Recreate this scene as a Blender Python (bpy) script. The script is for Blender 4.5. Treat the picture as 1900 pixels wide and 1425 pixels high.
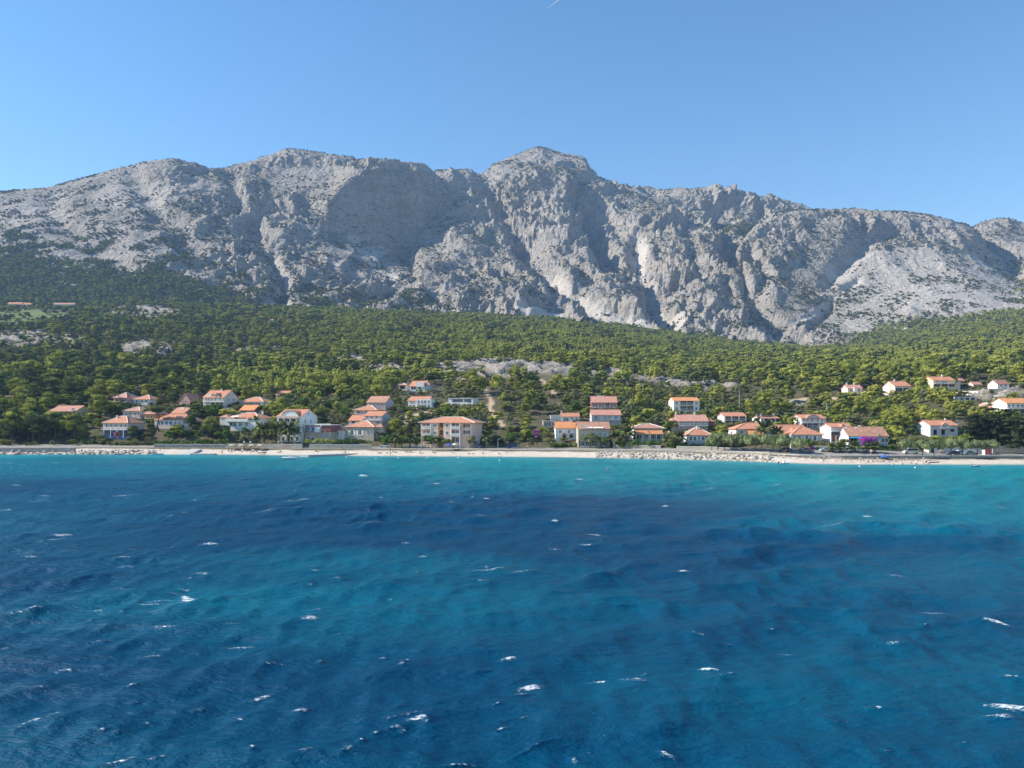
import bpy, bmesh, math, random, time
import numpy as np
from mathutils import Vector, Matrix

T0 = time.time()
for o in list(bpy.data.objects):
    bpy.data.objects.remove(o)
scene = bpy.context.scene
COL = scene.collection
random.seed(7)
RNG = np.random.default_rng(11)

# ------------------------------------------------------------------ camera
CAM_Z, FOC, PCX, HOR = 15.0, 1435.0, 950.0, 773.0     # eye height, focal length in px, centre, horizon row
cam_data = bpy.data.cameras.new('camera')
cam = bpy.data.objects.new('camera', cam_data)
COL.objects.link(cam)
cam.location = (0, 0, CAM_Z)
cam.rotation_euler = (math.radians(90), 0, 0)
cam_data.sensor_width = 36.0
cam_data.lens = FOC / 1900.0 * 36.0
cam_data.shift_y = (HOR - 712.5) / 1900.0
cam_data.clip_start = 0.5
cam_data.clip_end = 40000
scene.camera = cam

# ------------------------------------------------------------------ light
SUN_EL, SUN_BACK = math.radians(35), math.radians(4)  # sun on the left, a little beyond the shore
sdir = Vector((-math.cos(SUN_EL) * math.cos(SUN_BACK), math.cos(SUN_EL) * math.sin(SUN_BACK), math.sin(SUN_EL)))
world = bpy.data.worlds.new('World')
scene.world = world
world.use_nodes = True
wn = world.node_tree.nodes
wl = world.node_tree.links
for n in list(wn):
    wn.remove(n)
sky = wn.new('ShaderNodeTexSky')
sky.sky_type = 'NISHITA'
sky.sun_disc = False
sky.sun_elevation = SUN_EL
sky.sun_rotation = math.atan2(sdir.x, sdir.y)
sky.altitude = 10
sky.air_density = 1.0
sky.dust_density = 0.0
sky.ozone_density = 0.5
bg = wn.new('ShaderNodeBackground')
bg.inputs['Strength'].default_value = 0.112
wo = wn.new('ShaderNodeOutputWorld')
hs = wn.new('ShaderNodeHueSaturation')
hs.inputs['Saturation'].default_value = 1.30
wl.new(sky.outputs[0], hs.inputs['Color'])
wl.new(hs.outputs[0], bg.inputs[0])
wl.new(bg.outputs[0], wo.inputs[0])

sun_data = bpy.data.lights.new('sun', 'SUN')
sun_data.energy = 5.0
sun_data.angle = math.radians(0.5)
sun_data.color = (1.0, 0.92, 0.80)
sun = bpy.data.objects.new('sun', sun_data)
COL.objects.link(sun)
sun.location = (-100, 100, 300)
sun.rotation_euler = (-sdir).to_track_quat('-Z', 'Y').to_euler()

scene.view_settings.view_transform = 'Standard'
scene.view_settings.look = 'None'
scene.view_settings.gamma = 1.0
scene.view_settings.use_curve_mapping = False
scene.view_settings.exposure = 0.85
scene.render.engine = 'CYCLES'
scene.cycles.max_bounces = 6
scene.cycles.diffuse_bounces = 3
scene.cycles.glossy_bounces = 2
scene.cycles.use_denoising = True

# ------------------------------------------------------------------ helpers
_P = RNG.permutation(256).astype(np.int64)
_P = np.concatenate([_P, _P, _P])
_G = RNG.normal(size=(256, 3)).astype(np.float32)
_G /= np.linalg.norm(_G, axis=1)[:, None]

def perlin(x, y, z):
    x = np.asarray(x, np.float32); y = np.asarray(y, np.float32); z = np.asarray(z, np.float32)
    x, y, z = np.broadcast_arrays(x, y, z)
    xi, yi, zi = np.floor(x), np.floor(y), np.floor(z)
    fx, fy, fz = x - xi, y - yi, z - zi
    xi = xi.astype(np.int64) & 255; yi = yi.astype(np.int64) & 255; zi = zi.astype(np.int64) & 255
    u = fx * fx * fx * (fx * (fx * 6 - 15) + 10)
    v = fy * fy * fy * (fy * (fy * 6 - 15) + 10)
    w = fz * fz * fz * (fz * (fz * 6 - 15) + 10)
    def g(a, b, c):
        h = _P[_P[_P[xi + a] + yi + b] + zi + c]
        gr = _G[h]
        return gr[..., 0] * (fx - a) + gr[..., 1] * (fy - b) + gr[..., 2] * (fz - c)
    x00 = g(0, 0, 0) * (1 - u) + g(1, 0, 0) * u
    x10 = g(0, 1, 0) * (1 - u) + g(1, 1, 0) * u
    x01 = g(0, 0, 1) * (1 - u) + g(1, 0, 1) * u
    x11 = g(0, 1, 1) * (1 - u) + g(1, 1, 1) * u
    return ((x00 * (1 - v) + x10 * v) * (1 - w) + (x01 * (1 - v) + x11 * v) * w) * 1.5

def fbm(x, y, z, o=4, gain=0.5):
    s = 0; a = 1.0; f = 1.0
    for i in range(o):
        s = s + a * perlin(x * f + i * 17.3, y * f - i * 9.1, z * f + i * 3.7)
        a *= gain; f *= 2.03
    return s

def ridged(x, y, z, o=4, gain=0.5):
    s = 0; a = 1.0; f = 1.0; wgt = 1.0
    for i in range(o):
        n = 1 - np.abs(perlin(x * f + i * 31.7, y * f + i * 11.3, z * f - i * 5.9)) * 1.6
        n = np.clip(n, 0, 1) ** 2 * wgt
        wgt = np.clip(n * 1.6, 0, 1)
        s = s + a * n
        a *= gain; f *= 2.1
    return s

def pchip(x, y, xq):
    """monotone cubic interpolation of y (n, ...) given at x, sampled at xq"""
    x = np.asarray(x, float); y = np.asarray(y, float)
    h = np.diff(x); sh = (-1,) + (1,) * (y.ndim - 1)
    d = np.diff(y, axis=0) / h.reshape(sh)
    m = np.zeros_like(y)
    with np.errstate(divide='ignore', invalid='ignore'):
        hm = 2 * d[:-1] * d[1:] / (d[:-1] + d[1:])
    m[1:-1] = np.where(d[:-1] * d[1:] > 0, np.nan_to_num(hm), 0)
    m[0] = d[0]; m[-1] = d[-1]
    xq = np.clip(np.asarray(xq, float), x[0], x[-1])
    k = np.clip(np.searchsorted(x, xq) - 1, 0, len(x) - 2)
    t = ((xq - x[k]) / h[k]).reshape(sh); hh = h[k].reshape(sh)
    return ((2 * t**3 - 3 * t**2 + 1) * y[k] + (t**3 - 2 * t**2 + t) * hh * m[k]
            + (-2 * t**3 + 3 * t**2) * y[k + 1] + (t**3 - t**2) * hh * m[k + 1])

def sstep(a, b, x):
    t = np.clip((x - a) / (b - a), 0, 1)
    return t * t * (3 - 2 * t)

def at(px, py, Y):
    """the point of the place that the picture position (px, py) shows at depth Y"""
    return Vector(((px - PCX) / FOC * Y, Y, CAM_Z - (py - HOR) / FOC * Y))

def proj(P):
    return PCX + FOC * P[..., 0] / P[..., 1], HOR - FOC * (P[..., 2] - CAM_Z) / P[..., 1]

def seg_dist(px, py, pts):
    """distance of every (px, py) from a polyline, and the position 0..1 along it"""
    best = np.full(px.shape, 1e9); tt = np.zeros(px.shape)
    n = len(pts) - 1
    for i in range(n):
        (x0, y0), (x1, y1) = pts[i], pts[i + 1]
        dx, dy = x1 - x0, y1 - y0
        t = np.clip(((px - x0) * dx + (py - y0) * dy) / (dx * dx + dy * dy + 1e-9), 0, 1)
        d = np.hypot(px - x0 - t * dx, py - y0 - t * dy)
        m = d < best
        best = np.where(m, d, best); tt = np.where(m, (i + t) / n, tt)
    return best, tt

def grid_mesh(name, P, mat, attrs=None, smooth=True):
    """one mesh from a (rows, cols, 3) array of points"""
    nr, nc = P.shape[:2]
    me = bpy.data.meshes.new(name)
    me.vertices.add(nr * nc)
    me.vertices.foreach_set('co', P.reshape(-1).astype(np.float32))
    i = np.arange(nr - 1)[:, None] * nc + np.arange(nc - 1)[None, :]
    q = np.stack([i, i + 1, i + nc + 1, i + nc], -1).reshape(-1)
    nf = (nr - 1) * (nc - 1)
    me.loops.add(nf * 4); me.polygons.add(nf)
    me.loops.foreach_set('vertex_index', q.astype(np.int32))
    me.polygons.foreach_set('loop_start', np.arange(nf, dtype=np.int32) * 4)
    me.polygons.foreach_set('loop_total', np.full(nf, 4, np.int32))
    me.polygons.foreach_set('use_smooth', np.full(nf, smooth))
    me.update(calc_edges=True)
    for k, v in (attrs or {}).items():
        a = me.attributes.new(k, 'FLOAT', 'POINT')
        a.data.foreach_set('value', v.reshape(-1).astype(np.float32))
    me.materials.append(mat)
    o = bpy.data.objects.new(name, me)
    COL.objects.link(o)
    return o

def tag(o, label=None, cat=None, group=None, kind=None):
    if label: o['label'] = label
    if cat: o['category'] = cat
    if group: o['group'] = group
    if kind: o['kind'] = kind
    return o

# ------------------------------------------------------------------ materials
MATS = {}
class NT:
    """a small writer for node trees"""
    def __init__(s, name, rough=0.8, spec=0.3):
        s.m = bpy.data.materials.new(name); s.m.use_nodes = True
        s.n = s.m.node_tree.nodes; s.l = s.m.node_tree.links
        for x in list(s.n): s.n.remove(x)
        s.out = s.n.new('ShaderNodeOutputMaterial')
        s.b = s.n.new('ShaderNodeBsdfPrincipled')
        s.l.new(s.b.outputs[0], s.out.inputs[0])
        s.b.inputs['Roughness'].default_value = rough
        s.b.inputs['Specular IOR Level'].default_value = spec
        s.tc = None
    def set(s, sock, v):
        i = s.b.inputs[sock] if isinstance(sock, str) else sock
        if hasattr(v, 'links') or isinstance(v, bpy.types.NodeSocket): s.l.new(v, i)
        else: i.default_value = v
    def coord(s, which='Object'):
        if not s.tc: s.tc = s.n.new('ShaderNodeTexCoord')
        return s.tc.outputs[which]
    def mapping(s, vec, scale=(1, 1, 1), rot=(0, 0, 0)):
        m = s.n.new('ShaderNodeMapping'); s.l.new(vec, m.inputs[0])
        m.inputs['Scale'].default_value = scale; m.inputs['Rotation'].default_value = rot
        return m.outputs[0]
    def noise(s, vec, scale, detail=4, rough=0.55, dist=0, out='Fac'):
        t = s.n.new('ShaderNodeTexNoise'); s.l.new(vec, t.inputs['Vector'])
        t.inputs['Scale'].default_value = scale; t.inputs['Detail'].default_value = detail
        t.inputs['Roughness'].default_value = rough; t.inputs['Distortion'].default_value = dist
        return t.outputs[out]
    def voronoi(s, vec, scale, feature='F1', out='Distance', rand=1):
        t = s.n.new('ShaderNodeTexVoronoi'); s.l.new(vec, t.inputs['Vector']); t.feature = feature
        t.inputs['Scale'].default_value = scale; t.inputs['Randomness'].default_value = rand
        return t.outputs[out]
    def attr(s, name, out='Fac'):
        a = s.n.new('ShaderNodeAttribute'); a.attribute_name = name
        return a.outputs[out]
    def ramp(s, fac, stops, interp='LINEAR'):
        r = s.n.new('ShaderNodeValToRGB'); s.l.new(fac, r.inputs[0])
        e = r.color_ramp.elements; r.color_ramp.interpolation = interp
        while len(e) < len(stops): e.new(0.5)
        for k, (p, c) in zip(e, stops):
            k.position = p
            k.color = (c, c, c, 1) if isinstance(c, (int, float)) else (*c, 1)
        return r.outputs[0]
    def mix(s, fac, a, b, mode='MIX'):
        m = s.n.new('ShaderNodeMix'); m.data_type = 'RGBA'; m.blend_type = mode
        for sock, v in ((m.inputs[0], fac), (m.inputs[6], a), (m.inputs[7], b)):
            if isinstance(v, bpy.types.NodeSocket): s.l.new(v, sock)
            elif isinstance(v, (int, float)): sock.default_value = v if sock is m.inputs[0] else (v, v, v, 1)
            else: sock.default_value = (*v, 1)
        return m.outputs[2]
    def math(s, op, a, b=0.0, c=0.0, clamp=False):
        m = s.n.new('ShaderNodeMath'); m.operation = op; m.use_clamp = clamp
        for sock, v in zip(m.inputs, (a, b, c)):
            if isinstance(v, bpy.types.NodeSocket): s.l.new(v, sock)
            else: sock.default_value = v
        return m.outputs[0]
    def bump(s, h, strength=0.5, dist=1.0):
        b = s.n.new('ShaderNodeBump'); s.l.new(h, b.inputs['Height'])
        b.inputs['Strength'].default_value = strength; b.inputs['Distance'].default_value = dist
        s.l.new(b.outputs[0], s.b.inputs['Normal'])
        return b

def flat(name, rgb, rough=0.7, var=0.15, scale=1.5, spec=0.3, metal=0.0):
    """plain material with a little uneven wear"""
    if name in MATS: return MATS[name]
    t = NT(name, rough, spec)
    nz = t.noise(t.coord(), scale, 5, 0.65)
    lo = tuple(c * (1 - var) for c in rgb); hi = tuple(min(1, c * (1 + var * 0.6)) for c in rgb)
    t.set('Base Color', t.ramp(nz, [(0.3, lo), (0.7, hi)]))
    t.set('Metallic', metal)
    MATS[name] = t.m
    return t.m
# ------------------------------------------------------------------ mountain and ground materials
def mat_mountain():
    t = NT('limestone_mountain', 0.9, 0.2)
    c = t.coord()
    big = t.noise(c, 0.006, 5, 0.6)
    fine = t.noise(c, 0.11, 7, 0.72)
    rock = t.ramp(fine, [(0.28, (0.185, 0.168, 0.15)), (0.48, (0.345, 0.317, 0.285)), (0.70, (0.495, 0.458, 0.415))])
    rock = t.mix(t.ramp(big, [(0.4, 0.0), (0.65, 0.35)]), rock, (0.36, 0.34, 0.32))
    streak = t.noise(t.mapping(c, (0.10, 0.10, 0.012)), 1.0, 4, 0.6)
    rock = t.mix(t.ramp(streak, [(0.52, 0.0), (0.72, 0.4)]), rock, (0.25, 0.225, 0.20))
    band = t.noise(t.mapping(c, (0.010, 0.010, 0.16), (0.0, 0.35, 0.0)), 1.0, 6, 0.7)
    rock = t.mix(t.ramp(band, [(0.40, 0.45), (0.50, 0.0)]), rock, (0.22, 0.195, 0.17))
    crk = t.voronoi(t.mapping(c, (1.0, 0.8, 0.45), (0, 0.2, 0)), 0.045, 'DISTANCE_TO_EDGE')
    crk2 = t.voronoi(t.mapping(c, (1.0, 0.8, 0.5), (0, -0.25, 0)), 0.13, 'DISTANCE_TO_EDGE')
    rock = t.mix(t.ramp(crk, [(0.0, 0.4), (0.05, 0.0)]), rock, (0.15, 0.132, 0.115))
    ochre = t.noise(c, 0.021, 4, 0.6)
    rock = t.mix(t.ramp(ochre, [(0.56, 0.0), (0.72, 0.45)]), rock, (0.44, 0.33, 0.22))
    scree = t.mix(t.noise(c, 0.5, 3), (0.47, 0.43, 0.385), (0.58, 0.535, 0.48))
    col = t.mix(t.attr('scree'), rock, scree)
    # thin dry grass and low scrub between the rocks
    vn = t.noise(c, 0.055, 8, 0.75)
    vfac = t.math('MULTIPLY', t.ramp(vn, [(0.43, 0.0), (0.54, 1.0)]), t.attr('veg'))
    vcol = t.mix(t.noise(c, 0.3, 3), (0.075, 0.085, 0.042), (0.19, 0.175, 0.105))
    col = t.mix(t.math('MULTIPLY', vfac, 0.85), col, vcol)
    t.set('Base Color', col)
    h = t.math('ADD', t.noise(c, 0.10, 9, 0.70), t.math('MULTIPLY', t.noise(c, 0.03, 5, 0.6), 1.2))
    h = t.math('ADD', h, t.math('MULTIPLY', t.ramp(crk, [(0.0, 0.0), (0.16, 1.0)]), t.math('MULTIPLY', t.math('SUBTRACT', 1.0, t.attr('scree')), 0.32)))
    h = t.math('ADD', h, t.math('MULTIPLY', t.ramp(crk2, [(0.0, 0.0), (0.2, 1.0)]), t.math('MULTIPLY', t.math('SUBTRACT', 1.0, t.attr('scree')), 0.16)))
    h = t.math('ADD', h, t.math('MULTIPLY', band, 0.5))
    t.bump(h, 1.0, 8.5)
    return t.m

def mat_ground():
    t = NT('scrub_ground', 0.95, 0.15)
    c = t.coord()
    n1 = t.noise(c, 0.09, 6, 0.65); n2 = t.noise(c, 0.9, 5, 0.7)
    soil = t.mix(t.ramp(n1, [(0.4, 0.0), (0.6, 1.0)]), (0.105, 0.088, 0.05), (0.06, 0.068, 0.03))
    soil = t.mix(t.ramp(n2, [(0.45, 0.0), (0.7, 0.6)]), soil, (0.20, 0.17, 0.11))
    rock = t.ramp(t.noise(c, 0.45, 7, 0.75), [(0.32, (0.13, 0.115, 0.095)), (0.5, (0.32, 0.285, 0.245)), (0.7, (0.48, 0.44, 0.385))])
    col = t.mix(t.attr('rock'), soil, rock)
    dirt = t.mix(n2, (0.44, 0.32, 0.20), (0.56, 0.44, 0.30))
    col = t.mix(t.attr('dirt'), col, dirt)
    field = t.mix(n1, (0.10, 0.15, 0.035), (0.17, 0.19, 0.06))
    col = t.mix(t.attr('field'), col, field)
    peb = t.ramp(t.voronoi(c, 3.0, out='Color'), [(0.2, (0.52, 0.45, 0.37)), (0.8, (0.72, 0.645, 0.55))])
    peb = t.mix(t.ramp(t.noise(c, 0.35, 5, 0.7), [(0.4, 0.0), (0.7, 0.5)]), peb, (0.52, 0.45, 0.37))
    col = t.mix(t.attr('beach'), col, peb)
    pave = t.mix(n2, (0.27, 0.25, 0.22), (0.36, 0.33, 0.29))
    col = t.mix(t.attr('paved'), col, pave)
    col = t.mix(t.attr('wet'), col, (0.26, 0.22, 0.17))
    t.set('Base Color', col)
    t.bump(t.math('ADD', t.noise(c, 1.2, 6, 0.7), t.math('MULTIPLY', t.noise(c, 0.25, 5, 0.7), t.math('MULTIPLY', t.attr('rock'), 3.0))), 0.8, 0.6)
    return t.m

M_MTN, M_GND = mat_mountain(), mat_ground()

def control_surface(cols, nx, nt, rows_w=None):
    """cols: {px: [(Y, py), ...]} -> points (nt, nx, 3): a smooth skin through the control points"""
    xs = sorted(cols)
    A = np.array([cols[x] for x in xs], float)               # (ncol, K, 2)
    K = A.shape[1]
    xq = np.linspace(xs[0], xs[-1], nx)
    B = pchip(xs, A, xq)                                      # (nx, K, 2)
    rw = np.array(rows_w if rows_w is not None else [1] * (K - 1), float)
    knots = np.arange(K)
    cum = np.concatenate([[0], np.cumsum(rw)]); cum /= cum[-1]
    tq = np.interp(np.linspace(0, 1, nt), cum, knots)
    Cc = pchip(knots, np.swapaxes(B, 0, 1), tq)               # (nt, nx, 2)
    Y = Cc[..., 0]; py = Cc[..., 1]
    X = (xq[None, :] - PCX) / FOC * Y
    Z = CAM_Z - (py - HOR) / FOC * Y
    return np.stack([X, Y, Z], -1), tq

def normals(P):
    dx = np.gradient(P, axis=1); dt = np.gradient(P, axis=0)
    n = np.cross(dx, dt)
    n /= np.linalg.norm(n, axis=-1, keepdims=True) + 1e-9
    s = np.where(n[..., 2:3] < 0, -1.0, 1.0)
    s = np.where((np.abs(n[..., 2:3]) < 0.05) & (n[..., 1:2] > 0), -1.0, s)
    return n * s

SURF = {}
def mountain(name, cols, nx, nt, rows_w, gullies, ribs, amp, crest_row, scree_zones=(), veg=0.5, cliff_rows=None, smooth_zones=(), calm=None):
    P, tq = control_surface(cols, nx, nt, rows_w)
    px, py = proj(P)
    N = normals(P)
    for k in range(3):                                        # soften the direction of displacement
        N = (N + np.roll(N, 3, 1) + np.roll(N, -3, 1) + np.roll(N, 3, 0) + np.roll(N, -3, 0)) / 5
    N /= np.linalg.norm(N, axis=-1, keepdims=True) + 1e-9
    X, Y, Z = P[..., 0], P[..., 1], P[..., 2]
    wx = fbm(X / 210, Y / 210, Z / 210, 3) * 38
    wy = fbm(X / 190 + 50, Y / 190, Z / 190, 3) * 38
    U, V = X + wx, (Y * 0.55 + Z) + wy
    scree = np.zeros_like(X)
    big = np.zeros_like(X)
    for pts, w, depth, sc in gullies:
        d, tt = seg_dist(px + wx * 0.12, py + wy * 0.10, pts)
        e = np.exp(-(d / w) ** 2)
        big -= depth * e
        if sc: scree = np.maximum(scree, sc * sstep(1.35, 0.6, d / w + 0.45 * fbm(X / 25, Y / 25, Z / 25, 3)))
    wn1 = ridged(X / 70, Y / 110, Z / 110, 3) - 0.7
    for cx, cy, rx, ry, h in ribs:
        q = ((px + wx * 0.3 - cx) / rx) ** 2 + ((py + wy * 0.3 - cy) / ry) ** 2
        big += 0.62 * h * np.clip(1 - q + 0.35 * wn1, 0, 1) ** 0.8
    for zx, zy, rx, ry, s in scree_zones:
        q = ((px - zx) / rx) ** 2 + ((py - zy) / ry) ** 2
        scree = np.maximum(scree, s * sstep(1.15, 0.7, q + 0.5 * fbm(X / 40, Y / 40, Z / 40, 4)))
    r1 = ridged(U / 150, V / 330, 0 * X + 3.1, 3, 0.5)        # ribs that run down the slope
    r2 = ridged(U / 62 + 9, V / 120, 0 * X + 7.7, 4, 0.55)
    r3 = ridged(X / 27, Y / 27, Z / 27, 4, 0.6)
    strata = fbm((Z + 0.35 * X) / 16, X / 240, Y / 240, 3)
    rough = np.clip(0.55 + 1.1 * fbm(X / 260 + 7, Y / 260, Z / 260, 3), 0.12, 1.5)
    if calm is not None:
        rough = rough * calm(px, py)
    fine = fbm(X / 9, Y / 9, Z / 9, 4, 0.65)
    knob = np.abs(perlin(U / 34, V / 52, Z / 60)) + 0.6 * np.abs(perlin(X / 16, Y / 19, Z / 19)) + 0.35 * np.abs(perlin(X / 8 + 3, Y / 8, Z / 8))
    K = 1 - 0.85 * scree
    near_crest = 1 - 0.85 * np.exp(-((tq[:, None] - crest_row) / 0.45) ** 2)
    zb_ = (Z * 0.93 + 0.42 * X * np.where(px > 1130, -0.25, 1.0) + 9 * wn1) / (19 + 0 * X)
    ledge = (1 - np.mod(zb_, 1.0)) ** 0.7 * sstep(-.15, .35, fbm(X / 190 + 3, Y / 190, Z / 130, 3))
    D = (big - amp * 0.42 * (ledge - ledge.mean()) * K * np.maximum(near_crest, .25) * np.minimum(rough, 1) + amp * 1.15 * (r1 - r1.mean()) * near_crest * K * np.minimum(rough + .3, 1.2)
         + amp * 0.8 * (r2 - r2.mean()) * rough * K * np.maximum(near_crest, 0.3)
         + amp * 0.34 * (r3 - r3.mean()) * rough * K * np.maximum(near_crest, .2) + amp * 0.75 * (knob - knob.mean()) * rough * K * np.maximum(near_crest, .25)
         + amp * 0.10 * strata * rough * K + amp * 0.10 * fine * (0.35 + rough) * K)
    P2 = P + N * D[..., None] * np.array([1.0, 1.0, 0.9])
    N2 = normals(P2)
    steep = N2[..., 2]
    vg = np.clip(veg + 0.9 * fbm(X / 170, Y / 170 + 4, Z / 170, 4), 0, 1) * sstep(0.28, 0.62, steep) * (1 - 0.8 * scree)
    o = grid_mesh(name, P2, M_MTN, {'scree': scree, 'veg': vg})
    o['kind'] = 'structure'
    SURF[name] = dict(P=P2, N=N2, veg=vg, scree=scree, rough=rough)
    return o

Q = lambda *a: list(a)
# the broad ridge on the left, with its shaded cliff: rows foot, low, mid, cliff foot, cliff top, upper, crest, behind
LEFT = {
    -420: Q((1400, 600), (1600, 545), (1800, 500), (1950, 470), (2050, 450), (2150, 432), (2260, 412), (2700, 470)),
    -150: Q((1400, 595), (1600, 530), (1820, 475), (2000, 440), (2090, 420), (2180, 400), (2300, 376), (2750, 440)),
    0: Q((1400, 590), (1600, 520), (1850, 455), (2050, 412), (2130, 395), (2220, 377), (2350, 355), (2800, 430)),
    90: Q((1400, 590), (1610, 518), (1860, 448), (2060, 400), (2150, 380), (2240, 364), (2370, 346), (2800, 420)),
    170: Q((1400, 590), (1615, 516), (1870, 443), (2070, 390), (2170, 365), (2260, 346), (2390, 326), (2800, 400)),
    250: Q((1400, 592), (1620, 515), (1880, 438), (2080, 381), (2190, 350), (2290, 326), (2400, 303), (2800, 380)),
    320: Q((1400, 592), (1625, 516), (1890, 438), (2090, 377), (2200, 342), (2300, 315), (2400, 294), (2800, 370)),
    360: Q((1400, 593), (1630, 517), (1895, 440), (2095, 380), (2205, 345), (2300, 322), (2420, 303), (2800, 375)),
    395: Q((1400, 594), (1635, 520), (1900, 443), (2100, 384), (2210, 352), (2310, 331), (2450, 313), (2800, 380)),
    470: Q((1405, 596), (1640, 525), (1905, 448), (2105, 388), (2215, 350), (2330, 322), (2480, 297), (2850, 365)),
    545: Q((1410, 598), (1645, 530), (1905, 455), (2105, 395), (2200, 358), (2340, 318), (2500, 277), (2850, 350)),
    575: Q((1415, 600), (1645, 535), (1900, 462), (2040, 412), (2150, 376), (2340, 322), (2490, 280), (2850, 350)),
    605: Q((1420, 602), (1645, 540), (1890, 470), (2080, 414), (2110, 374), (2320, 325), (2480, 285), (2850, 350)),
    645: Q((1425, 604), (1645, 548), (1890, 485), (2130, 432), (2165, 338), (2310, 312), (2440, 291), (2850, 350)),
    695: Q((1430, 606), (1650, 556), (1890, 502), (2180, 456), (2240, 308), (2310, 302), (2400, 297), (2850, 360)),
    745: Q((1435, 608), (1650, 562), (1880, 514), (2240, 468), (2310, 312), (2350, 304), (2400, 299), (2850, 370)),
    782: Q((1440, 610), (1650, 566), (1880, 520), (2290, 468), (2365, 318), (2395, 307), (2430, 302), (2850, 380)),
    808: Q((1445, 612), (1650, 570), (1880, 522), (2320, 462), (2410, 345), (2430, 333), (2460, 322), (2850, 400)),
    850: Q((1450, 614), (1650, 574), (1880, 524), (2190, 462), (2350, 400), (2400, 388), (2450, 380), (2850, 440)),
    920: Q((1450, 618), (1650, 580), (1880, 532), (2190, 480), (2350, 440), (2410, 430), (2480, 425), (2850, 470)),
}
BACK = {   # the summit and the cliffs east of it: foot, low, mid, shelf, cliff foot, cliff top, upper, crest, behind
    735: Q((1450, 640), (1650, 615), (1900, 580), (2150, 545), (2380, 510), (2500, 470), (2560, 455), (2620, 450), (3000, 470)),
    790: Q((1450, 612), (1650, 570), (1900, 500), (2150, 455), (2380, 410), (2500, 345), (2560, 335), (2620, 330), (3000, 400)),
    815: Q((1450, 612), (1650, 570), (1900, 498), (2150, 450), (2380, 400), (2500, 325), (2560, 318), (2620, 315), (3000, 390)),
    880: Q((1450, 612), (1650, 568), (1900, 494), (2150, 436), (2380, 398), (2500, 326), (2570, 322), (2660, 316), (3050, 390)),
    915: Q((1450, 614), (1650, 568), (1900, 500), (2150, 440), (2370, 400), (2480, 326), (2600, 316), (2740, 304), (3100, 380)),
    960: Q((1450, 616), (1650, 570), (1890, 508), (2130, 445), (2330, 395), (2440, 322), (2600, 308), (2800, 286), (3150, 370)),
    1000: Q((1450, 617), (1650, 572), (1880, 512), (2110, 445), (2310, 392), (2440, 320), (2600, 306), (2820, 273), (3150, 360)),
    1040: Q((1450, 618), (1650, 574), (1870, 515), (2090, 440), (2300, 390), (2440, 322), (2600, 308), (2820, 283), (3150, 370)),
    1082: Q((1450, 620), (1650, 576), (1870, 520), (2090, 445), (2310, 395), (2450, 334), (2600, 315), (2800, 290), (3150, 380)),
    1106: Q((1450, 622), (1640, 580), (1860, 525), (2090, 455), (2320, 402), (2470, 345), (2600, 337), (2760, 326), (3150, 400)),
    1170: Q((1440, 626), (1630, 588), (1840, 530), (2070, 460), (2300, 402), (2480, 362), (2580, 353), (2700, 345), (3100, 410)),
    1230: Q((1430, 632), (1610, 596), (1810, 540), (2040, 465), (2280, 408), (2480, 372), (2560, 357), (2670, 349), (3100, 415)),
    1290: Q((1420, 638), (1590, 604), (1790, 545), (2020, 462), (2280, 412), (2490, 390), (2540, 356), (2650, 350), (3100, 415)),
    1350: Q((1410, 644), (1570, 612), (1770, 555), (2000, 470), (2280, 422), (2480, 396), (2530, 357), (2640, 349), (3100, 415)),
    1400: Q((1400, 648), (1560, 618), (1750, 570), (1990, 490), (2280, 440), (2470, 404), (2520, 368), (2620, 361), (3100, 420)),
    1450: Q((1400, 650), (1550, 622), (1750, 585), (1990, 520), (2280, 460), (2450, 412), (2500, 378), (2600, 369), (3100, 430)),
    1500: Q((1400, 650), (1550, 625), (1750, 595), (1990, 540), (2280, 480), (2450, 425), (2500, 396), (2590, 385), (3100, 440)),
    1600: Q((1400, 650), (1550, 625), (1750, 600), (1990, 560), (2280, 500), (2450, 460), (2500, 440), (2590, 425), (3100, 470)),
}
RIGHT = {  # the rounded massif on the right: foot, low, mid, high, upper, crest, behind
    1335: Q((1390, 655), (1460, 648), (1550, 636), (1650, 615), (1760, 595), (1850, 580), (2300, 600)),
    1362: Q((1390, 655), (1460, 640), (1560, 610), (1680, 560), (1790, 510), (1880, 475), (2300, 540)),
    1385: Q((1385, 655), (1460, 636), (1570, 600), (1700, 540), (1820, 480), (1920, 435), (2350, 500)),
    1425: Q((1380, 655), (1470, 634), (1590, 594), (1730, 528), (1860, 460), (1970, 406), (2400, 470)),
    1470: Q((1370, 655), (1480, 632), (1610, 588), (1760, 518), (1890, 448), (2010, 391), (2450, 450)),
    1560: Q((1350, 652), (1490, 622), (1630, 575), (1790, 508), (1920, 442), (2050, 388), (2500, 440)),
    1650: Q((1330, 642), (1490, 608), (1640, 560), (1800, 500), (1930, 440), (2060, 392), (2500, 440)),
    1720: Q((1310, 632), (1490, 596), (1650, 548), (1810, 495), (1940, 442), (2060, 399), (2500, 450)),
    1770: Q((1300, 625), (1490, 590), (1650, 545), (1810, 496), (1940, 452), (2050, 412), (2500, 460)),
    1810: Q((1300, 618), (1490, 586), (1650, 545), (1810, 506), (1930, 475), (2030, 440), (2500, 480)),
    1860: Q((1300, 612), (1490, 584), (1650, 552), (1800, 525), (1910, 505), (2010, 485), (2500, 510)),
    1930: Q((1300, 605), (1490, 584), (1650, 560), (1800, 540), (1910, 530), (2010, 520), (2500, 540)),
}
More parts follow.
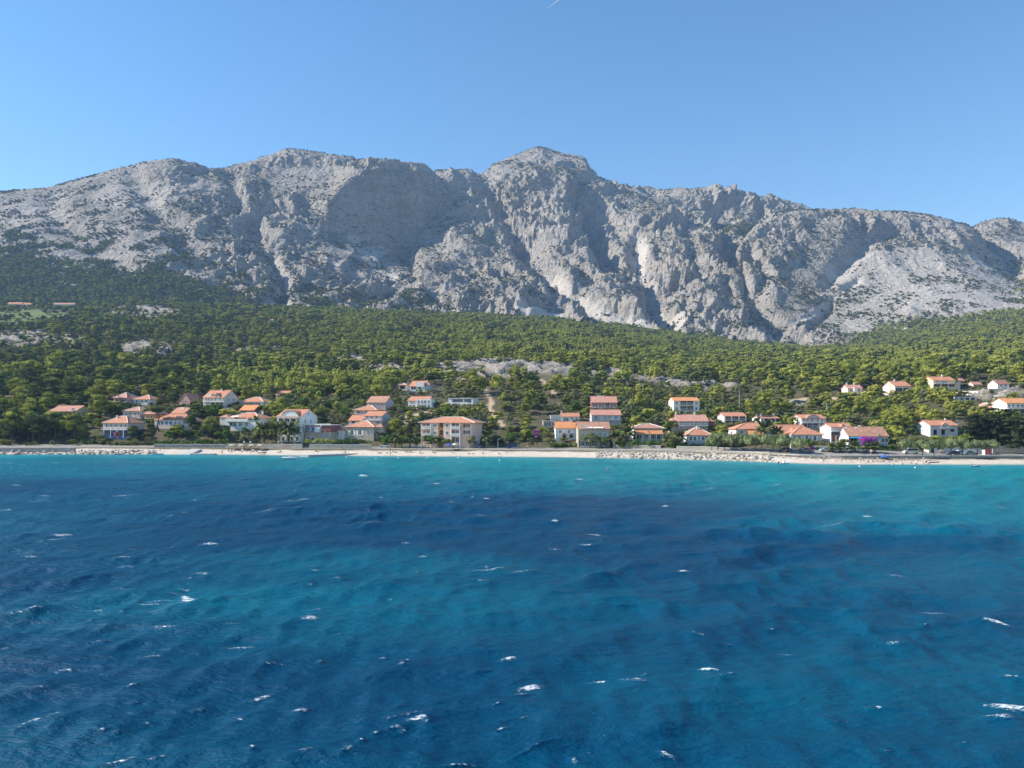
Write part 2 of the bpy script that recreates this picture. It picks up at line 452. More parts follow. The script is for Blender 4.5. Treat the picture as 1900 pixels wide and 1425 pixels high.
EAST = {   # the next hill beyond it
    1740: Q((1500, 590), (1700, 560), (1950, 510), (2150, 465), (2300, 440), (2750, 480)),
    1800: Q((1500, 588), (1700, 556), (1950, 500), (2150, 450), (2300, 417), (2750, 460)),
    1855: Q((1500, 586), (1700, 552), (1950, 494), (2150, 440), (2300, 405), (2750, 450)),
    1910: Q((1500, 584), (1700, 548), (1950, 490), (2150, 445), (2300, 414), (2750, 460)),
    2050: Q((1500, 580), (1700, 540), (1950, 490), (2150, 455), (2300, 432), (2750, 480)),
    2350: Q((1500, 600), (1700, 570), (1950, 530), (2150, 500), (2300, 480), (2750, 520)),
}
mountain('mountain_ridge', LEFT, 640, 330, [1, 1, 1, 1.2, 0.8, 0.9, 0.5],
         gullies=[([(835, 492), (865, 530), (890, 560), (910, 590)], 9, 20, 1.0),
                  ([(655, 440), (690, 480), (730, 520)], 9, 8, 0.9),
                  ([(770, 500), (800, 530), (820, 560)], 8, 8, 0.8),
                  ([(505, 470), (525, 520), (520, 560), (530, 575)], 12, 28, 0.5),
                  ([(430, 330), (440, 370), (470, 420), (500, 470)], 16, 20, 0),
                  ([(250, 330), (300, 400), (360, 460)], 22, 22, 0), ([(90, 380), (150, 440), (230, 500)], 24, 16, 0)],
         ribs=[(505, 425, 34, 22, 26), (455, 345, 34, 14, 22), (545, 430, 20, 18, 18), (370, 400, 40, 24, 16), (690, 470, 24, 16, 20),
               (850, 430, 46, 40, 34), (975, 545, 60, 36, 40), (640, 560, 70, 30, 16), (760, 560, 50, 30, 18), (310, 312, 22, 10, 14)],
         amp=13, crest_row=6, scree_zones=[(520, 562, 18, 14, 1.0), (905, 572, 18, 18, 1.0), (690, 468, 28, 12, 0.8), (250, 360, 90, 26, 0.45), (60, 400, 80, 24, 0.45), (960, 588, 70, 9, 0.8)],
         veg=0.42, calm=lambda px, py: 0.35 + 0.65 * sstep(240, 420, px) + 0.75 * sstep(600, 680, px))
mountain('mountain', BACK, 560, 330, [1, 1, 1, 1, 1.1, 0.7, 0.6, 0.4],
         gullies=[([(900, 335), (920, 380), (955, 430), (985, 475), (1008, 495)], 20, 55, 0),
                  ([(1078, 345), (1092, 395), (1112, 440), (1134, 476)], 15, 60, 0),
                  ([(1008, 490), (1030, 520), (1052, 548), (1085, 572), (1125, 590), (1160, 600)], 11, 26, 1.0),
                  ([(1178, 440), (1190, 480), (1200, 520), (1214, 560), (1222, 590), (1250, 612)], 13, 36, 0.5),
                  ([(1214, 566), (1226, 592), (1250, 612)], 12, 6, 1.0),
                  ([(1330, 400), (1352, 440), (1362, 480), (1395, 530)], 14, 40, 0),
                  ([(1268, 430), (1290, 480), (1300, 530)], 13, 22, 0), ([(1130, 400), (1160, 440), (1180, 490)], 14, 20, 0)],
         ribs=[(955, 345, 42, 22, 26), (1015, 405, 40, 36, 40), (1140, 560, 62, 50, 46), (1330, 565, 100, 60, 60), (1250, 480, 64, 56, 34),
               (1070, 505, 44, 40, 30), (880, 430, 56, 44, 34), (965, 550, 66, 38, 44), (1215, 410, 50, 30, 26)],
         amp=21, crest_row=7, scree_zones=[(1190, 470, 13, 30, 1), (1000, 586, 70, 9, 1), (1185, 602, 45, 10, 1), (1240, 600, 34, 14, 1)],
         veg=0.42, calm=lambda px, py: 1.0 - 0.72 * sstep(334, 318, py) * sstep(870, 900, px) * sstep(1120, 1095, px))
mountain('mountain_massif', RIGHT, 470, 280, [1, 1, 1.1, 1.1, 1, 0.4],
         gullies=[([(1366, 490), (1385, 530), (1420, 575), (1455, 608), (1485, 635)], 12, 46, 0),
                  ([(1440, 600), (1470, 625), (1490, 640)], 10, 4, 1.0),
                  ([(1590, 520), (1545, 548), (1505, 578), (1462, 602)], 6, 9, 0.9),
                  ([(1545, 560), (1515, 590), (1495, 615)], 9, 24, 0),
                  ([(1395, 470), (1420, 500), (1410, 540)], 10, 20, 0), ([(1640, 430), (1580, 470), (1540, 520)], 16, 18, 0)],
         ribs=[(1440, 470, 50, 40, 26), (1540, 440, 56, 34, 20), (1470, 545, 50, 30, 22), (1800, 430, 40, 30, 24)],
         amp=15, crest_row=5, scree_zones=[(1700, 520, 170, 60, 0.75), (1640, 590, 90, 40, 0.5), (1860, 560, 90, 40, 0.6)],
         veg=0.46, calm=lambda px, py: 1.0 - 0.62 * sstep(1560, 1680, px + (py - 460) * 0.5))
mountain('mountain_east', EAST, 200, 150, [1, 1, 1, 1, 0.4], gullies=[([(1800, 440), (1840, 490), (1890, 520)], 20, 30, 0)], ribs=[],
         amp=14, crest_row=4, veg=0.5)

# ------------------------------------------------------------------ ground between the shore and the foot of the mountain
GPX = [-500, 0, 200, 400, 600, 800, 1000, 1130, 1290, 1400, 1500, 1600, 1800, 1950, 2450]
GSH = [307, 307, 307, 305, 297, 292, 287, 279, 268, 257, 246, 242, 242, 242, 242]       # distance of the waterline
GOFF = [-45, -12, 0, 9, 13, 24, 40, 70, 110, 160, 220]
GZ = {   # heights at those distances from the waterline
    -500: [-5, -1.2, 0, 1.4, 2.2, 3.0, 8, 16, 25, 34, 44], 0: [-5, -1.2, 0, 1.4, 2.3, 3.0, 8, 16, 25, 34, 44],
    200: [-5, -1.2, 0, 1.4, 2.3, 3.4, 9, 16.5, 24.5, 32, 42], 400: [-5, -1.2, 0, 1.2, 2.2, 3.4, 9.5, 17, 24, 31, 40],
    600: [-5, -1.0, 0, 1.2, 2.1, 3.0, 8.5, 16, 22, 30, 38], 800: [-5, -1.0, 0, 1.2, 2.1, 2.6, 7.0, 14.5, 20.5, 29, 37],
    1000: [-5, -1.0, 0, 1.2, 2.1, 2.6, 6.5, 12.8, 20, 27.5, 36.5], 1130: [-5, -1.0, 0, 1.3, 2.2, 2.8, 6.5, 12.5, 19, 25.5, 34],
    1290: [-5, -1.2, 0, 1.5, 2.3, 3.2, 7.0, 11.5, 16, 22, 31], 1400: [-5, -1.2, 0, 1.5, 2.3, 3.4, 6.6, 10.2, 14.5, 21, 32],
    1500: [-5, -1.2, 0, 1.0, 1.9, 3.6, 5.8, 8.6, 13, 21, 33], 1600: [-5, -1.0, 0, 0.7, 1.7, 3.6, 5.6, 8.5, 14, 23.5, 34.5],
    1800: [-5, -1.0, 0, 0.7, 1.7, 2.2, 4.6, 10, 18.5, 29, 38], 1950: [-5, -1.0, 0, 0.7, 1.7, 2.2, 5.0, 12, 20, 30, 40],
    2450: [-5, -1.0, 0, 0.7, 1.7, 2.4, 6.0, 13, 21, 31, 42]}
GFAR = {  # heights at 620, 700, 900, 1100, 1300, 1500, 1750, 2100 m
    -500: [62, 75, 115, 155, 195, 235, 270, 290], 0: [58, 72, 112, 155, 196, 238, 270, 290], 200: [55, 69, 110, 152, 196, 236, 270, 290],
    400: [53, 66, 105, 148, 193, 228, 255, 280], 600: [52, 65, 102, 144, 186, 220, 250, 270], 800: [55, 66, 100, 140, 178, 212, 240, 260],
    1000: [56, 66, 98, 134, 168, 202, 230, 250], 1130: [51, 63, 92, 125, 156, 190, 215, 235], 1290: [47, 58, 85, 112, 140, 168, 190, 215],
    1400: [47, 58, 84, 108, 132, 156, 180, 205], 1500: [50, 60, 84, 105, 125, 146, 175, 200], 1600: [52, 63, 86, 106, 128, 152, 180, 205],
    1800: [54, 66, 94, 125, 160, 196, 225, 250], 1950: [56, 68, 98, 132, 168, 204, 235, 260], 2450: [58, 70, 100, 135, 170, 206, 240, 265]}
GY_FAR = [620, 700, 900, 1100, 1300, 1500, 1750, 2100]
GX_Q = np.linspace(-500, 2450, 591)
S_Q = pchip(GPX, np.array(GSH, float), GX_Q)
_d = np.array([GZ[p] for p in GPX], float); _f = np.array([GFAR[p] for p in GPX], float)
Z_Q = np.concatenate([pchip(GPX, _d, GX_Q), pchip(GPX, _f, GX_Q)], 1)
YK_Q = np.concatenate([S_Q[:, None] + np.array(GOFF)[None, :], np.tile(GY_FAR, (len(GX_Q), 1))], 1)
_n = [6, 6, 9, 5, 8, 10, 16, 18, 20, 22, 26, 14, 26, 24, 22, 20, 14, 8]
_tq = np.concatenate([k + np.arange(m) / m for k, m in enumerate(_n)] + [[len(_n)]])
Yg = pchip(np.arange(len(_n) + 1), YK_Q.T, _tq)
Zg = pchip(np.arange(len(_n) + 1), Z_Q.T, _tq)
Xg = (GX_Q[None, :] - PCX) / FOC * Yg
Dg = Yg - S_Q[None, :]
pxg, pyg = GX_Q[None, :] + 0 * Yg, HOR - FOC * (Zg - CAM_Z) / Yg

def poly_mask(px, py, shapes, soft=0.6, X=None, Y=None):
    """soft ellipses in picture degrees that mark a patch of ground seen there"""
    m = np.zeros_like(px)
    for cx, cy, rx, ry, s in shapes:
        q = ((px - cx) / rx) ** 2 + ((py - cy) / ry) ** 2
        m = np.maximum(m, s * sstep(1 + soft, 1 - soft, q))
    return m
ROCKS = [(905, 690, 95, 20, 1), (1010, 690, 70, 12, .9), (1110, 698, 60, 8, .9), (1200, 708, 60, 7, .9), (1290, 718, 60, 7, .8), (660, 672, 50, 12, .8), (720, 688, 40, 10, .7),
         (275, 652, 50, 16, .9), (40, 630, 60, 14, .9), (120, 635, 50, 12, .8), (470, 655, 30, 6, .8), (530, 654, 40, 6, .8), (260, 582, 70, 12, 1),
         (1860, 738, 50, 10, .9), (1500, 752, 40, 7, .6), (1330, 722, 40, 6, .7), (310, 588, 60, 9, .8)]
DIRT = [([(893, 712), (905, 732), (912, 745), (908, 760), (925, 775), (932, 790)], 4.6), ([(1005, 705), (1015, 718), (1030, 733)], 3.4),
        ([(1640, 733), (1580, 737), (1500, 741), (1455, 745)], 4), ([(760, 770), (752, 785), (745, 800)], 5), ([(745, 800), (770, 772), (800, 765)], 4)]
rockm = poly_mask(pxg, pyg + 3, ROCKS, 0.5)
rn = fbm(Xg / 14, Yg / 14, Zg / 14, 4, 0.6)
rockm = np.clip(rockm * 1.5 * sstep(-0.35, 0.25, rn) , 0, 1) * (Dg > 60)
dirtm = np.zeros_like(pxg)
for pts, w in DIRT:
    d, _ = seg_dist(pxg, pyg, pts)
    dirtm = np.maximum(dirtm, sstep(w * 1.2, w * 0.6, d + 2 * rn))
fieldm = poly_mask(pxg, pyg, [(45, 585, 75, 11, 1), (0, 600, 60, 8, .8), (700, 612, 20, 4, .5)], 0.3) * (Dg > 300)
bedge = 10.5 + 1.2 * fbm(Xg / 9, Yg / 9, 0 * Xg, 3)
beach = sstep(bedge + 1.0, bedge - 1.0, Dg)
paved = sstep(12.4, 13.2, Dg) * sstep(23.5, 22.5, Dg)
amp = sstep(24, 40, Dg) * (0.5 + 1.3 * sstep(60, 400, Dg))
Zg = Zg + amp * fbm(Xg / 24, Yg / 24, 0 * Xg, 4) + 0.10 * beach * fbm(Xg / 2.2, Yg / 2.2, 0 * Xg, 3) + rockm * (1.6 * ridged(Xg / 9, Yg / 9, 0 * Xg, 4, .6) + 1.5 * rn + 0.8)
Pg = np.stack([Xg, Yg, Zg], -1)
pyg2 = HOR - FOC * (Zg - CAM_Z) / Yg
ground = grid_mesh('ground', Pg, M_GND, {'rock': rockm, 'dirt': dirtm, 'field': fieldm, 'beach': beach, 'paved': paved, 'wet': 0.75 * sstep(1.6, .5, Dg + .5 * fbm(Xg / 3, Yg / 3, 0 * Xg, 3))})
ground['kind'] = 'structure'

def col_at(px):
    i = np.clip((px - GX_Q[0]) / (GX_Q[1] - GX_Q[0]), 0, len(GX_Q) - 1.001)
    k = int(i); f = i - k
    return Yg[:, k] * (1 - f) + Yg[:, k + 1] * f, Zg[:, k] * (1 - f) + Zg[:, k + 1] * f
def shore(px):
    return float(np.interp(px, GX_Q, S_Q))
def gz(x, y):
    """ground height under (x, y)"""
    Yc, Zc = col_at(PCX + FOC * x / y)
    return float(np.interp(y, Yc, Zc))
def spot(px, py):
    """the ground point that shows at (px, py): first place from the shore where the ground reaches that row"""
    Yc, Zc = col_at(px)
    r = HOR - FOC * (Zc - CAM_Z) / Yc
    k = 12
    while k < len(r) - 1 and r[k] > py: k += 1
    f = 0 if r[k - 1] == r[k] else (r[k - 1] - py) / (r[k - 1] - r[k])
    f = min(max(f, 0), 1)
    y = Yc[k - 1] + f * (Yc[k] - Yc[k - 1])
    return Vector(((px - PCX) / FOC * y, y, Zc[k - 1] + f * (Zc[k] - Zc[k - 1])))
print('terrain', round(time.time() - T0, 1))

def haze_box():
    me = bpy.data.meshes.new('haze')
    bm = bmesh.new()
    bmesh.ops.create_cube(bm, size=1)
    bm.to_mesh(me); bm.free()
    m = bpy.data.materials.new('haze_air'); m.use_nodes = True
    n = m.node_tree.nodes
    for x in list(n): n.remove(x)
    v = n.new('ShaderNodeVolumePrincipled'); o = n.new('ShaderNodeOutputMaterial')
    v.inputs['Color'].default_value = (0.36, 0.60, 1.0, 1); v.inputs['Density'].default_value = HAZE
    v.inputs['Anisotropy'].default_value = 0.0
    m.node_tree.links.new(v.outputs[0], o.inputs['Volume'])
    me.materials.append(m)
    ob = bpy.data.objects.new('haze', me)
    ob.scale = (16000, 6400, 1080); ob.location = (0, 2800, 520)
    COL.objects.link(ob); ob['kind'] = 'stuff'
HAZE = 0.000085
if HAZE > 0: haze_box()
# ------------------------------------------------------------------ sea
def mat_water():
    t = NT('sea_water', 0.3, 0.09)
    t.b.inputs['IOR'].default_value = 1.33
    c = t.coord()
    sandy = t.attr('shallow')
    deep = t.mix(t.noise(c, 0.02, 3), (0.001, 0.040, 0.098), (0.002, 0.066, 0.135))
    col = t.ramp(sandy, [(0.0, (0.001, 0.050, 0.115)), (0.4, (0.001, 0.108, 0.178)), (0.75, (0.003, 0.205, 0.232)), (0.93, (0.020, 0.26, 0.31)), (1.0, (0.10, 0.34, 0.34))])
    col = t.mix(t.ramp(t.noise(t.mapping(c, (1, 0.6, 1)), 0.035, 4, 0.6), [(0.45, 0.0), (0.75, 0.38)]), col, deep)
    foam = t.attr('foam')
    fn = t.noise(t.mapping(c, (1.0, 2.4, 1.0), (0, 0, -0.3)), 3.6, 8, 0.8)
    ff = t.math('ADD', foam, t.math('MULTIPLY', t.math('SUBTRACT', fn, 0.52), 2.6))
    ff = t.math('MULTIPLY', t.ramp(ff, [(0.50, 0.0), (0.66, 1.0)]), t.ramp(foam, [(0.04, 0.0), (0.16, 1.0)]))
    spk = t.math('MULTIPLY', t.ramp(t.noise(t.mapping(c, (1, 1.5, 1)), 7.0, 3, 0.6), [(0.70, 0.0), (0.76, 1.0)]), t.ramp(t.noise(c, 0.16, 4, 0.65), [(0.52, 0.0), (0.62, 1.0)]))
    ff = t.math('MAXIMUM', ff, t.math('MULTIPLY', spk, 0.8))
    t.set('Base Color', t.mix(ff, col, (0.66, 0.71, 0.74)))
    t.set('Roughness', t.math('ADD', 0.3, t.math('MULTIPLY', ff, 0.6)))
    w1 = t.noise(t.mapping(c, (0.75, 1.5, 1), (0, 0, 0.35)), 1.1, 6, 0.62)
    w2 = t.noise(t.mapping(c, (0.55, 1.3, 1), (0, 0, -0.25)), 0.32, 4, 0.55)
    t.bump(t.math('ADD', w1, t.math('MULTIPLY', w2, 1.6)), 0.75, 0.6)
    return t.m
M_SEA = mat_water()
def shallow_mask(X, Y):
    px = PCX + FOC * X / Y
    S = np.interp(px, GX_Q, S_Q)
    d = S - Y
    wob = 14 * fbm(X / 60, Y / 60, 0 * X, 3)
    m = 0.84 * sstep(70, 6, d + wob) + 0.16 * sstep(8, 0.5, d)
    E = lambda x, y, rx, ry, s: s * np.exp(-(((X - x) / rx) ** 2 + ((Y - y) / ry) ** 2 + 0.6 * fbm(X / 30, Y / 18, 0 * X + 5, 3)))
    side = 0.72 + 0.28 * sstep(300, 900, px)
    m = np.maximum(m, side * (0.52 * sstep(200, 40, d + 1.2 * wob) + 0.36 * sstep(240, 130, d + 2 * wob)) * 0.82)
    for a in [(-13, 80, 22, 12, .42), (42, 105, 60, 24, .52), (30, 190, 90, 30, .60), (90, 170, 70, 30, .50), (-15, 62, 26, 10, .4), 
              (-50, 220, 60, 18, .50), (5, 30, 16, 4, .24), (-30, 34, 20, 8, .2), (20, 44, 20, 8, .2)]:
        m = np.maximum(m, E(*a))
    for a in [(4, 122, 34, 26, .62), (20, 92, 28, 12, .4), (95, 92, 50, 9, .28), (108, 104, 26, 12, .42), (-95, 170, 60, 30, .22)]:
        m = m - E(*a)
    return np.clip(m + 0.10 * fbm(X / 45, Y / 25, 0 * X + 2, 4), 0, 1)

# wind waves: a sum of many trochoidal waves that run towards the lower right of the view
rw = np.random.default_rng(5)
WAVES = []
for i in range(46):
    lam = 1.5 * (15.0 / 1.5) ** (rw.random() ** 0.85)
    k = 2 * math.pi / lam
    th = math.radians(-62) + rw.normal() * 0.66
    a = 0.0082 * lam ** 0.92 * (0.6 + 0.8 * rw.random())
    WAVES.append((k, math.cos(th), math.sin(th), a, rw.random() * 6.283))
def sea_waves(X, Y, sx, sy):
    dx = np.zeros_like(X); dy = np.zeros_like(X); dz = np.zeros_like(X)
    patch = 0.75 + 0.5 * fbm(X / 38, Y / 38, 0 * X + 9, 2)
    for k, cx, cy, a, ph in WAVES:
        fil = np.exp(-((sx * k * cx) ** 2 + (sy * k * cy) ** 2) * 0.09)
        arg = k * (X * cx + Y * cy) + ph
        A = a * fil * patch
        dz += A * np.cos(arg); s = A * np.sin(arg) * 0.85
        dx -= s * cx; dy -= s * cy
    return dx, dy, dz
uu = np.concatenate([np.linspace(-2.6, -0.76, 60)[:-1], np.linspace(-0.76, 0.76, 800), np.linspace(0.76, 2.6, 60)[1:]])
rows = np.concatenate([HOR + FOC * CAM_Z / np.linspace(9, 30, 24)[:-1], np.linspace(HOR + FOC * CAM_Z / 30, 850, 455)[:-1], np.linspace(850, HOR + FOC * CAM_Z / 330, 14)])
Yw = FOC * CAM_Z / (rows - HOR)
Xw = uu[None, :] * Yw[:, None]; Yw = np.tile(Yw[:, None], (1, len(uu)))
sx = np.abs(np.gradient(Xw, axis=1)); sy = np.abs(np.gradient(Yw, axis=0))
dx, dy, dz = sea_waves(Xw, Yw, sx, sy)
pxw = PCX + FOC * Xw / Yw; pyw = HOR + FOC * CAM_Z / Yw
near_shore = sstep(2, 40, np.interp(pxw, GX_Q, S_Q) - Yw)
# breaking crests: where the wind tears the crests open
CAPS = [(115, 992, 2.6, .7, .8), (100, 998, 3.5, .5, .6), (565, 928, 2.6, .9, .85), (540, 930, 4, .6, .55), (55, 1030, 2.2, .7, .7),
        (60, 1140, 2.2, .5, .66), (20, 1146, 2.2, .35, .6), (578, 1150, 1.6, .9, .66), (590, 1128, 1.2, .4, .6), (945, 1226, 1.3, .4, .75), (900, 1246, 1.6, .22, .5), (985, 1272, 1.5, .55, .8), (968, 1285, 1, .3, .6),
        (1312, 1240, 1.3, .35, .85), (1340, 1262, .9, .3, .5), (1870, 1312, 2.0, .8, .8), (1850, 1330, 1.8, .5, .6), (775, 1340, 1.2, .4, .78), (735, 1355, 1, .3, .6), (1110, 1258, 1.2, .3, .62), (1170, 1264, 2.2, .5, .58),
        (485, 1292, 1.2, .3, .72), (1855, 1160, 2.0, .55, .85), (1725, 1130, 2.0, .6, .6), (910, 1058, 4, 1.0, .6), (965, 1062, 2.2, .6, .62), (1105, 990, 2.2, .8, .75), (1085, 1013, 2.2, .6, .7), (1030, 1018, 4, .7, .52),
        (1268, 1062, 1.2, .6, .85), (675, 884, 3.0, 1.2, .8), (660, 876, 4.0, 1.2, .6), (225, 921, 4, .9, .62), (240, 917, 4, .8, .6), (490, 948, 4, .8, .66), (390, 1010, 2.4, .8, .78), (230, 1038, 2, .6, .7), (235, 1048, 2, .5, .6),
        (50, 881, 4, 1.2, .62), (30, 901, 3, 1.2, .62), (85, 920, 2.4, 1.0, .72), (8, 948, 2.5, .8, .68), (1610, 957, 2, .9, .72), (1665, 1068, 2.6, .5, .66), (1770, 1068, 1.8, .6, .52), (1235, 940, 1.5, 1.0, .76),
        (893, 957, 1.5, .9, .76), (903, 926, 1.4, 1.0, .78), (1030, 970, 1.2, .9, .8), (785, 1033, 1.3, .5, .66), (375, 1064, 2.0, .5, .7), (350, 1075, 2.4, .4, .55), (1075, 890, 2, 1.2, .8), (1320, 907, 2, 1.2, .7),
        (810, 898, 2.2, 1.2, .7), (1444, 901, 2.6, 1.2, .66), (1540, 975, 5, .9, .55), (1650, 922, 2, .9, .62), (1860, 942, 3, 1., .55), (1300, 1182, 1.3, .4, .55), (1560, 1340, 1.6, .2, .5), (1245, 1393, 1, .3, .62), (860, 1417, 2, .2, .6),
        (60, 1345, 2, .4, .55), (100, 1330, 1.2, .2, .55), (120, 1240, 1.4, .3, .55), (80, 1280, .9, .3, .6), (1000, 1060, 2, .6, .5), (430, 1160, 1.5, .4, .5), (760, 1330, 3, .5, .45)]
foam = np.zeros_like(Xw); lift = np.zeros_like(Xw)
def add_cap(px, py, L, W, s, slope, up=1.0):
    global foam, lift
    Y0 = FOC * CAM_Z / (py - HOR); X0 = (px - PCX) / FOC * Y0
    c, sn = math.cos(slope), math.sin(slope)
    W = max(W, 0.75 * Y0 * Y0 / (CAM_Z * 773)); L = max(L, 0.9 * Y0 / 773 * 1.5)
    i0, i1 = np.searchsorted(Yw[:, 0], [Y0 - 4 * L, Y0 + 4 * L])
    i0, i1 = max(i0 - 1, 0), min(i1 + 1, Yw.shape[0])
    a = Xw[i0:i1] - X0; b = Yw[i0:i1] - Y0
    bend = 0.25 * a * a / max(L, 0.5) * 0.4
    p = a * c + b * sn; q = -a * sn + b * c + bend * 0.5
    g = np.exp(-(p / L) ** 2 - (q / W) ** 2)
    foam[i0:i1] = np.maximum(foam[i0:i1], s * g)
    lift[i0:i1] += 0.22 * up * s * np.exp(-(p / L) ** 2 - ((q - W * 0.3) / (W * 1.3)) ** 2)
for (px, py, L, W, s) in CAPS:
    f = 1.0 if s > .9 else .62
    add_cap(px, py, L * f, W * f, s, 0.45 if px < 1000 else -0.35)
for k in range(9):                                           # the big breaker at the left and its trailing streaks
    add_cap(351 - 1.1 * k - 5 * RNG.random(), 1117 - 2.0 * k, .20 + .09 * (8 - k), .13, .85, .25, .15)
for (px, py, L) in ((300, 1112, 1.5), (285, 1117, 1.7), (318, 1120, 1.3), (330, 1097, 1.2), (345, 1091, .9), (312, 1128, .9), (290, 1134, 1.0), (380, 1066, .8), (270, 1119, 1.0)):
    add_cap(px, py, L, .20, .60, .30, .3)
for i in range(190):
    py = 858 + 560 * rw.random() ** 1.9
    px = rw.random() * 2000 - 50
    if rw.random() < 0.35: px *= 0.5
    Y0 = FOC * CAM_Z / (py - HOR)
    if Y0 > np.interp(px, GX_Q, S_Q) - 14: continue
    add_cap(px, py, (0.18 + 0.9 * rw.random() ** 3) * (1 + Y0 / 170), (0.06 + 0.12 * rw.random()) * (1 + Y0 / 90), 0.38 + 0.28 * rw.random(), rw.normal() * 0.3 + (0.25 if px < 1000 else -0.1))
# the steepest crests carry a little foam too
crest = sstep(0.30, 0.62, dz) * 0.40
foam = np.maximum(foam, crest * sstep(-0.1, 0.35, fbm(Xw / 9, Yw / 9, 0 * Xw, 2)))
# thin white line where the swell runs out on the pebbles
ed = np.interp(pxw, GX_Q, S_Q) - Yw
Pw = np.stack([Xw + dx * near_shore, Yw + dy * near_shore, dz * (0.12 + 0.88 * near_shore) + lift * near_shore - 0.02], -1)
water = grid_mesh('water', Pw, M_SEA, {'foam': foam, 'shallow': shallow_mask(Xw, Yw)})
water['kind'] = 'structure'
print('water', round(time.time() - T0, 1))
# ------------------------------------------------------------------ building kit
def roof_mat(name, a, b):
    if name in MATS: return MATS[name]
    t = NT(name, 0.85, 0.2)
    c = t.coord()
    w = t.n.new('ShaderNodeTexWave'); t.l.new(t.mapping(c, (1, 0, 0)), w.inputs['Vector'])
    w.inputs['Scale'].default_value = 1.3; w.inputs['Distortion'].default_value = 0.4
    rows = t.n.new('ShaderNodeTexWave'); rows.bands_direction = 'Y'; t.l.new(t.mapping(c, (0, 1, 0)), rows.inputs['Vector'])
    rows.inputs['Scale'].default_value = 0.9
    tile = t.voronoi(t.mapping(c, (3.2, 2.2, 0.2)), 1.0, out='Color')
    col = t.mix(t.ramp(tile, [(0.1, 0.0), (0.9, 1.0)]), a, b)
    col = t.mix(t.ramp(t.noise(c, 0.5, 5, 0.7), [(0.5, 0.0), (0.75, 0.45)]), col, tuple(x * 0.55 for x in a))
    t.set('Base Color', col)
    t.bump(t.math('ADD', w.outputs['Fac'], t.math('MULTIPLY', rows.outputs['Fac'], 0.4)), 0.5, 0.08)
    MATS[name] = t.m
    return t.m
def stone_mat(name, a, b, scale=1.6):
    if name in MATS: return MATS[name]
    t = NT(name, 0.9, 0.2); c = t.coord()
    m = t.mapping(c, (1, 1, 1.8))
    col = t.mix(t.ramp(t.voronoi(m, scale, out='Color'), [(0.1, 0.0), (0.9, 1.0)]), a, b)
    e = t.voronoi(m, scale, 'DISTANCE_TO_EDGE')
    col = t.mix(t.ramp(e, [(0.0, 0.7), (0.06, 0.0)]), col, tuple(x * 0.5 for x in a))
    t.set('Base Color', col)
    t.bump(t.ramp(e, [(0.0, 0.0), (0.12, 1.0)]), 0.6, 0.06)
    MATS[name] = t.m
    return t.m
def wall_mat(key):
    W = dict(white=(.78, .77, .74), offwhite=(.68, .65, .60), cream=(.66, .60, .50), pink=(.62, .40, .34), palepink=(.70, .56, .50), mauve=(.55, .47, .47), grey=(.52, .51, .51), bluegrey=(.47, .49, .53),  # bluegrey: shade of the right-hand fronts taken into the wall colour
             orange=(.68, .32, .13), yellow=(.76, .60, .30), paleyellow=(.80, .74, .52), blue=(.12, .20, .42), maroon=(.26, .11, .10), salmon=(.66, .33, .24), brown=(.24, .15, .10), peach=(.80, .55, .45))
    return flat('wall_' + key, W[key], 0.85, 0.10, 0.6)
RT = dict(terracotta=((.47, .20, .12), (.61, .31, .20)), orange=((.60, .24, .10), (.70, .34, .16)), faded=((.42, .21, .15), (.54, .31, .23)), old=((.34, .18, .12), (.57, .32, .22)), pink=((.50, .24, .18), (.60, .33, .26)), brown=((.30, .14, .10), (.40, .2, .15)))
def RM(k): return roof_mat('roof_tiles_' + k, *RT[k])
M_STONE = stone_mat('stone_wall', (.40, .35, .28), (.58, .52, .43))
M_STONE_D = stone_mat('grey_stone_wall', (.27, .25, .23), (.46, .43, .40), 1.3)
M_GLASS = NT('window_glass', 0.08, 0.5)
M_GLASS.set('Base Color', (0.025, 0.035, 0.045, 1)); M_GLASS = M_GLASS.m
M_BLUEGLASS = NT('blue_glass', 0.1, 0.5); M_BLUEGLASS.set('Base Color', (0.04, 0.11, 0.24, 1)); M_BLUEGLASS = M_BLUEGLASS.m
M_FRAME = flat('white_frame', (.78, .78, .76), 0.5, .05)
M_BROWN = flat('brown_wood', (.12, .055, .03), 0.6)
M_DARK = flat('dark_fittings_and_shade', (.05, .045, .045), 0.8)  # dark fittings; on loggia panels it stands in for shade
M_TRIM = flat('pale_trim', (.74, .72, .68), 0.7, .06)
M_CONC = flat('concrete', (.46, .44, .41), 0.9, .2, .8)
M_METAL = flat('grey_metal', (.45, .46, .47), 0.4, .08, spec=0.5)

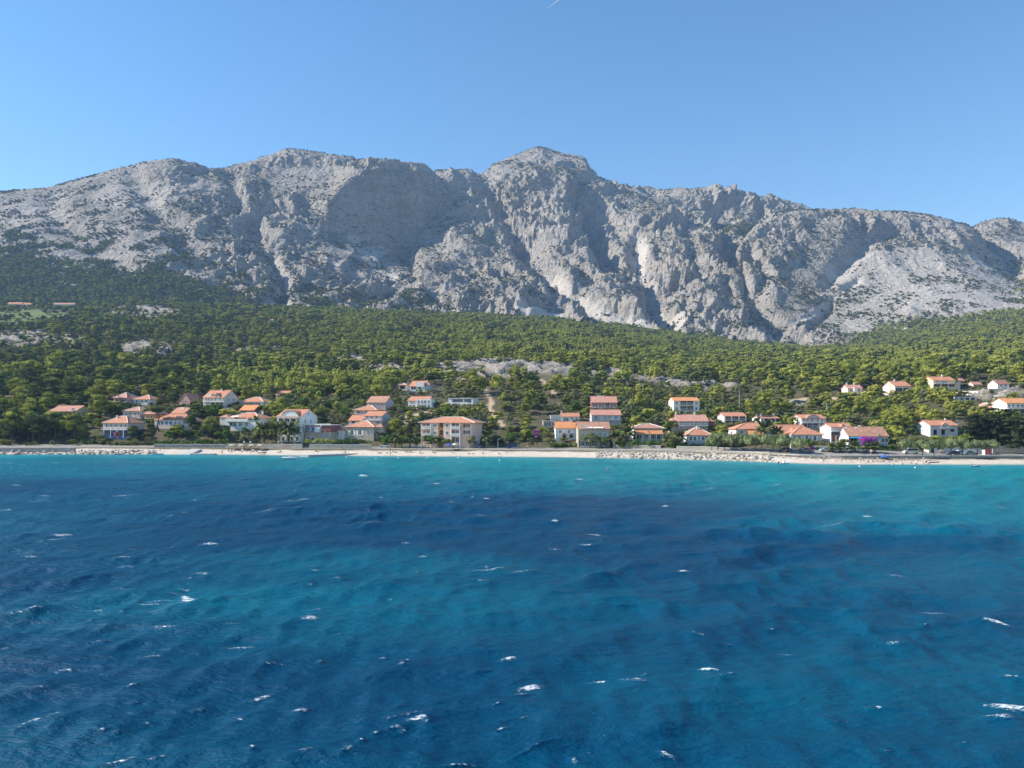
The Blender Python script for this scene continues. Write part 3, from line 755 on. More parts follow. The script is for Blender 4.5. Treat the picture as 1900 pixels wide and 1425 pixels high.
def link(name, me, mat, parent=None, loc=(0, 0, 0), scale=None, rot=None):
    if mat is not None and not me.materials: me.materials.append(mat)
    o = bpy.data.objects.new(name, me); COL.objects.link(o)
    if parent is not None: o.parent = parent
    o.location = loc
    if scale: o.scale = scale
    if rot: o.rotation_euler = rot
    return o
class MB:
    """collects boxes, prisms and tubes into one mesh"""
    def __init__(s): s.v = []; s.f = []
    def add(s, v, f):
        n = len(s.v); s.v += [tuple(p) for p in v]; s.f += [tuple(i + n for i in q) for q in f]
        return s
    def box(s, x0, x1, y0, y1, z0, z1):
        return s.add([(x0, y0, z0), (x1, y0, z0), (x1, y1, z0), (x0, y1, z0), (x0, y0, z1), (x1, y0, z1), (x1, y1, z1), (x0, y1, z1)],
                     [(0, 3, 2, 1), (4, 5, 6, 7), (0, 1, 5, 4), (1, 2, 6, 5), (2, 3, 7, 6), (3, 0, 4, 7)])
    def tube(s, p0, p1, r0, r1, n=6, caps=True):
        p0, p1 = Vector(p0), Vector(p1); d = (p1 - p0).normalized()
        a = d.orthogonal().normalized(); b = d.cross(a)
        v = [p + (a * math.cos(k * 2 * math.pi / n) + b * math.sin(k * 2 * math.pi / n)) * r for p, r in ((p0, r0), (p1, r1)) for k in range(n)]
        f = [(k, (k + 1) % n, n + (k + 1) % n, n + k) for k in range(n)]
        if caps: f += [tuple(range(n))[::-1], tuple(range(n, 2 * n))]
        return s.add(v, f)
    def prism(s, prof, axis, a, b):
        """extrude a 2D outline: axis 'x' -> outline in (y, z), axis 'y' -> outline in (x, z)"""
        n = len(prof)
        mk = (lambda q, t: (t, q[0], q[1])) if axis == 'x' else (lambda q, t: (q[0], t, q[1]))
        v = [mk(q, a) for q in prof] + [mk(q, b) for q in prof]
        f = [(k, (k + 1) % n, n + (k + 1) % n, n + k) for k in range(n)] + [tuple(range(n))[::-1], tuple(range(n, 2 * n))]
        return s.add(v, f)
    def mesh(s, name):
        me = bpy.data.meshes.new(name); me.from_pydata(s.v, [], s.f)
        bm = bmesh.new(); bm.from_mesh(me); bmesh.ops.recalc_face_normals(bm, faces=bm.faces); bm.to_mesh(me); bm.free()
        return me
    def build(s, name, mat, parent=None, loc=(0, 0, 0), rot=None, smooth=False):
        me = s.mesh(name)
        if smooth: me.polygons.foreach_set('use_smooth', [True] * len(me.polygons))
        return link(name, me, mat, parent, loc, None, rot)

def empty(name, loc, rz=0.0):
    o = bpy.data.objects.new(name, None); COL.objects.link(o)
    o.location = loc; o.rotation_euler = (0, 0, rz); o.empty_display_size = 0.5
    return o
def thing(name, label, cat, loc, group=None, rz=0.0):
    return tag(empty(name, loc, rz), label, cat, group)

# shared window meshes (unit size, centred at the bottom middle, facing -y)
def _win_meshes():
    fr = MB(); t = 0.09
    fr.box(-.5, -.5 + t, -.07, 0.02, 0, 1).box(.5 - t, .5, -.07, 0.02, 0, 1).box(-.5 + t, .5 - t, -.07, 0.02, 0, t * .8).box(-.5 + t, .5 - t, -.07, 0.02, 1 - t * .8, 1).box(-.03, .03, -.06, 0.02, t * .8, 1 - t * .8)
    pn = MB().box(-.42, .42, -.02, 0.015, .06, .94)
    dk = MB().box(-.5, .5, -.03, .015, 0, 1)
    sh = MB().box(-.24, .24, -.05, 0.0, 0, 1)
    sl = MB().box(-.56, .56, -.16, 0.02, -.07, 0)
    return [m.mesh(n) for m, n in ((fr, 'window_frame'), (pn, 'window_pane'), (dk, 'dark_shade_panel'), (sh, 'shutter'), (sl, 'window_sill'))]
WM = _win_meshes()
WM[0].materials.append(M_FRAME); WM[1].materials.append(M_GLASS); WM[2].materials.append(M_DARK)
WM[4].materials.append(M_TRIM)
PANE_BLUE = WM[1].copy(); PANE_BLUE.materials.clear(); PANE_BLUE.materials.append(M_BLUEGLASS)
FRAME_BROWN = WM[0].copy(); FRAME_BROWN.materials.clear(); FRAME_BROWN.materials.append(M_BROWN)
SHUT = {}
def shutter_mesh(key, mat):
    if key not in SHUT:
        SHUT[key] = WM[3].copy(); SHUT[key].materials.append(mat)
    return SHUT[key]
M_SHUT_G = flat('green_shutter', (.10, .17, .11), .6); M_SHUT_W = flat('white_shutter', (.80, .80, .78), .6, .04); M_SHUT_R = flat('red_brown_shutter', (.20, .06, .04), .6)
def window(root, x, z, w, h, kind='w', y=0.0, rz=0.0):
    """a window of the house: frame with pane, sill or shutters"""
    if kind in ('d', 'D'):                                   # loggia: flat dark panel, shade of the open bay painted in
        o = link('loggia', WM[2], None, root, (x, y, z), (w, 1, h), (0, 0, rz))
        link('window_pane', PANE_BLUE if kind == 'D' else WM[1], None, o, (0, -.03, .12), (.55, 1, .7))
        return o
    fm = FRAME_BROWN if kind == 'b' else WM[0]
    o = link('window', fm, None, root, (x, y, z), (w, 1, h), (0, 0, rz))
    link('window_pane', PANE_BLUE if kind == 'B' else WM[1], None, o)
    if kind in ('w', 's', 'g', 'r'): link('window_sill', WM[4], None, o)
    if kind in ('s', 'g', 'r'):
        m = shutter_mesh(kind, {'s': M_SHUT_W, 'g': M_SHUT_G, 'r': M_SHUT_R}[kind])
        for sx in (-.78, .78): link('shutter', m, None, o, (sx, 0, 0))
    return o
M_DISH = NT('white_dish', .5, .4); M_DISH.set('Base Color', (.82, .82, .82, 1)); M_DISH = M_DISH.m
def dish_mesh():
    m = MB(); n = 10; r = .5
    v = [(0, 0.18, 0)]; f = []
    for j, (rr, yy) in enumerate(((.28, .12), (.5, 0))):
        v += [(rr * math.cos(k * 2 * math.pi / n), yy, rr * math.sin(k * 2 * math.pi / n)) for k in range(n)]
    f += [(0, 1 + k, 1 + (k + 1) % n) for k in range(n)]
    f += [(1 + k, 1 + n + k, 1 + n + (k + 1) % n, 1 + (k + 1) % n) for k in range(n)]
    m.add(v, f).tube((0, .15, 0), (0, .45, -.45), .04, .04, 5)
    me = m.mesh('satellite_dish'); me.materials.append(M_DISH); return me
DISH = dish_mesh()

HOUSES = []      # (px0, px1, py_top, py_base, Y, X0, X1, depth) for keeping trees off them
def hipped(W, D, h, ov, z):
    """closed hip roof over a W x D plan"""
    x0, x1, y0, y1 = -ov, W + ov, -ov, D + ov
    half = min(W, D) / 2 + ov
    if W >= D: a, b = (x0 + half, (y0 + y1) / 2), (x1 - half, (y0 + y1) / 2)
    else: a, b = ((x0 + x1) / 2, y0 + half), ((x0 + x1) / 2, y1 - half)
    if abs(a[0] - b[0]) + abs(a[1] - b[1]) < .05:
        b = (a[0] + .06, a[1])
    m = MB(); t = .14
    v = [(x0, y0, z), (x1, y0, z), (x1, y1, z), (x0, y1, z), (*a, z + h), (*b, z + h), (x0, y0, z - t), (x1, y0, z - t), (x1, y1, z - t), (x0, y1, z - t)]
    if W >= D: f = [(0, 1, 5, 4), (1, 2, 5), (2, 3, 4, 5), (3, 0, 4)]
    else: f = [(0, 1, 4), (1, 2, 5, 4), (2, 3, 5), (3, 0, 4, 5)]
    f += [(6, 9, 8, 7), (0, 6, 7, 1), (1, 7, 8, 2), (2, 8, 9, 3), (3, 9, 6, 0)]
    m.add(v, f)
    cap = MB()
    for p, q in (((x0, y0, z), (*a, z + h)), ((x1, y0, z), (*(b if W >= D else a), z + h)), ((x1, y1, z), (*b, z + h)), ((x0, y1, z), (*(a if W >= D else b), z + h)), ((*a, z + h), (*b, z + h))):
        cap.tube(Vector(p) + Vector((0, 0, .05)), Vector(q) + Vector((0, 0, .05)), .13, .13, 5)
    return m, cap

def house(label, x0, x1, eave, ridge, base, roof='gable', rt='terracotta', wall='white', d=8.5, wins=(), side=(), Y=None, name='house', chim=(), dishes=(),
          balc=(), ov=.45, lower=None, mat=None, cat='house', group='houses along the bay', extra=None, sk=(), cover=.3, cap='light', dY=0):
    xm = (x0 + x1) / 2
    if Y is None: Y = spot(xm, base).y
    Y += dY
    s = Y / FOC
    X0, W = (x0 - PCX) * s, (x1 - x0) * s
    Zp = lambda py, yy=0.0: CAM_Z - (py - HOR) / FOC * (Y + yy)
    zb, ze = Zp(base), Zp(eave)
    root = thing(name, label, cat, (X0, Y, zb), group, -.26 if (x1 < 900 and base > 600) else 0.0)
    H = ze - zb
    wm = mat or wall_mat(wall)
    hb = -4.0
    k = MB()
    if roof == 'gable':
        rise = max(Zp(ridge, d / 2) - ze, 0.6)
        k.prism([(0, hb), (d, hb), (d, H), (d / 2, H + rise), (0, H)], 'x', 0, W)
        k.build('wall', wm, root)
        sl = rise / (d / 2); t = .16
        r = MB()
        for sg in (1, -1):
            e = (d / 2 + ov) * sg; yc = d / 2
            pr = [(yc, H + rise + .03), (yc - e, H + .03 - sl * ov), (yc - e, H + .03 + t - sl * ov), (yc, H + rise + .03 + t)]
            r.prism(pr, 'x', -ov * .7, W + ov * .7)
        ro = r.build('roof', RM(rt), root)
        c2 = MB().tube((-ov * .7, d / 2, H + rise + .2), (W + ov * .7, d / 2, H + rise + .2), .15, .15, 6)
        c2.build('ridge_cap', RM('faded'), ro)
        top = H + rise
    elif roof == 'front':                                   # gable end faces the sea
        rise = max(CAM_Z - (ridge - HOR) / FOC * Y - ze, .6)
        k.prism([(0, hb), (W, hb), (W, H), (W / 2, H + rise), (0, H)], 'y', 0, d)
        k.build('wall', wm, root)
        sl = rise / (W / 2); t = .16; r = MB()
        for sg in (1, -1):
            e = (W / 2 + ov) * sg; xc = W / 2
            r.prism([(xc, H + rise + .03), (xc - e, H + .03 - sl * ov), (xc - e, H + .03 + t - sl * ov), (xc, H + rise + .03 + t)], 'y', -ov * .5, d + ov * .5)
        ro = r.build('roof', RM(rt), root); top = H + rise
    elif roof == 'hip':
        rise = max(Zp(ridge, d / 2) - ze, .7)
        k.box(0, W, 0, d, hb, H - .1); k.build('wall', wm, root)
        m, c2 = hipped(W, d, rise, ov, H)
        ro = m.build('roof', RM(rt), root)
        c2.build('hip_cap', M_TRIM if cap == 'light' else RM('faded'), ro)
        top = H + rise
        sl = rise / (d / 2)
    else:                                                   # flat
        k.box(0, W, 0, d, hb, H); k.build('wall', wm, root)
        ro = MB().box(-.25, W + .25, -.25, d + .25, H + .003, H + .22).build('roof', M_TRIM, root); top = H + .3; sl = 0
    if lower:                                               # a storey in another colour
        MB().box(-.03, W + .03, -.03, d + .03, hb, Zp(lower[0]) - zb).build('lower_storey', lower[1] if not isinstance(lower[1], str) else wall_mat(lower[1]), root)
    yo = -.03 if lower else 0
    for (py, xs, w, h, kd) in wins:
        for x in xs: window(root, (x - x0) * s, Zp(py) - zb - h / 2, w, h, kd, y=yo - .002)
    for (sd, f, py, w, h, kd) in side:
        window(root, -.002 if sd == 'L' else W + .002, Zp(py, f * d) - zb - h / 2, w, h, kd, y=f * d, rz=-math.pi / 2 if sd == 'L' else math.pi / 2)
        root.children[-1].location = (-.002 if sd == 'L' else W + .002, f * d, Zp(py, f * d) - zb - h / 2)
    for (bx0, bx1, py, dep) in balc:                        # balcony: slab and railing
        a, b2, z = (bx0 - x0) * s, (bx1 - x0) * s, Zp(py) - zb
        bo = MB().box(a, b2, -dep, -.04, z - .18, z).build('balcony', M_TRIM, root)
        rl = MB().box(a, b2, -dep, -dep + .06, z + .95, z + 1.02).box(a, a + .06, -dep + .06, -.04, z + .95, z + 1.02).box(b2 - .06, b2, -dep + .06, -.04, z + .95, z + 1.02)
        n = max(3, int((b2 - a) / .35))
        for i in range(n + 1):
            xx = a + .03 + (b2 - a - .06) * i / n
            rl.box(xx - .03, xx + .03, -dep + .01, -dep + .05, z, z + .95)
        rl.build('railing', M_FRAME, bo)
    for (cx, fy) in chim:
        xx = (cx - x0) * s; yy = fy * d
        zz = H + (sl * min(yy, d - yy) if sl else 0)
        co = MB().box(xx - .3, xx + .3, yy - .3, yy + .3, zz - .3, zz + 1.1).box(xx - .38, xx + .38, yy - .38, yy + .38, zz + 1.1, zz + 1.25).build('chimney', M_TRIM, ro)
    for (cx, fy, w) in sk:                                  # roof windows
        xx = (cx - x0) * s; yy = fy * d; zz = H + sl * yy + .22
        MB().box(-w / 2, w / 2, -.5, .5, -.04, .07).build('skylight', M_METAL, ro, (xx, yy, zz), (math.atan(sl), 0, 0))
    for (cx, py) in dishes:
        link('satellite_dish', DISH, None, root, ((cx - x0) * s, -.5, Zp(py) - zb), (1.5, 1.5, 1.5), (0.3, 0, 0.4))
    HOUSES.append((x0, x1, min(eave, ridge), base, Y, X0, X0 + W, d, cover))
    root['_s'] = s
    if extra: extra(root, dict(s=s, W=W, H=H, d=d, Zp=lambda py, yy=0.0: Zp(py, yy) - zb, X=lambda px: (px - x0) * s, ro=ro, sl=sl, wm=wm, rt=rt, Y=Y))
    del root['_s']
    return root

# extra pieces some houses have
def arch_dormer(x0, x1, y_top, y_bot, rt=None, wk='white', curved=True, win=True):
    def f(root, c):
        a, b = c['X'](x0), c['X'](x1); z0, z1 = c['Zp'](y_bot), c['Zp'](y_top)
        n = 9; prof = [(a, z0)]
        for i in range(n):
            t = i / (n - 1)
            prof.append((a + (b - a) * t, z0 + (z1 - z0) * ((1 - (2 * t - 1) ** 2) ** .7 if curved else 1 - abs(2 * t - 1)) * .75 + .25 * (z1 - z0)))
        prof.append((b, z0))
        dm = MB().prism(prof, 'y', -.12, c['d'] * .42).build('dormer', wall_mat(wk), root)
        rp = [(p[0] * 1.0, p[1] + .02) for p in prof[1:-1]]; up = [(p[0], p[1] + .16) for p in rp]
        MB().prism(rp + up[::-1], 'y', -.35, c['d'] * .45).build('dormer_roof', RM(rt or c['rt']), dm)
        if win:
            h = (z1 - z0) * .45
            window(root, (a + b) / 2, z0 + .25, min(1.6, (b - a) * .4), h, 'w', y=-.125)
    return f
def box_part(nm, mat, x0, x1, y_top, y_bot, ya, yb):
    def f(root, c):
        MB().box(c['X'](x0), c['X'](x1), ya, yb, c['Zp'](y_bot), c['Zp'](y_top)).build(nm, mat, root)
    return f
def lean_roof(nm, rt, x0, x1, y_top, y_bot, dep):
    def f(root, c):
        z1, z0 = c['Zp'](y_top), c['Zp'](y_bot, -dep)
        MB().prism([(-dep, z0), (-.03, z1), (-.03, z1 + .18), (-dep, z0 + .18)], 'x', c['X'](x0), c['X'](x1)).build(nm, RM(rt), root)
        p = MB()
        for t in (0.02, .5, .98):
            xx = c['X'](x0 + (x1 - x0) * t); p.box(xx - .14, xx + .14, -dep + .1, -dep + .38, -3, z0)
        p.build('porch_posts', M_TRIM, root)
    return f
def wing(side_, x0, x1, eave, ridge, base, wk, rt, d=7, yo=0.6, flat_=False):
    def f(root, c):
        a, b = c['X'](x0), c['X'](x1); H = c['Zp'](eave, yo); z0 = -4
        w = MB().box(a, b, yo, yo + d, z0, H - .1).build('wing', wall_mat(wk) if isinstance(wk, str) else wk, root)
        if flat_:
            MB().box(a - .2, b + .2, yo - .2, yo + d + .2, H - .097, H + .12).build('wing_roof', M_TRIM, w)
        else:
            m, cp = hipped(b - a, d, max(.7, c['Zp'](ridge, yo + d / 2) - H), .35, H)
            o = m.build('wing_roof', RM(rt), w, (a, yo, 0))
    return f
def posts(xs, y_top, y_bot, y=-.9, r=.13, mat=None):
    def f(root, c):
        for x in xs:
            MB().box(c['X'](x) - r, c['X'](x) + r, y - r, y + r, c['Zp'](y_bot), c['Zp'](y_top)).build('pillar', mat or M_TRIM, root)
    return f
def awning(x0, x1, y_top, y_bot, mat, dep=1.2):
    def f(root, c):
        z1, z0 = c['Zp'](y_top), c['Zp'](y_bot, -dep)
        MB().prism([(-dep, z0), (-.03, z1), (-.03, z1 + .07), (-dep, z0 + .07)], 'x', c['X'](x0), c['X'](x1)).build('awning', mat, root)
    return f
def many(*fs):
    def f(root, c):
        for g in fs: g(root, c)
    return f
M_AWN = flat('blue_awning', (.02, .33, .68), .6, .05)
M_AWNW = flat('white_awning', (.8, .79, .76), .6, .05)
M_SOLAR = NT('roof_glazing', .1, .5); M_SOLAR.set('Base Color', (.45, .5, .55, 1)); M_SOLAR = M_SOLAR.m

# ------------------------------------------------------------------ the houses, from left to right
house('long cream house with a tiled gable roof half hidden in the far left pines', 92, 151, 763, 753.5, 779, rt='faded', wall='cream', d=10, wins=[(769, [110, 125, 140], 1.1, 1.1, 'w')], side=[('R', .55, 769, 2.4, 1.6, 'd'), ('R', .3, 774, 1, 1.4, 'w')], dishes=[(147, 760)], cover=.5)
house('two storey villa with red hip roof and blue lower storey above the left rocks', 191, 246, 784.5, 772, 811, 'hip', 'terracotta', 'mauve', 10, [(790, [199, 210, 221, 232, 241], 1.3, 1.7, 'w'), (804, [197, 208, 220, 232, 242], 1.5, 1.9, 'd')], balc=[(191, 246, 797, 1.1)], lower=(797, 'blue'), chim=[(209, .35)], extra=posts([197, 212, 226, 240], 797, 812, -1.0))
house('pink villa with low tiled roof at the pine edge above the blue villa', 211, 240, 738, 728.5, 750, 'hip', 'pink', 'pink', 9, [(743, [218, 228, 235], 1.4, 1.3, 'w')], lower=(745, 'white'), dishes=[(222, 734)])
house('low white house with a red hip roof right beside the pink villa in the pines', 248, 284, 741, 733, 750, 'hip', 'terracotta', 'white', 9, [(745, [255, 266, 276], 1.2, 1.1, 'w')])
house('pale house with a plain tiled hip roof directly behind the blue villa', 228, 266, 762.5, 755, 779, 'hip', 'faded', 'palepink', 9, [(768, [235, 244, 255, 262], 1.1, 1.2, 'w')])
house('small house with an orange wall between two tiled roofs behind the leaning pine', 268, 291, 768, 758.5, 781, 'hip', 'pink', 'orange', 8, [(774, [274, 283], 1.3, 1.2, 'w')])
house('pink house whose tall gable faces the sea, in front of the umbrella pines', 331, 357, 744, 730, 754, 'front', 'pink', 'pink', 10, [(745, [341, 347], .7, .8, 'w'), (750, [337, 351], .8, .9, 'w')])
house('large pale three storey house with double red gable roof on the left hillside', 377, 421, 737.5, 725, 757, 'gable', 'terracotta', 'offwhite', 12, [(742, [384, 389, 395, 403, 413], .9, 1.6, 'w'), (750.5, [398, 408, 416], 1.6, 1.8, 'd')], side=[('R', .3, 742, .9, 1.4, 'w'), ('R', .65, 742, .9, 1.4, 'w'), ('R', .35, 732, .7, .8, 'w'), ('R', .62, 732, .7, .8, 'w')],
      balc=[(378, 420, 745.5, 1.0)], chim=[(402, .45)], extra=many(box_part('dormer', wall_mat('white'), 382, 392, 730.5, 736, .8, 4), arch_dormer(401, 412, 730, 737.5, wk='offwhite', curved=False)))
house('long white bungalow with a wide orange roof behind the leaning pine', 287, 360, 779, 768, 793, 'hip', 'terracotta', 'white', 9, [(785, [296, 304, 313, 322, 332, 341, 350], 1.5, 1.7, 'B')], cap='dark', lower=(788, 'palepink'))
house('pale house with a white skylight in its red roof behind the long bungalow', 318, 346, 766.5, 757, 774, 'gable', 'terracotta', 'palepink', 9, [(770, [326, 338], 1.1, 1.0, 'w')], sk=[(329, .45, 2.6)], extra=box_part('skylight', M_TRIM, 324, 336, 757.6, 759.5, 3.2, 5.2))
house('low white house with a broad red hip roof, four windows in a row', 445, 494, 745.5, 737, 755, 'hip', 'terracotta', 'white', 10, [(749.5, [451, 462, 471, 483], 1.3, 1.2, 'g')])
house('small house with a bright orange new roof just below the broad hip roof', 445, 475, 761, 752.2, 769, 'gable', 'orange', 'brown', 8, [(764, [450, 464], 1.3, 1.2, 'w')])
house('white modern villa with balconies in front of a wide red roof, left of the palms', 421, 489, 776, 765.5, 797, 'hip', 'terracotta', 'white', 12, [(787, [430, 438, 450, 463], 1.8, 1.8, 'B'), (777, [441, 457, 470], 1.8, 1.3, 'D')], balc=[(421, 468, 782, 1.3)], lower=None, extra=many(wing('L', 404, 421, 774, 768.5, 797, 'offwhite', 'faded'), box_part('parapet', wall_mat('white'), 421, 468, 778, 782, -1.42, -1.3), awning(433, 447, 771.5, 773.5, M_AWNW)), chim=[(483, .4)])
house('large white guest house with an arched attic gable and brown shaded bays behind the palms', 514, 563, 773, 760.5, 822, 'gable', 'terracotta', 'white', 14, [(781.5, [522, 535, 548], 2.0, 2.0, 'D'), (781.5, [558], 1.2, 1.8, 'w'), (797, [520, 533, 546, 558], 1.2, 1.6, 'w'), (814, [508.5 + 9, 527, 536, 545, 556], 1.2, 2.2, 'w')], side=[('R', .25, 782, 1, 1.6, 'w'), ('R', .6, 782, 1, 1.6, 'w'), ('R', .45, 768, 1, 1.1, 'w')],
      balc=[(514, 559, 787, 1.2), (514, 559, 775.5, 1.0)], extra=many(arch_dormer(524, 558, 761.5, 774, wk='white', win=False), posts([514.6, 524, 535, 547, 558.4], 775, 787, -1.0, .1, M_BROWN)), dishes=[(572, 776)])
house('low annexe with a maroon upper wall and stone base joined to the white guest house', 566, 618, 789, 789, 821, 'flat', wall='maroon', d=9, wins=[(796, [574, 583, 592], 1.9, 1.8, 'B'), (814.5, [573, 582], 1.5, 1.7, 'w')], lower=(802, M_STONE), extra=many(posts([567, 578, 588, 600], 789, 802, -.6, .12), box_part('terrace_wall', M_TRIM, 566, 620, 786, 789, -.4, -.2), box_part('screen', M_FRAME, 588, 598, 792, 802, -.9, -.7)))
house('small house with a red roof just showing above the trees, highest on the left slope', 512, 536, 733, 726, 741, 'gable', 'terracotta', 'offwhite', 8, [(737, [517, 524], .9, .9, 'w')], cover=.7)
house('tiny hut with an orange roof buried in the pines above the guest house', 608, 624, 735.5, 731, 740, 'gable', 'orange', 'peach', 6, [(738, [616], .8, .8, 'w')], cover=.6)
house('small white pavilion with a pyramid roof beside the stone villa', 611, 640, 798, 789, 813, 'hip', 'terracotta', 'white', 7, [(805, [617, 627], 1.3, 1.6, 's')], lower=None)
house('single storey stone villa with red hip roof and white shutters behind the beach wall', 641, 698, 792, 781, 813, 'hip', 'terracotta', 'cream', 11, [(802.5, [654, 670], 1.6, 2.3, 's'), (802, [687, 694], 1.0, 2.0, 'B')], mat=M_STONE, extra=wing('R', 698, 712, 792, 785, 813, M_STONE, 'faded', 6, 2))
house('small orange roofed house squeezed behind the stone villa', 647, 674, 780, 771, 789, 'gable', 'terracotta', 'offwhite', 8, [(784, [657, 667], 1.4, 1.1, 'd')])
house('pale house with a red pyramid roof in the middle of the stepped cluster', 657, 702, 761, 752, 775, 'hip', 'terracotta', 'palepink', 10, [(765.5, [666, 682, 694], 1.2, 1.3, 'w')])
house('grey house with a long balcony and red gable roof, right of the stepped cluster', 676, 712, 771.5, 764, 789, 'gable', 'terracotta', 'grey', 9, [(775, [682, 691, 701], 1.3, 1.6, 'w'), (784, [684, 692, 703], 1.3, 1.7, 'B')], side=[('R', .5, 779, 1, 1.3, 'w')], balc=[(677, 711, 779.5, 1.2)])
house('tall lavender grey house with a plain red gable roof, topmost of the stepped cluster', 681, 718, 746.5, 736, 765, 'gable', 'faded', 'mauve', 10, [(750.5, [688, 704, 711], 1.1, 1.3, 'w'), (758, [690, 702], 1.1, 1.3, 'w')])  # lavender grey is the front's shade, put into the wall colour
house('white house with a red roof and upper terrace box, highest above the dirt track', 760, 790, 716.5, 707.5, 726, 'gable', 'terracotta', 'white', 10, [(720.5, [765, 770, 780], 1.3, 1.4, 'd')], extra=many(box_part('upper_storey', wall_mat('white'), 774, 789, 709.5, 718, -.5, 3.5), wing('R', 790, 799, 714, 710.5, 726, 'bluegrey', 'terracotta', 6, 1)))
house('small open pavilion with a flat red roof left of the highest white house', 741, 754, 714.5, 711, 724, 'hip', 'terracotta', 'offwhite', 6, [(719, [747], 3, 1.8, 'd')], ov=.6)
house('white house with a projecting glazed bay and red roof below the highest white house', 757, 797, 743.5, 736.5, 758, 'gable', 'terracotta', 'white', 9, [(753, [762, 769], 1.2, 1.2, 'w')],
      extra=many(box_part('bay', wall_mat('white'), 776, 805, 741, 758, -1.5, 4), lambda r, c: [window(r, c['X'](x), c['Zp'](yy) - .9, 1.2, 1.8, 'B', y=-1.502) for x in (780, 787, 793, 800) for yy in (746, 753.5)]))
house('low modern villa with a flat roof and wide blue windows beside the dirt track', 832, 880, 739.5, 739, 751, 'flat', wall='white', d=9, wins=[(744, [843, 850, 857, 866, 873], 1.9, 1.7, 'D')], extra=box_part('terrace_wall', wall_mat('white'), 830, 872, 746.5, 752, -2.2, -1.9), name='villa')
def apartments(root, c):
    X, Z, s = c['X'], c['Zp'], c['s']
    MB().box(X(803.5), X(816.5), -1.2, .5, -4, c['H'] - .12).build('bay', wall_mat('peach'), root)
    MB().box(X(827), X(841.5), -1.2, .5, -4, c['H'] - .12).build('bay', wall_mat('peach'), root)
    MB().box(X(816.5), X(827), -.35, -.02, -4, c['H'] - .12).build('stairwell', wall_mat('orange'), root)
    for yy in (789.5, 803): 
        for x in (810, 834): window(root, X(x), Z(yy) - .75, 1.3, 1.5, 'w', y=-1.203)
        window(root, X(823), Z(yy) - .8, 1.6, 1.9, 'd', y=-.353)
    for (a, b) in ((783.5, 803.2), (841.8, 859.5)):
        for yy in (790, 803, 816):
            MB().box(X(a), X(b), -.06, -.02, Z(yy + 5), Z(yy - 6)).build('recess', wall_mat('salmon'), root)  # darker salmon panel stands in for the shaded wall behind the balcony
            window(root, X((a + b) / 2 + 2), Z(yy + 4.2), 1.5, 2.0, 'w', y=-.063); window(root, X(a + 4), Z(yy + 4.2), 1.0, 2.0, 'w', y=-.063)
        for yy in (795, 808):
            bo = MB().box(X(a), X(b), -1.5, -.065, Z(yy) - .2, Z(yy)).build('balcony', M_TRIM, root)
            r = MB().box(X(a), X(b), -1.5, -1.36, Z(yy) + .9, Z(yy) + 1.05)
            for i in range(15):
                xx = X(a) + .1 + (X(b) - X(a) - .2) * i / 14; r.box(xx - .07, xx + .07, -1.48, -1.38, Z(yy), Z(yy) + .9)
            r.build('balustrade', M_FRAME, bo)
        for px_ in (a + .5, b - .5):
            MB().box(X(px_) - .15, X(px_) + .15, -1.45, -1.15, -4, c['H'] - .12).build('pillar', M_TRIM, root)
    for yy in (789.5, 801.5): window(root, X(870), Z(yy) - .75, 1.3, 1.5, 'r')
house('three storey apartment house with white balconies, orange stairwell and wide red hip roof', 784, 881, 784, 773.8, 828, 'hip', 'terracotta', 'peach', 13, ov=1.55, extra=apartments, name='apartment_house', cat='apartment house', cover=.35)
house('small white house with two glazed doors and a red roof above the orange roof', 1042, 1075, 773, 767, 784, 'gable', 'terracotta', 'white', 8, [(778.5, [1048, 1052, 1061, 1070], 1.3, 1.8, 'B')], chim=[(1043, .5)], extra=wing('L', 1022, 1042, 771, 770, 784, 'grey', 'faded', 6, 1, True))
house('pinkish grey flat roofed block behind the purple bush', 1008, 1031, 781.5, 781, 794, 'flat', wall='mauve', d=8, wins=[(787, [1016], 1.2, 1.6, 'g'), (787, [1026], 1, 1, 'w')])
house('white house with a bright orange roof left of the long stone house', 1031, 1073, 794.5, 783, 817, 'gable', 'orange', 'white', 9, [(801, [1040, 1056], 1.2, 1.2, 'w'), (808, [1047, 1060], 1.4, 2, 'd')], balc=[(1041, 1066, 805, 1.1)], chim=[(1062, .48)])
house('long stone house with an old mottled roof and white balcony on the waterfront', 1073, 1131, 795.5, 783.5, 830, 'gable', 'old', 'cream', 10, [(806, [1092, 1104, 1114, 1123], 1.2, 1.7, 'w'), (823, [1081, 1090, 1101, 1120], 1.4, 2.2, 'g')], side=[('R', .4, 800, .9, 1.4, 'w')], balc=[(1085, 1129, 808.5, 1.3)], mat=M_STONE, dishes=[(1083, 790)],
      extra=many(awning(1086, 1099, 792.5, 794.5, M_AWNW, 1.5), awning(1101, 1119, 792.5, 794.5, M_AWNW, 1.5)), cover=.5)
house('pink two storey house with brown shutters and a glazed strip in its roof', 1098, 1145, 746.5, 736, 763, 'gable', 'pink', 'pink', 10, [(752, [1104, 1116, 1138], 1.1, 1.8, 'r'), (752, [1127], 1.8, 2, 'D'), (760, [1105, 1117, 1128, 1138], 1.1, 1.2, 'r')], balc=[(1099, 1144, 756.5, .9)], sk=[(1112, .5, 1.0), (1116, .5, 1.0), (1121, .5, 1.0)])
house('wide blue grey house with white glazed loggias below the pink one', 1098, 1152, 770, 761, 791, 'gable', 'pink', 'bluegrey', 9, [(775, [1106, 1124, 1130, 1143], 1.9, 1.9, 'B'), (783, [1124, 1134], 1.5, 1.7, 'B')], balc=[(1117, 1150, 779, 1.0)], side=[('L', .5, 776, 1, 1.3, 'w')], extra=box_part('party_wall', M_TRIM, 1114.6, 1116, 769.5, 791, -.35, .2))  # blue grey of the shaded front put into the whole wall colour
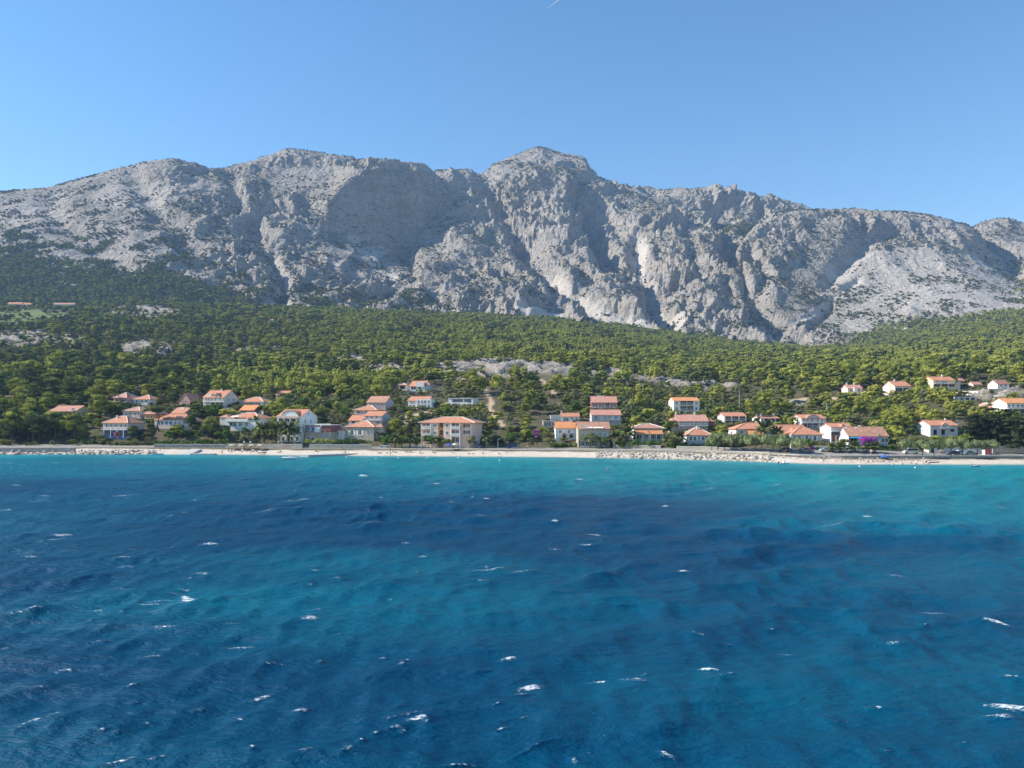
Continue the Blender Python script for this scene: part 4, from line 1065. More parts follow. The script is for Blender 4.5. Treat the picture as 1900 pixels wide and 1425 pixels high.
house('tall white apartment block with dark loggias and a thin orange roof', 1250, 1298, 744, 738, 771, 'gable', 'orange', 'white', 12, [(748, [1268, 1280.5], 2.9, 2.0, 'd'), (757.5, [1268, 1280.5], 2.9, 2.0, 'd'), (748, [1255.5, 1292], 1.0, 1.2, 'w'), (757.5, [1255.5, 1292], 1.0, 1.2, 'w'), (765.5, [1256, 1267, 1281, 1291], 1.2, 1.7, 'w')], side=[('L', .3, 747, .8, 1, 'w'), ('L', .3, 755, .8, 1, 'w'), ('L', .6, 747, .8, 1, 'w'), ('L', .6, 755, .8, 1, 'w')],
      balc=[(1262, 1274, 751.5, .7), (1275, 1287, 751.5, .7), (1262, 1274, 761, .7), (1275, 1287, 761, .7)], name='apartment_block', cat='apartment block', ov=.25)
house('big stone house with a glazed upper gallery and ribbed pink roof', 1258, 1314, 781.5, 770, 807, 'gable', 'pink', 'palepink', 11, [(785.5, [1263, 1270, 1277, 1284, 1291, 1298, 1305, 1311], 1.1, 1.7, 'B'), (798, [1268, 1275, 1282, 1290, 1300], 1.0, 1.6, 'w')], mat=M_STONE_D, balc=[(1259, 1313, 790, .9)], chim=[(1260, .5), (1295, .5)], extra=many(wing('L', 1246, 1258, 780.5, 776, 807, M_STONE, 'faded', 8, 1.0), wing('R', 1314, 1327, 781.5, 777, 807, 'maroon', 'faded', 8, 1.5)))
house('house with brick red hip roof and bright orange porch roof beside the palm', 1176, 1230, 794, 786, 821, 'hip', 'faded', 'bluegrey', 9, [(810, [1190, 1199], 1.3, 1.6, 'B'), (811, [1211, 1222], 1.4, 1.9, 'w')], extra=many(lean_roof('porch_roof', 'orange', 1178, 1203, 797.5, 806, 2.4), lean_roof('porch_roof', 'orange', 1204.5, 1228.5, 797.5, 806, 2.4)))
house('low grey house with a red pyramid roof on the waterfront below the big stone house', 1275, 1321, 807.5, 792, 824, 'hip', 'terracotta', 'bluegrey', 9.5, [(813.5, [1282, 1289, 1305, 1312], 1.1, 1.6, 's')], chim=[(1298, .35)])
house('white terrace house with three dark loggia bays under a red roof', 1344, 1384, 772.5, 766, 789, 'gable', 'terracotta', 'bluegrey', 11, [(777, [1350.5, 1364, 1377.5], 2.6, 2.0, 'd'), (785, [1350.5, 1364, 1377.5], 2.4, 1.9, 'd')], balc=[(1344.5, 1383.5, 780, .9)], extra=many(posts([1344.6, 1357.3, 1371, 1383.4], 772.5, 789, -.5, .14), box_part('gable_sunlit_side', wall_mat('white'), 1343.7, 1343.95, 772.6, 792, 0, 11)))  # white sheet paints the sunlit gable; the front colour holds the shade
house('white house with a stepped gable and small chimneys behind the big palm', 1412, 1446, 776.5, 772, 788, 'gable', 'terracotta', 'white', 13, [(780, [1422, 1434, 1443], 1.4, 1.4, 'D')], chim=[(1413, .5), (1417, .3), (1445, .5)])
house('three storey grey house with curved attic gable right of the stepped gable house', 1487, 1532, 776.5, 770, 805, 'gable', 'terracotta', 'grey', 12, [(780, [1491, 1498, 1507, 1517, 1525], 1.1, 1.5, 'w'), (789.5, [1493, 1503, 1513, 1526], 1.6, 1.7, 'D'), (798, [1512, 1520, 1529], 1.4, 1.7, 'B')], balc=[(1487, 1533, 784.5, 1.2), (1500, 1533, 793.5, 1.0)], extra=many(arch_dormer(1497, 1520, 770.5, 776.5, wk='grey', win=False), box_part('gable_sunlit_side', wall_mat('white'), 1486.7, 1486.95, 776.6, 806, 0, 12)))  # grey front painted as in shade, white gable sheet as in sun
house('long low house with a broad red roof and roof terrace behind the tamarisk row', 1366, 1445, 796, 784.5, 813, 'hip', 'terracotta', 'offwhite', 11, [(802, [1376, 1420, 1436], 1.3, 1.5, 'w')], extra=many(box_part('dormer', wall_mat('grey'), 1384, 1412, 793, 796.5, 1.2, 4), lean_roof('porch_roof', 'orange', 1386, 1414, 798, 807, 2.6)), cap='dark')
house('house with a smooth red roof and attic window between the palms and the grey cottage', 1447, 1498, 803, 789, 816, 'gable', 'terracotta', 'offwhite', 10, [(809, [1455, 1465], 1.2, 1.4, 'w')], dY=4, extra=arch_dormer(1464, 1480, 795, 803, curved=False))
house('grey cottage with a large red hip roof and three white windows beside the tamarisks', 1470, 1526, 806.5, 792, 823, 'hip', 'terracotta', 'bluegrey', 10, [(813, [1483, 1497, 1512], 1.1, 1.9, 's')], extra=posts([1468], 806.5, 824, -.3, .35), cap='dark')
house('two storey house with garage door and tiny arched dormer left of the purple bush', 1542, 1582, 793, 786, 820, 'gable', 'terracotta', 'bluegrey', 10, [(796.5, [1562, 1566], .9, 1.5, 'd'), (804, [1547, 1552, 1570], 1.6, 1.5, 'd'), (813.5, [1557], 2.6, 2.2, 'r')], balc=[(1541, 1582, 800, 1.1)], side=[('L', .5, 798, 1, 1.2, 'w')], extra=many(arch_dormer(1560, 1568, 788, 794, wk='grey', win=False), box_part('gable_sunlit_side', wall_mat('white'), 1541.7, 1541.95, 793.2, 822, 0, 10)))  # sun on the gable painted as a white sheet, shade into the front
house('long house with mottled red roof and bright blue awning beside the purple bush', 1575, 1648, 809, 792.5, 827, 'gable', 'old', 'bluegrey', 9.5, [(817.5, [1580.5, 1586.5], 1.2, 1.8, 'b'), (817, [1638, 1645], 1.1, 1.5, 'w')], sk=[(1579, .42, .9), (1598, .42, .9)], chim=[(1609, .6)], dishes=[(1630, 808)], extra=many(awning(1576, 1596, 810.5, 813, M_AWN, 1.3), box_part('gable_sunlit_side', wall_mat('white'), 1574.6, 1574.9, 809.3, 829, 0, 9.5)))  # left gable whitened for the sun, front wall coloured as shaded
house('small white porch house with low red roof, leftmost on the right hillside', 1573, 1600, 720.5, 714.5, 733, 'gable', 'pink', 'palepink', 8, [(724, [1579, 1594], 1.1, 1.2, 'w')], chim=[(1577, .5), (1591, .5)], extra=box_part('porch', wall_mat('white'), 1583, 1589, 719, 731, -1.3, -.02))
house('white house with orange gable strip and two dark bays on the right hillside', 1660, 1690, 716.5, 708, 729, 'gable', 'terracotta', 'white', 13, [(723.5, [1667.5, 1681], 3.4, 2.0, 'd')], chim=[(1671, .5)], extra=many(box_part('gable_strip', wall_mat('orange'), 1659.7, 1659.95, 713, 730, 4, 5.4), posts([1660.5, 1674.5, 1689.5], 718.5, 729, -.4, .16)))
house('yellow three storey house with orange walls and dark arcades, tallest on the right hillside', 1732, 1772, 706, 699.5, 727, 'gable', 'terracotta', 'yellow', 11, [(709, [1738, 1749.5, 1754], 1.5, 1.5, 'B'), (714.5, [1738.5, 1753, 1766], 2.8, 1.7, 'd'), (722, [1739, 1752], 2.4, 1.6, 'D')], balc=[(1732, 1781, 713 - 1, 1.0)], chim=[(1759, .5)], extra=many(box_part('terrace', wall_mat('cream'), 1772.3, 1782, 712.5, 728, .2, 5), box_part('gable_sunlit_side', wall_mat('paleyellow'), 1731.6, 1731.95, 706.2, 728, 0, 11)), lower=(717.8, 'cream'))  # paler yellow gable sheet paints in the sun from the left
house('low cottage with brownish roof and white gable high at the right edge', 1851, 1873, 712.5, 705.5, 719, 'gable', 'brown', 'white', 8, [(715.5, [1858, 1866], 1, 1, 'w')], extra=box_part('roof_glazing', M_SOLAR, 1853, 1868, 705.6, 708, 2.5, 3.5))
house('white two storey house with an orange roof cut by the right edge of the view', 1868, 1942, 748, 739.5, 769, 'gable', 'orange', 'white', 11, [(753.5, [1872, 1880, 1889, 1897, 1908, 1922], 1.2, 1.6, 'w'), (763, [1873, 1884, 1897, 1910], 1.7, 1.8, 'D')], balc=[(1868, 1942, 758, 1.0)])
house('white house with a dormer balcony and red roof standing alone under the dark pines', 1726, 1777, 789.5, 780.5, 810, 'gable', 'terracotta', 'white', 11, [(802, [1735, 1750], 1.3, 2.0, 'd'), (798.5, [1767], 1.6, 1.0, 'd')], side=[('L', .5, 799, .6, .9, 'w')], extra=many(arch_dormer(1744, 1762, 785, 793.5, curved=False, wk='white')), balc=[(1743, 1762, 794.5, 1.0)], dishes=[(1777, 785)], chim=[(1772, .6)], cover=.08)
house('small roof of faded tiles showing between the pines left of the white edge house', 1829, 1851, 757.5, 748, 764, 'hip', 'pink', 'palepink', 9, [(761, [1837], 1, .9, 'w')], cover=.6)
house('long flat roofed white shed among the pines below the yellow house', 1776, 1812, 736.8, 736, 744, 'flat', wall='white', d=6, wins=[(740, [1785, 1795, 1805], 1.6, 1.1, 'D')], name='shed', cat='shed')
house('small shed with a faded red roof right of the yellow house', 1806, 1822, 713.5, 709, 718, 'gable', 'faded', 'palepink', 6, [(716, [1814], .9, .8, 'w')])
house('pinkish annexe peeping out behind the yellow house', 1777, 1790, 706, 701, 714, 'gable', 'pink', 'palepink', 6, [(709.5, [1783], 1, 1, 'w')], dY=8)
house('long far farmhouse with a red roof above the green fields on the far left', 14, 40, 563.8, 561, 567.5, 'gable', 'terracotta', 'cream', 9, [(565.8, [20, 28, 35], 1.2, 1.4, 'w')], name='farmhouse', group='far farmhouses above the fields')
house('short far farmhouse joined to the end of the red roofed row above the fields', 42, 57, 564.5, 562, 568, 'gable', 'terracotta', 'offwhite', 9, [(566.3, [46, 52], 1.2, 1.4, 'w')], name='farmhouse', group='far farmhouses above the fields')
house('pale far farmhouse standing by itself at the right end of the green fields', 99, 137, 564.5, 562, 568.5, 'gable', 'faded', 'offwhite', 9, [(566.5, [106, 116, 126], 1.2, 1.4, 'w')], name='farmhouse', group='far farmhouses above the fields')
house('tiny white far house between the cypresses at the foot of the mountain', 497, 507, 594.5, 592.5, 598, 'gable', 'faded', 'white', 7, name='farmhouse', group='far farmhouses above the fields')
print('houses', round(time.time() - T0, 1), len(bpy.data.objects))
# ------------------------------------------------------------------ vegetation
def mat_leaf(name, a, b, c=None, trans=0.32):
    t = NT(name, 0.8, 0.15)
    oi = t.n.new('ShaderNodeObjectInfo')
    tint = t.attr('tint')
    col = t.mix(oi.outputs['Random'], a, b)
    if c is not None:
        col = t.mix(t.math('MULTIPLY', t.ramp(tint, [(0.55, 0.0), (0.95, 1.0)]), 0.7), col, c)
    v = t.n.new('ShaderNodeHueSaturation'); t.l.new(col, v.inputs['Color'])
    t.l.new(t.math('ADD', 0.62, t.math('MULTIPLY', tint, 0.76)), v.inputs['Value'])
    d = t.n.new('ShaderNodeBsdfDiffuse'); tr = t.n.new('ShaderNodeBsdfTranslucent'); mx = t.n.new('ShaderNodeMixShader')
    t.l.new(v.outputs[0], d.inputs[0]); t.l.new(v.outputs[0], tr.inputs[0]); mx.inputs[0].default_value = trans
    t.l.new(d.outputs[0], mx.inputs[1]); t.l.new(tr.outputs[0], mx.inputs[2])
    t.n.remove(t.b); t.l.new(mx.outputs[0], t.out.inputs[0])
    return t.m
L_PINE = mat_leaf('pine_needles', (0.191, 0.231, 0.047), (0.310, 0.323, 0.066), (0.422, 0.409, 0.106))
L_YOUNG = mat_leaf('young_pine_needles', (0.330, 0.370, 0.073), (0.449, 0.462, 0.106), (0.554, 0.528, 0.145))
L_DARK = mat_leaf('dark_needles', (0.070, 0.098, 0.038), (0.118, 0.144, 0.050), (0.156, 0.180, 0.066), .1)
L_OLIVE = mat_leaf('grey_green_leaves', (0.144, 0.174, 0.072), (0.228, 0.234, 0.108), (0.276, 0.276, 0.144))
L_MAQUIS = mat_leaf('maquis_leaves', (0.120, 0.144, 0.043), (0.216, 0.210, 0.070), (0.264, 0.240, 0.102))
L_TAM = mat_leaf('tamarisk_sprays', (.20, .25, .12), (.26, .30, .14), (.33, .36, .19), .3)
L_BROAD = mat_leaf('broad_leaves', (0.090, 0.156, 0.036), (0.144, 0.222, 0.048), (0.204, 0.276, 0.066), .3)
L_CONIF = mat_leaf('conifer_needles', (.022, .034, .018), (.042, .058, .026), (.065, .085, .035), .05)
L_CYP = mat_leaf('cypress_foliage', (.022, .042, .018), (.038, .060, .024), None, .05)
L_PALM = mat_leaf('palm_leaflets', (.11, .14, .045), (.16, .18, .065), (.24, .25, .12), .2)
L_PURPLE = mat_leaf('purple_bracts', (.34, .06, .38), (.42, .09, .46), (.55, .16, .58), .3)
L_PINKF = mat_leaf('pink_flowers', (.45, .12, .16), (.5, .16, .2), (.6, .25, .3), .3)
L_DRY = mat_leaf('dry_brown_foliage', (.17, .11, .07), (.22, .15, .10), (.26, .19, .13), .2)
L_SHRUB = mat_leaf('mountain_scrub', (.085, .098, .045), (.15, .148, .072), (.18, .17, .09), .15)
M_BARK = flat('bark', (.11, .085, .065), .9, .3, 3)
M_BARK_G = flat('grey_bark', (.20, .18, .16), .9, .3, 3)

_bm = bmesh.new(); bmesh.ops.create_icosphere(_bm, subdivisions=1, radius=1); _bm.verts.ensure_lookup_table()
ICO_V = np.array([v.co[:] for v in _bm.verts]); ICO_F = np.array([[v.index for v in f.verts] for f in _bm.faces]); _bm.free()
def cards(clumps, n, size, rng, up=0.25, flatn=0.6, shell=(.70, 1.16), aspect=1.3, core=.72):
    """leaf cards spread over and inside a set of ellipsoid clumps; returns verts, faces, tint"""
    V = []; T = []
    for (cx, cy, cz, rx, ry, rz) in clumps:
        k = max(6, int(n * (rx * ry + rx * rz + ry * rz) / 3))
        d = rng.normal(size=(k, 3)); d[:, 2] += up * 1.2
        d /= np.linalg.norm(d, axis=1)[:, None]
        r = rng.uniform(shell[0], shell[1], k)[:, None]
        p = np.array([cx, cy, cz]) + d * r * np.array([rx, ry, rz])
        nn = d / np.array([rx, ry, rz]); nn /= np.linalg.norm(nn, axis=1)[:, None]
        nn = nn + rng.normal(size=(k, 3)) * flatn * 0.5; nn /= np.linalg.norm(nn, axis=1)[:, None]
        a = np.cross(nn, rng.normal(size=(k, 3))); a /= np.linalg.norm(a, axis=1)[:, None]
        b = np.cross(nn, a)
        s = (size * rng.uniform(.6, 1.3, k))[:, None]
        q = np.stack([p - a * s * aspect, p - b * s * rng.uniform(.5, 1, (k, 1)), p + a * s * aspect, p + b * s * rng.uniform(.5, 1, (k, 1))], 1)
        V.append(q.reshape(-1, 3))
        t0 = rng.uniform(.2, .8)
        T.append(np.repeat(np.clip(t0 + rng.normal(size=k) * .11, 0, 1), 4))
    if core:                                                # dense inner body of every clump, tinted darker to deepen its shade
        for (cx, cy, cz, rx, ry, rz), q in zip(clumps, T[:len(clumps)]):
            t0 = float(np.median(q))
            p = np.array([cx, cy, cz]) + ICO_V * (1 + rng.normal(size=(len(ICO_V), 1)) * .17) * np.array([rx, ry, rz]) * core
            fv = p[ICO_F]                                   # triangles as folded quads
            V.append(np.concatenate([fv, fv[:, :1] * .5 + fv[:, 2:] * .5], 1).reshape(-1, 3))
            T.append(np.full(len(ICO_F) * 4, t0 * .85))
    V = np.concatenate(V); T = np.concatenate(T)
    F = np.arange(len(V)).reshape(-1, 4)
    return V, F, T
def np_mesh(name, V, F, mats, T=None, mi=None):
    me = bpy.data.meshes.new(name)
    me.vertices.add(len(V)); me.vertices.foreach_set('co', np.asarray(V, np.float32).reshape(-1))
    F = np.asarray(F, np.int32); m = F.shape[1]
    me.loops.add(F.size); me.polygons.add(len(F))
    me.loops.foreach_set('vertex_index', F.reshape(-1))
    me.polygons.foreach_set('loop_start', np.arange(len(F), dtype=np.int32) * m)
    me.polygons.foreach_set('loop_total', np.full(len(F), m, np.int32))
    if mi is not None: me.polygons.foreach_set('material_index', np.asarray(mi, np.int32))
    me.update(calc_edges=True)
    a = me.attributes.new('tint', 'FLOAT', 'POINT')
    a.data.foreach_set('value', np.asarray(T if T is not None else np.full(len(V), .5), np.float32))
    for x in mats: me.materials.append(x)
    return me
def pine_clumps(rng, style):
    """unit-height crown clumps: 'round' old Aleppo pine in tiers, 'umbrella', 'young' pointed, 'bush', 'oak'"""
    c = []
    if style == 'round':
        for i in range(rng.integers(11, 15)):
            h = rng.uniform(.34, .92); w = .34 * math.sin(math.pi * min(1, (h - .18) / .80)) ** .6
            a = rng.uniform(0, 6.283); r = w * rng.uniform(.45, 1)
            s = rng.uniform(.11, .17)
            c.append((r * math.cos(a), r * math.sin(a), h, s * 1.2, s * 1.2, s * .8))
        c.append((0, 0, .90, .13, .13, .09)); c.append((0, 0, .62, .22, .22, .18))
    elif style == 'umbrella':
        for i in range(13):
            a = rng.uniform(0, 6.283); r = .34 * rng.uniform(.1, 1) ** .6
            c.append((r * math.cos(a), r * math.sin(a), .86 - r * .25 + rng.uniform(-.04, .04), .14, .14, .075))
    elif style == 'young':
        for i in range(12):
            h = rng.uniform(.18, .95); w = .27 * (1 - h) ** .75 + .03
            a = rng.uniform(0, 6.283); r = w * rng.uniform(.4, 1); s = .07 + .10 * (1 - h)
            c.append((r * math.cos(a), r * math.sin(a), h, s, s, s * 1.05))
        c.append((0, 0, .93, .06, .06, .09)); c.append((0, 0, .5, .15, .15, .3))
    elif style == 'bush':
        for i in range(7):
            a = rng.uniform(0, 6.283); r = .42 * rng.uniform(.1, 1)
            c.append((r * math.cos(a), r * math.sin(a), rng.uniform(.28, .66), .26, .26, .24))
    elif style == 'oak':
        for i in range(12):
            h = rng.uniform(.32, .86); w = .34 * math.sin(math.pi * min(1, (h - .1) / .95)) ** .5
            a = rng.uniform(0, 6.283); r = w * rng.uniform(.3, 1); s = rng.uniform(.13, .19)
            c.append((r * math.cos(a), r * math.sin(a), h, s, s, s * .85))
    elif style == 'dome':                                      # tamarisk: one umbrella of drooping sprays
        for i in range(15):
            a = rng.uniform(0, 6.283); r = .40 * rng.uniform(.05, 1) ** .6
            c.append((r * math.cos(a), r * math.sin(a), .80 - r * r * 1.7 + rng.uniform(-.08, .03), .17, .17, .17))
        c.append((0, 0, .62, .30, .30, .22))
    elif style == 'conifer':                                   # tall layered dark conifer
        for i in range(26):
            h = rng.uniform(.12, .97); w = .23 * (1 - h) ** .7 + .02; a = rng.uniform(0, 6.283)
            r = w * rng.uniform(.5, 1); s = .05 + .075 * (1 - h)
            c.append((r * math.cos(a), r * math.sin(a), h, s * 1.3, s * 1.3, s * .55))
        c.append((0, 0, .5, .09, .09, .4))
    elif style == 'cypress':
        for i in range(9):
            h = .08 + .86 * i / 8; c.append((rng.normal() * .012, rng.normal() * .012, h, .085 * math.sin(math.pi * (h * .86 + .12)) ** .7 + .012, .085 * math.sin(math.pi * (h * .86 + .12)) ** .7 + .012, .09))
    return c
def trunk_mesh(name, rng, h=.62, r=.022, lean=.06, mat=None, limbs=4, lh=(.4, .8)):
    m = MB(); p = Vector((0, 0, -.06)); n = 4
    pts = [p]
    for i in range(1, n + 1):
        pts.append(Vector((lean * rng.normal() * i / n, lean * rng.normal() * i / n, h * i / n)))
    for i in range(n):
        m.tube(pts[i], pts[i + 1], r * (1.25 - .22 * i), r * (1.25 - .22 * (i + 1)), 6, False)
    for k in range(limbs):
        a = rng.uniform(0, 6.283); z = rng.uniform(*lh) * h
        b = pts[min(n, int(z / h * n) + 1)]
        m.tube((b.x * z / max(b.z, .01), b.y * z / max(b.z, .01), z), (b.x + .24 * math.cos(a), b.y + .24 * math.sin(a), z + rng.uniform(.12, .25)), r * .45, r * .18, 4, False)
    me = m.mesh(name); me.materials.append(mat or M_BARK)
    return me
TR = np.random.default_rng(21)
def crown_mesh(style, mat, n, size, **kw):
    V, F, T = cards(pine_clumps(TR, style), n, size, TR, **kw)
    return np_mesh('crown', V, F, [mat], T)
KINDS_ = {  # style, material, near cards per unit area, card size, trunk
    'pine': ('round', L_PINE, 2300, .020), 'young_pine': ('young', L_YOUNG, 3600, .020), 'umbrella_pine': ('umbrella', L_DARK, 3000, .018), 'dark_pine': ('round', L_DARK, 2600, .021),
    'olive': ('oak', L_OLIVE, 1800, .028), 'maquis': ('bush', L_MAQUIS, 900, .045), 'broadleaf': ('oak', L_BROAD, 1500, .032), 'tamarisk': ('dome', L_TAM, 2600, .020),
    'conifer': ('conifer', L_CONIF, 4200, .017), 'cypress': ('cypress', L_CYP, 9000, .016)}
NEAR = {k: [(crown_mesh(s, m, n, z, **({'aspect': 2.2} if k == 'tamarisk' else {})), trunk_mesh('trunk', TR, .5 if k in ('maquis', 'olive', 'broadleaf') else .72, .02)) for _ in range(6 if k in ('pine', 'young_pine') else 4)] for k, (s, m, n, z) in KINDS_.items()}

# ---- far trees: light copies in a collection that only feeds the forest
def far_collection(name, specs):
    col = bpy.data.collections.new(name)
    i = 0
    for (style, mat, n, size, cnt) in specs:
        for _ in range(cnt):
            V, F, T = cards(pine_clumps(TR, style), n, size, TR)
            me = np_mesh('far_tree', V, F, [mat], T)
            o = bpy.data.objects.new('%s_source_%03d' % (name, i), me); col.objects.link(o); i += 1
    return col
FAR_SPECS = [('round', L_PINE, 420, .042, 5), ('young', L_YOUNG, 640, .040, 5), ('round', L_DARK, 420, .042, 3), ('bush', L_MAQUIS, 170, .105, 4), ('oak', L_OLIVE, 380, .06, 3), ('cypress', L_CYP, 2200, .032, 2), ('bush', L_SHRUB, 110, .13, 4)]
FIDX = {}; _k = 0
for nm, sp in zip(['pine', 'young_pine', 'dark_pine', 'maquis', 'olive', 'cypress', 'shrub'], FAR_SPECS):
    FIDX[nm] = (_k, sp[4]); _k += sp[4]
FAR = far_collection('far_tree', FAR_SPECS)
def scatter_group():
    g = bpy.data.node_groups.new('scatter_plants', 'GeometryNodeTree')
    g.interface.new_socket('Geometry', in_out='INPUT', socket_type='NodeSocketGeometry')
    g.interface.new_socket('Geometry', in_out='OUTPUT', socket_type='NodeSocketGeometry')
    n = g.nodes; l = g.links
    gi, go = n.new('NodeGroupInput'), n.new('NodeGroupOutput')
    ip = n.new('GeometryNodeInstanceOnPoints'); ci = n.new('GeometryNodeCollectionInfo')
    ci.inputs['Collection'].default_value = FAR
    ci.inputs['Separate Children'].default_value = True; ci.inputs['Reset Children'].default_value = True
    def na(nm, dt):
        a = n.new('GeometryNodeInputNamedAttribute'); a.data_type = dt; a.inputs['Name'].default_value = nm
        return a.outputs['Attribute']
    l.new(gi.outputs[0], ip.inputs['Points']); l.new(ci.outputs[0], ip.inputs['Instance'])
    ip.inputs['Pick Instance'].default_value = True
    l.new(na('idx', 'INT'), ip.inputs['Instance Index'])
    l.new(na('rot', 'FLOAT_VECTOR'), ip.inputs['Rotation']); l.new(na('scl', 'FLOAT_VECTOR'), ip.inputs['Scale'])
    l.new(ip.outputs[0], go.inputs[0])
    return g
SCATTER = scatter_group()
def scatter(name, P, idx, scl, rot):
    me = bpy.data.meshes.new(name)
    me.vertices.add(len(P)); me.vertices.foreach_set('co', np.asarray(P, np.float32).reshape(-1))
    a = me.attributes.new('idx', 'INT', 'POINT'); a.data.foreach_set('value', np.asarray(idx, np.int32))
    a = me.attributes.new('scl', 'FLOAT_VECTOR', 'POINT'); a.data.foreach_set('vector', np.asarray(scl, np.float32).reshape(-1))
    a = me.attributes.new('rot', 'FLOAT_VECTOR', 'POINT'); a.data.foreach_set('vector', np.asarray(rot, np.float32).reshape(-1))
    o = bpy.data.objects.new(name, me); COL.objects.link(o); o['kind'] = 'stuff'
    md = o.modifiers.new('scatter', 'NODES'); md.node_group = SCATTER
    return o

def sample_surface(P, dens, rng):
    """random points of a (rows, cols, 3) surface; dens(px, py, centre) gives plants per square metre"""
    a = P[:-1, :-1]; b = P[:-1, 1:]; c = P[1:, 1:]; d = P[1:, :-1]
    ctr = (a + b + c + d) / 4
    area = 0.5 * np.abs((c - a)[..., 0] * (d - b)[..., 1] - (c - a)[..., 1] * (d - b)[..., 0])
    px, py = proj(ctr)
    e = area * dens(px, py, ctr)
    k = rng.poisson(np.maximum(e, 0))
    I, J = np.nonzero(k)
    I = np.repeat(I, k[k > 0]); J = np.repeat(J, k[k > 0])
    u = rng.random(len(I))[:, None]; v = rng.random(len(I))[:, None]
    pt = (a[I, J] * (1 - u) + b[I, J] * u) * (1 - v) + (d[I, J] * (1 - u) + c[I, J] * u) * v
    return pt, I, J

SR = np.random.default_rng(33)
# ---- forest on the ground sheet
OPEN = [  # clearings, gardens, slopes with low scrub: (px, py, rx, ry, how bare)
    (905, 694, 105, 27, .95), (1010, 694, 80, 17, .92), (1110, 698, 70, 9, .85), (1200, 709, 70, 8, .85), (1290, 719, 70, 8, .8), (270, 652, 55, 17, .9), (40, 631, 65, 16, .9), (120, 636, 60, 13, .8),
    (45, 588, 90, 14, .93), (0, 602, 70, 10, .85), (260, 583, 75, 12, .9), (660, 673, 55, 13, .75), (720, 690, 45, 12, .7), (470, 656, 34, 6, .8), (530, 655, 46, 6, .8), (780, 735, 60, 28, .8),
    (1860, 738, 55, 12, .9), (1500, 752, 50, 9, .6), (1600, 738, 60, 7, .85), (1780, 731, 60, 6, .9), (1330, 722, 50, 7, .7), (1330, 655, 60, 4, .8), (800, 612, 40, 4, .7), (960, 604, 90, 4, .5), (380, 606, 60, 5, .6), (560, 632, 50, 4, .6), (1120, 655, 70, 4, .6), (1720, 690, 60, 4, .6), (700, 640, 40, 4, .7)]
def masks(px, py, C):
    n1 = fbm(C[..., 0] / 70, C[..., 1] / 70, 0 * px, 3)
    bare = np.clip(poly_mask(px, py + 3, OPEN, .45) * (1.0 + .9 * n1), 0, 1)
    for pts, w in DIRT:
        d, _ = seg_dist(px, py, pts); bare = np.maximum(bare, (d < w * 1.3) * 1.0)
    # low scrub slopes
    low = poly_mask(px, py, [(190, 662, 300, 30, .75), (900, 722, 130, 30, .9), (420, 626, 260, 14, .5), (1180, 612, 220, 8, .5), (1260, 745, 240, 42, 1), (1060, 728, 160, 30, .8), (870, 735, 130, 36, .8), (1450, 742, 90, 26, .7), (200, 640, 330, 22, .8), (640, 690, 60, 16, .6), (1850, 725, 90, 20, .7)], .4)
    young = poly_mask(px, py, [(540, 715, 210, 38, 1), (1080, 635, 330, 44, .9), (1780, 662, 260, 34, 1), (1380, 690, 260, 30, .55), (1500, 660, 300, 24, .5), (770, 640, 190, 30, .3), (1650, 745, 140, 34, .4)], .5)
    return bare, np.clip(low + .5 * n1 * (low > .1), 0, 1), np.clip(young + .35 * n1 * (young > .1), 0, 1), n1
def ground_density(px, py, C):
    bare, low, young, n1 = masks(px, py, C)
    d = (C[..., 1] - np.interp(px, GX_Q, S_Q))
    town = poly_mask(px, py, [(430, 775, 240, 45, 1), (700, 775, 130, 60, 1), (1230, 795, 240, 40, 1), (1480, 800, 160, 30, 1), (860, 800, 90, 36, .8)], .35)
    dens = (1 / 40.0) * (1 - bare) * (1 + 1.5 * town) * (1 + .5 * low) * (1 + .55 * young)
    dens *= 1 + .75 * sstep(480, 800, C[..., 1])
    dens *= np.where((px < -120) | (px > 2020), .5, 1.0)
    dens *= sstep(27, 33, d) * (1 + .3 * n1)
    return dens
pt, I, J = sample_surface(Pg, ground_density, SR)
px, py = proj(pt)
Yp_ = pt[:, 1]
bare, low, young, n1 = masks(px, py, pt)
r = SR.random(len(pt))
kind = np.full(len(pt), 'dark_pine', dtype='<U12')
far_left = sstep(700, 300, px)
kind[:] = np.where(r < .30 + .35 * (1 - far_left), 'pine', np.where(r < .72, 'dark_pine', np.where(r < .9, 'olive', 'maquis')))
grove = fbm(pt[:, 0] / 55 + 11, pt[:, 1] / 80, 0 * px, 3)
kind = np.where(SR.random(len(pt)) < young * np.clip(.95 - 1.6 * np.clip(grove, 0, 1), .1, 1), 'young_pine', kind)
kind = np.where((grove > .42) & (SR.random(len(pt)) < .8), 'dark_pine', kind)
kind = np.where((fbm(pt[:, 0] / 40 + 3, pt[:, 1] / 30, 0 * px + 8, 2) > .38) & (Yp_ > 700) & (SR.random(len(pt)) < .45), 'cypress', kind)
r2 = SR.random(len(pt))
kind = np.where(r2 < low * .95, np.where(SR.random(len(pt)) < .72, 'maquis', 'olive'), kind)
town_t = poly_mask(px, py, [(430, 775, 240, 45, 1), (700, 775, 130, 60, 1), (1230, 795, 240, 40, 1), (1480, 800, 160, 30, 1), (860, 800, 120, 46, 1)], .35)
r3 = SR.random(len(pt))
kind = np.where((r3 < town_t * .85), np.where(r3 < town_t * .25, 'olive', np.where(r3 < town_t * .66, 'maquis', 'broadleaf')), kind)
HT = dict(pine=(7.0, 11.5), dark_pine=(6.5, 11), young_pine=(5.0, 8.0), olive=(3.6, 6.0), maquis=(1.8, 3.8), cypress=(7, 12), broadleaf=(4, 6.5))
WD = dict(pine=1.0, dark_pine=1.0, young_pine=1.12, olive=1.15, maquis=1.25, cypress=1.0, broadleaf=1.15)
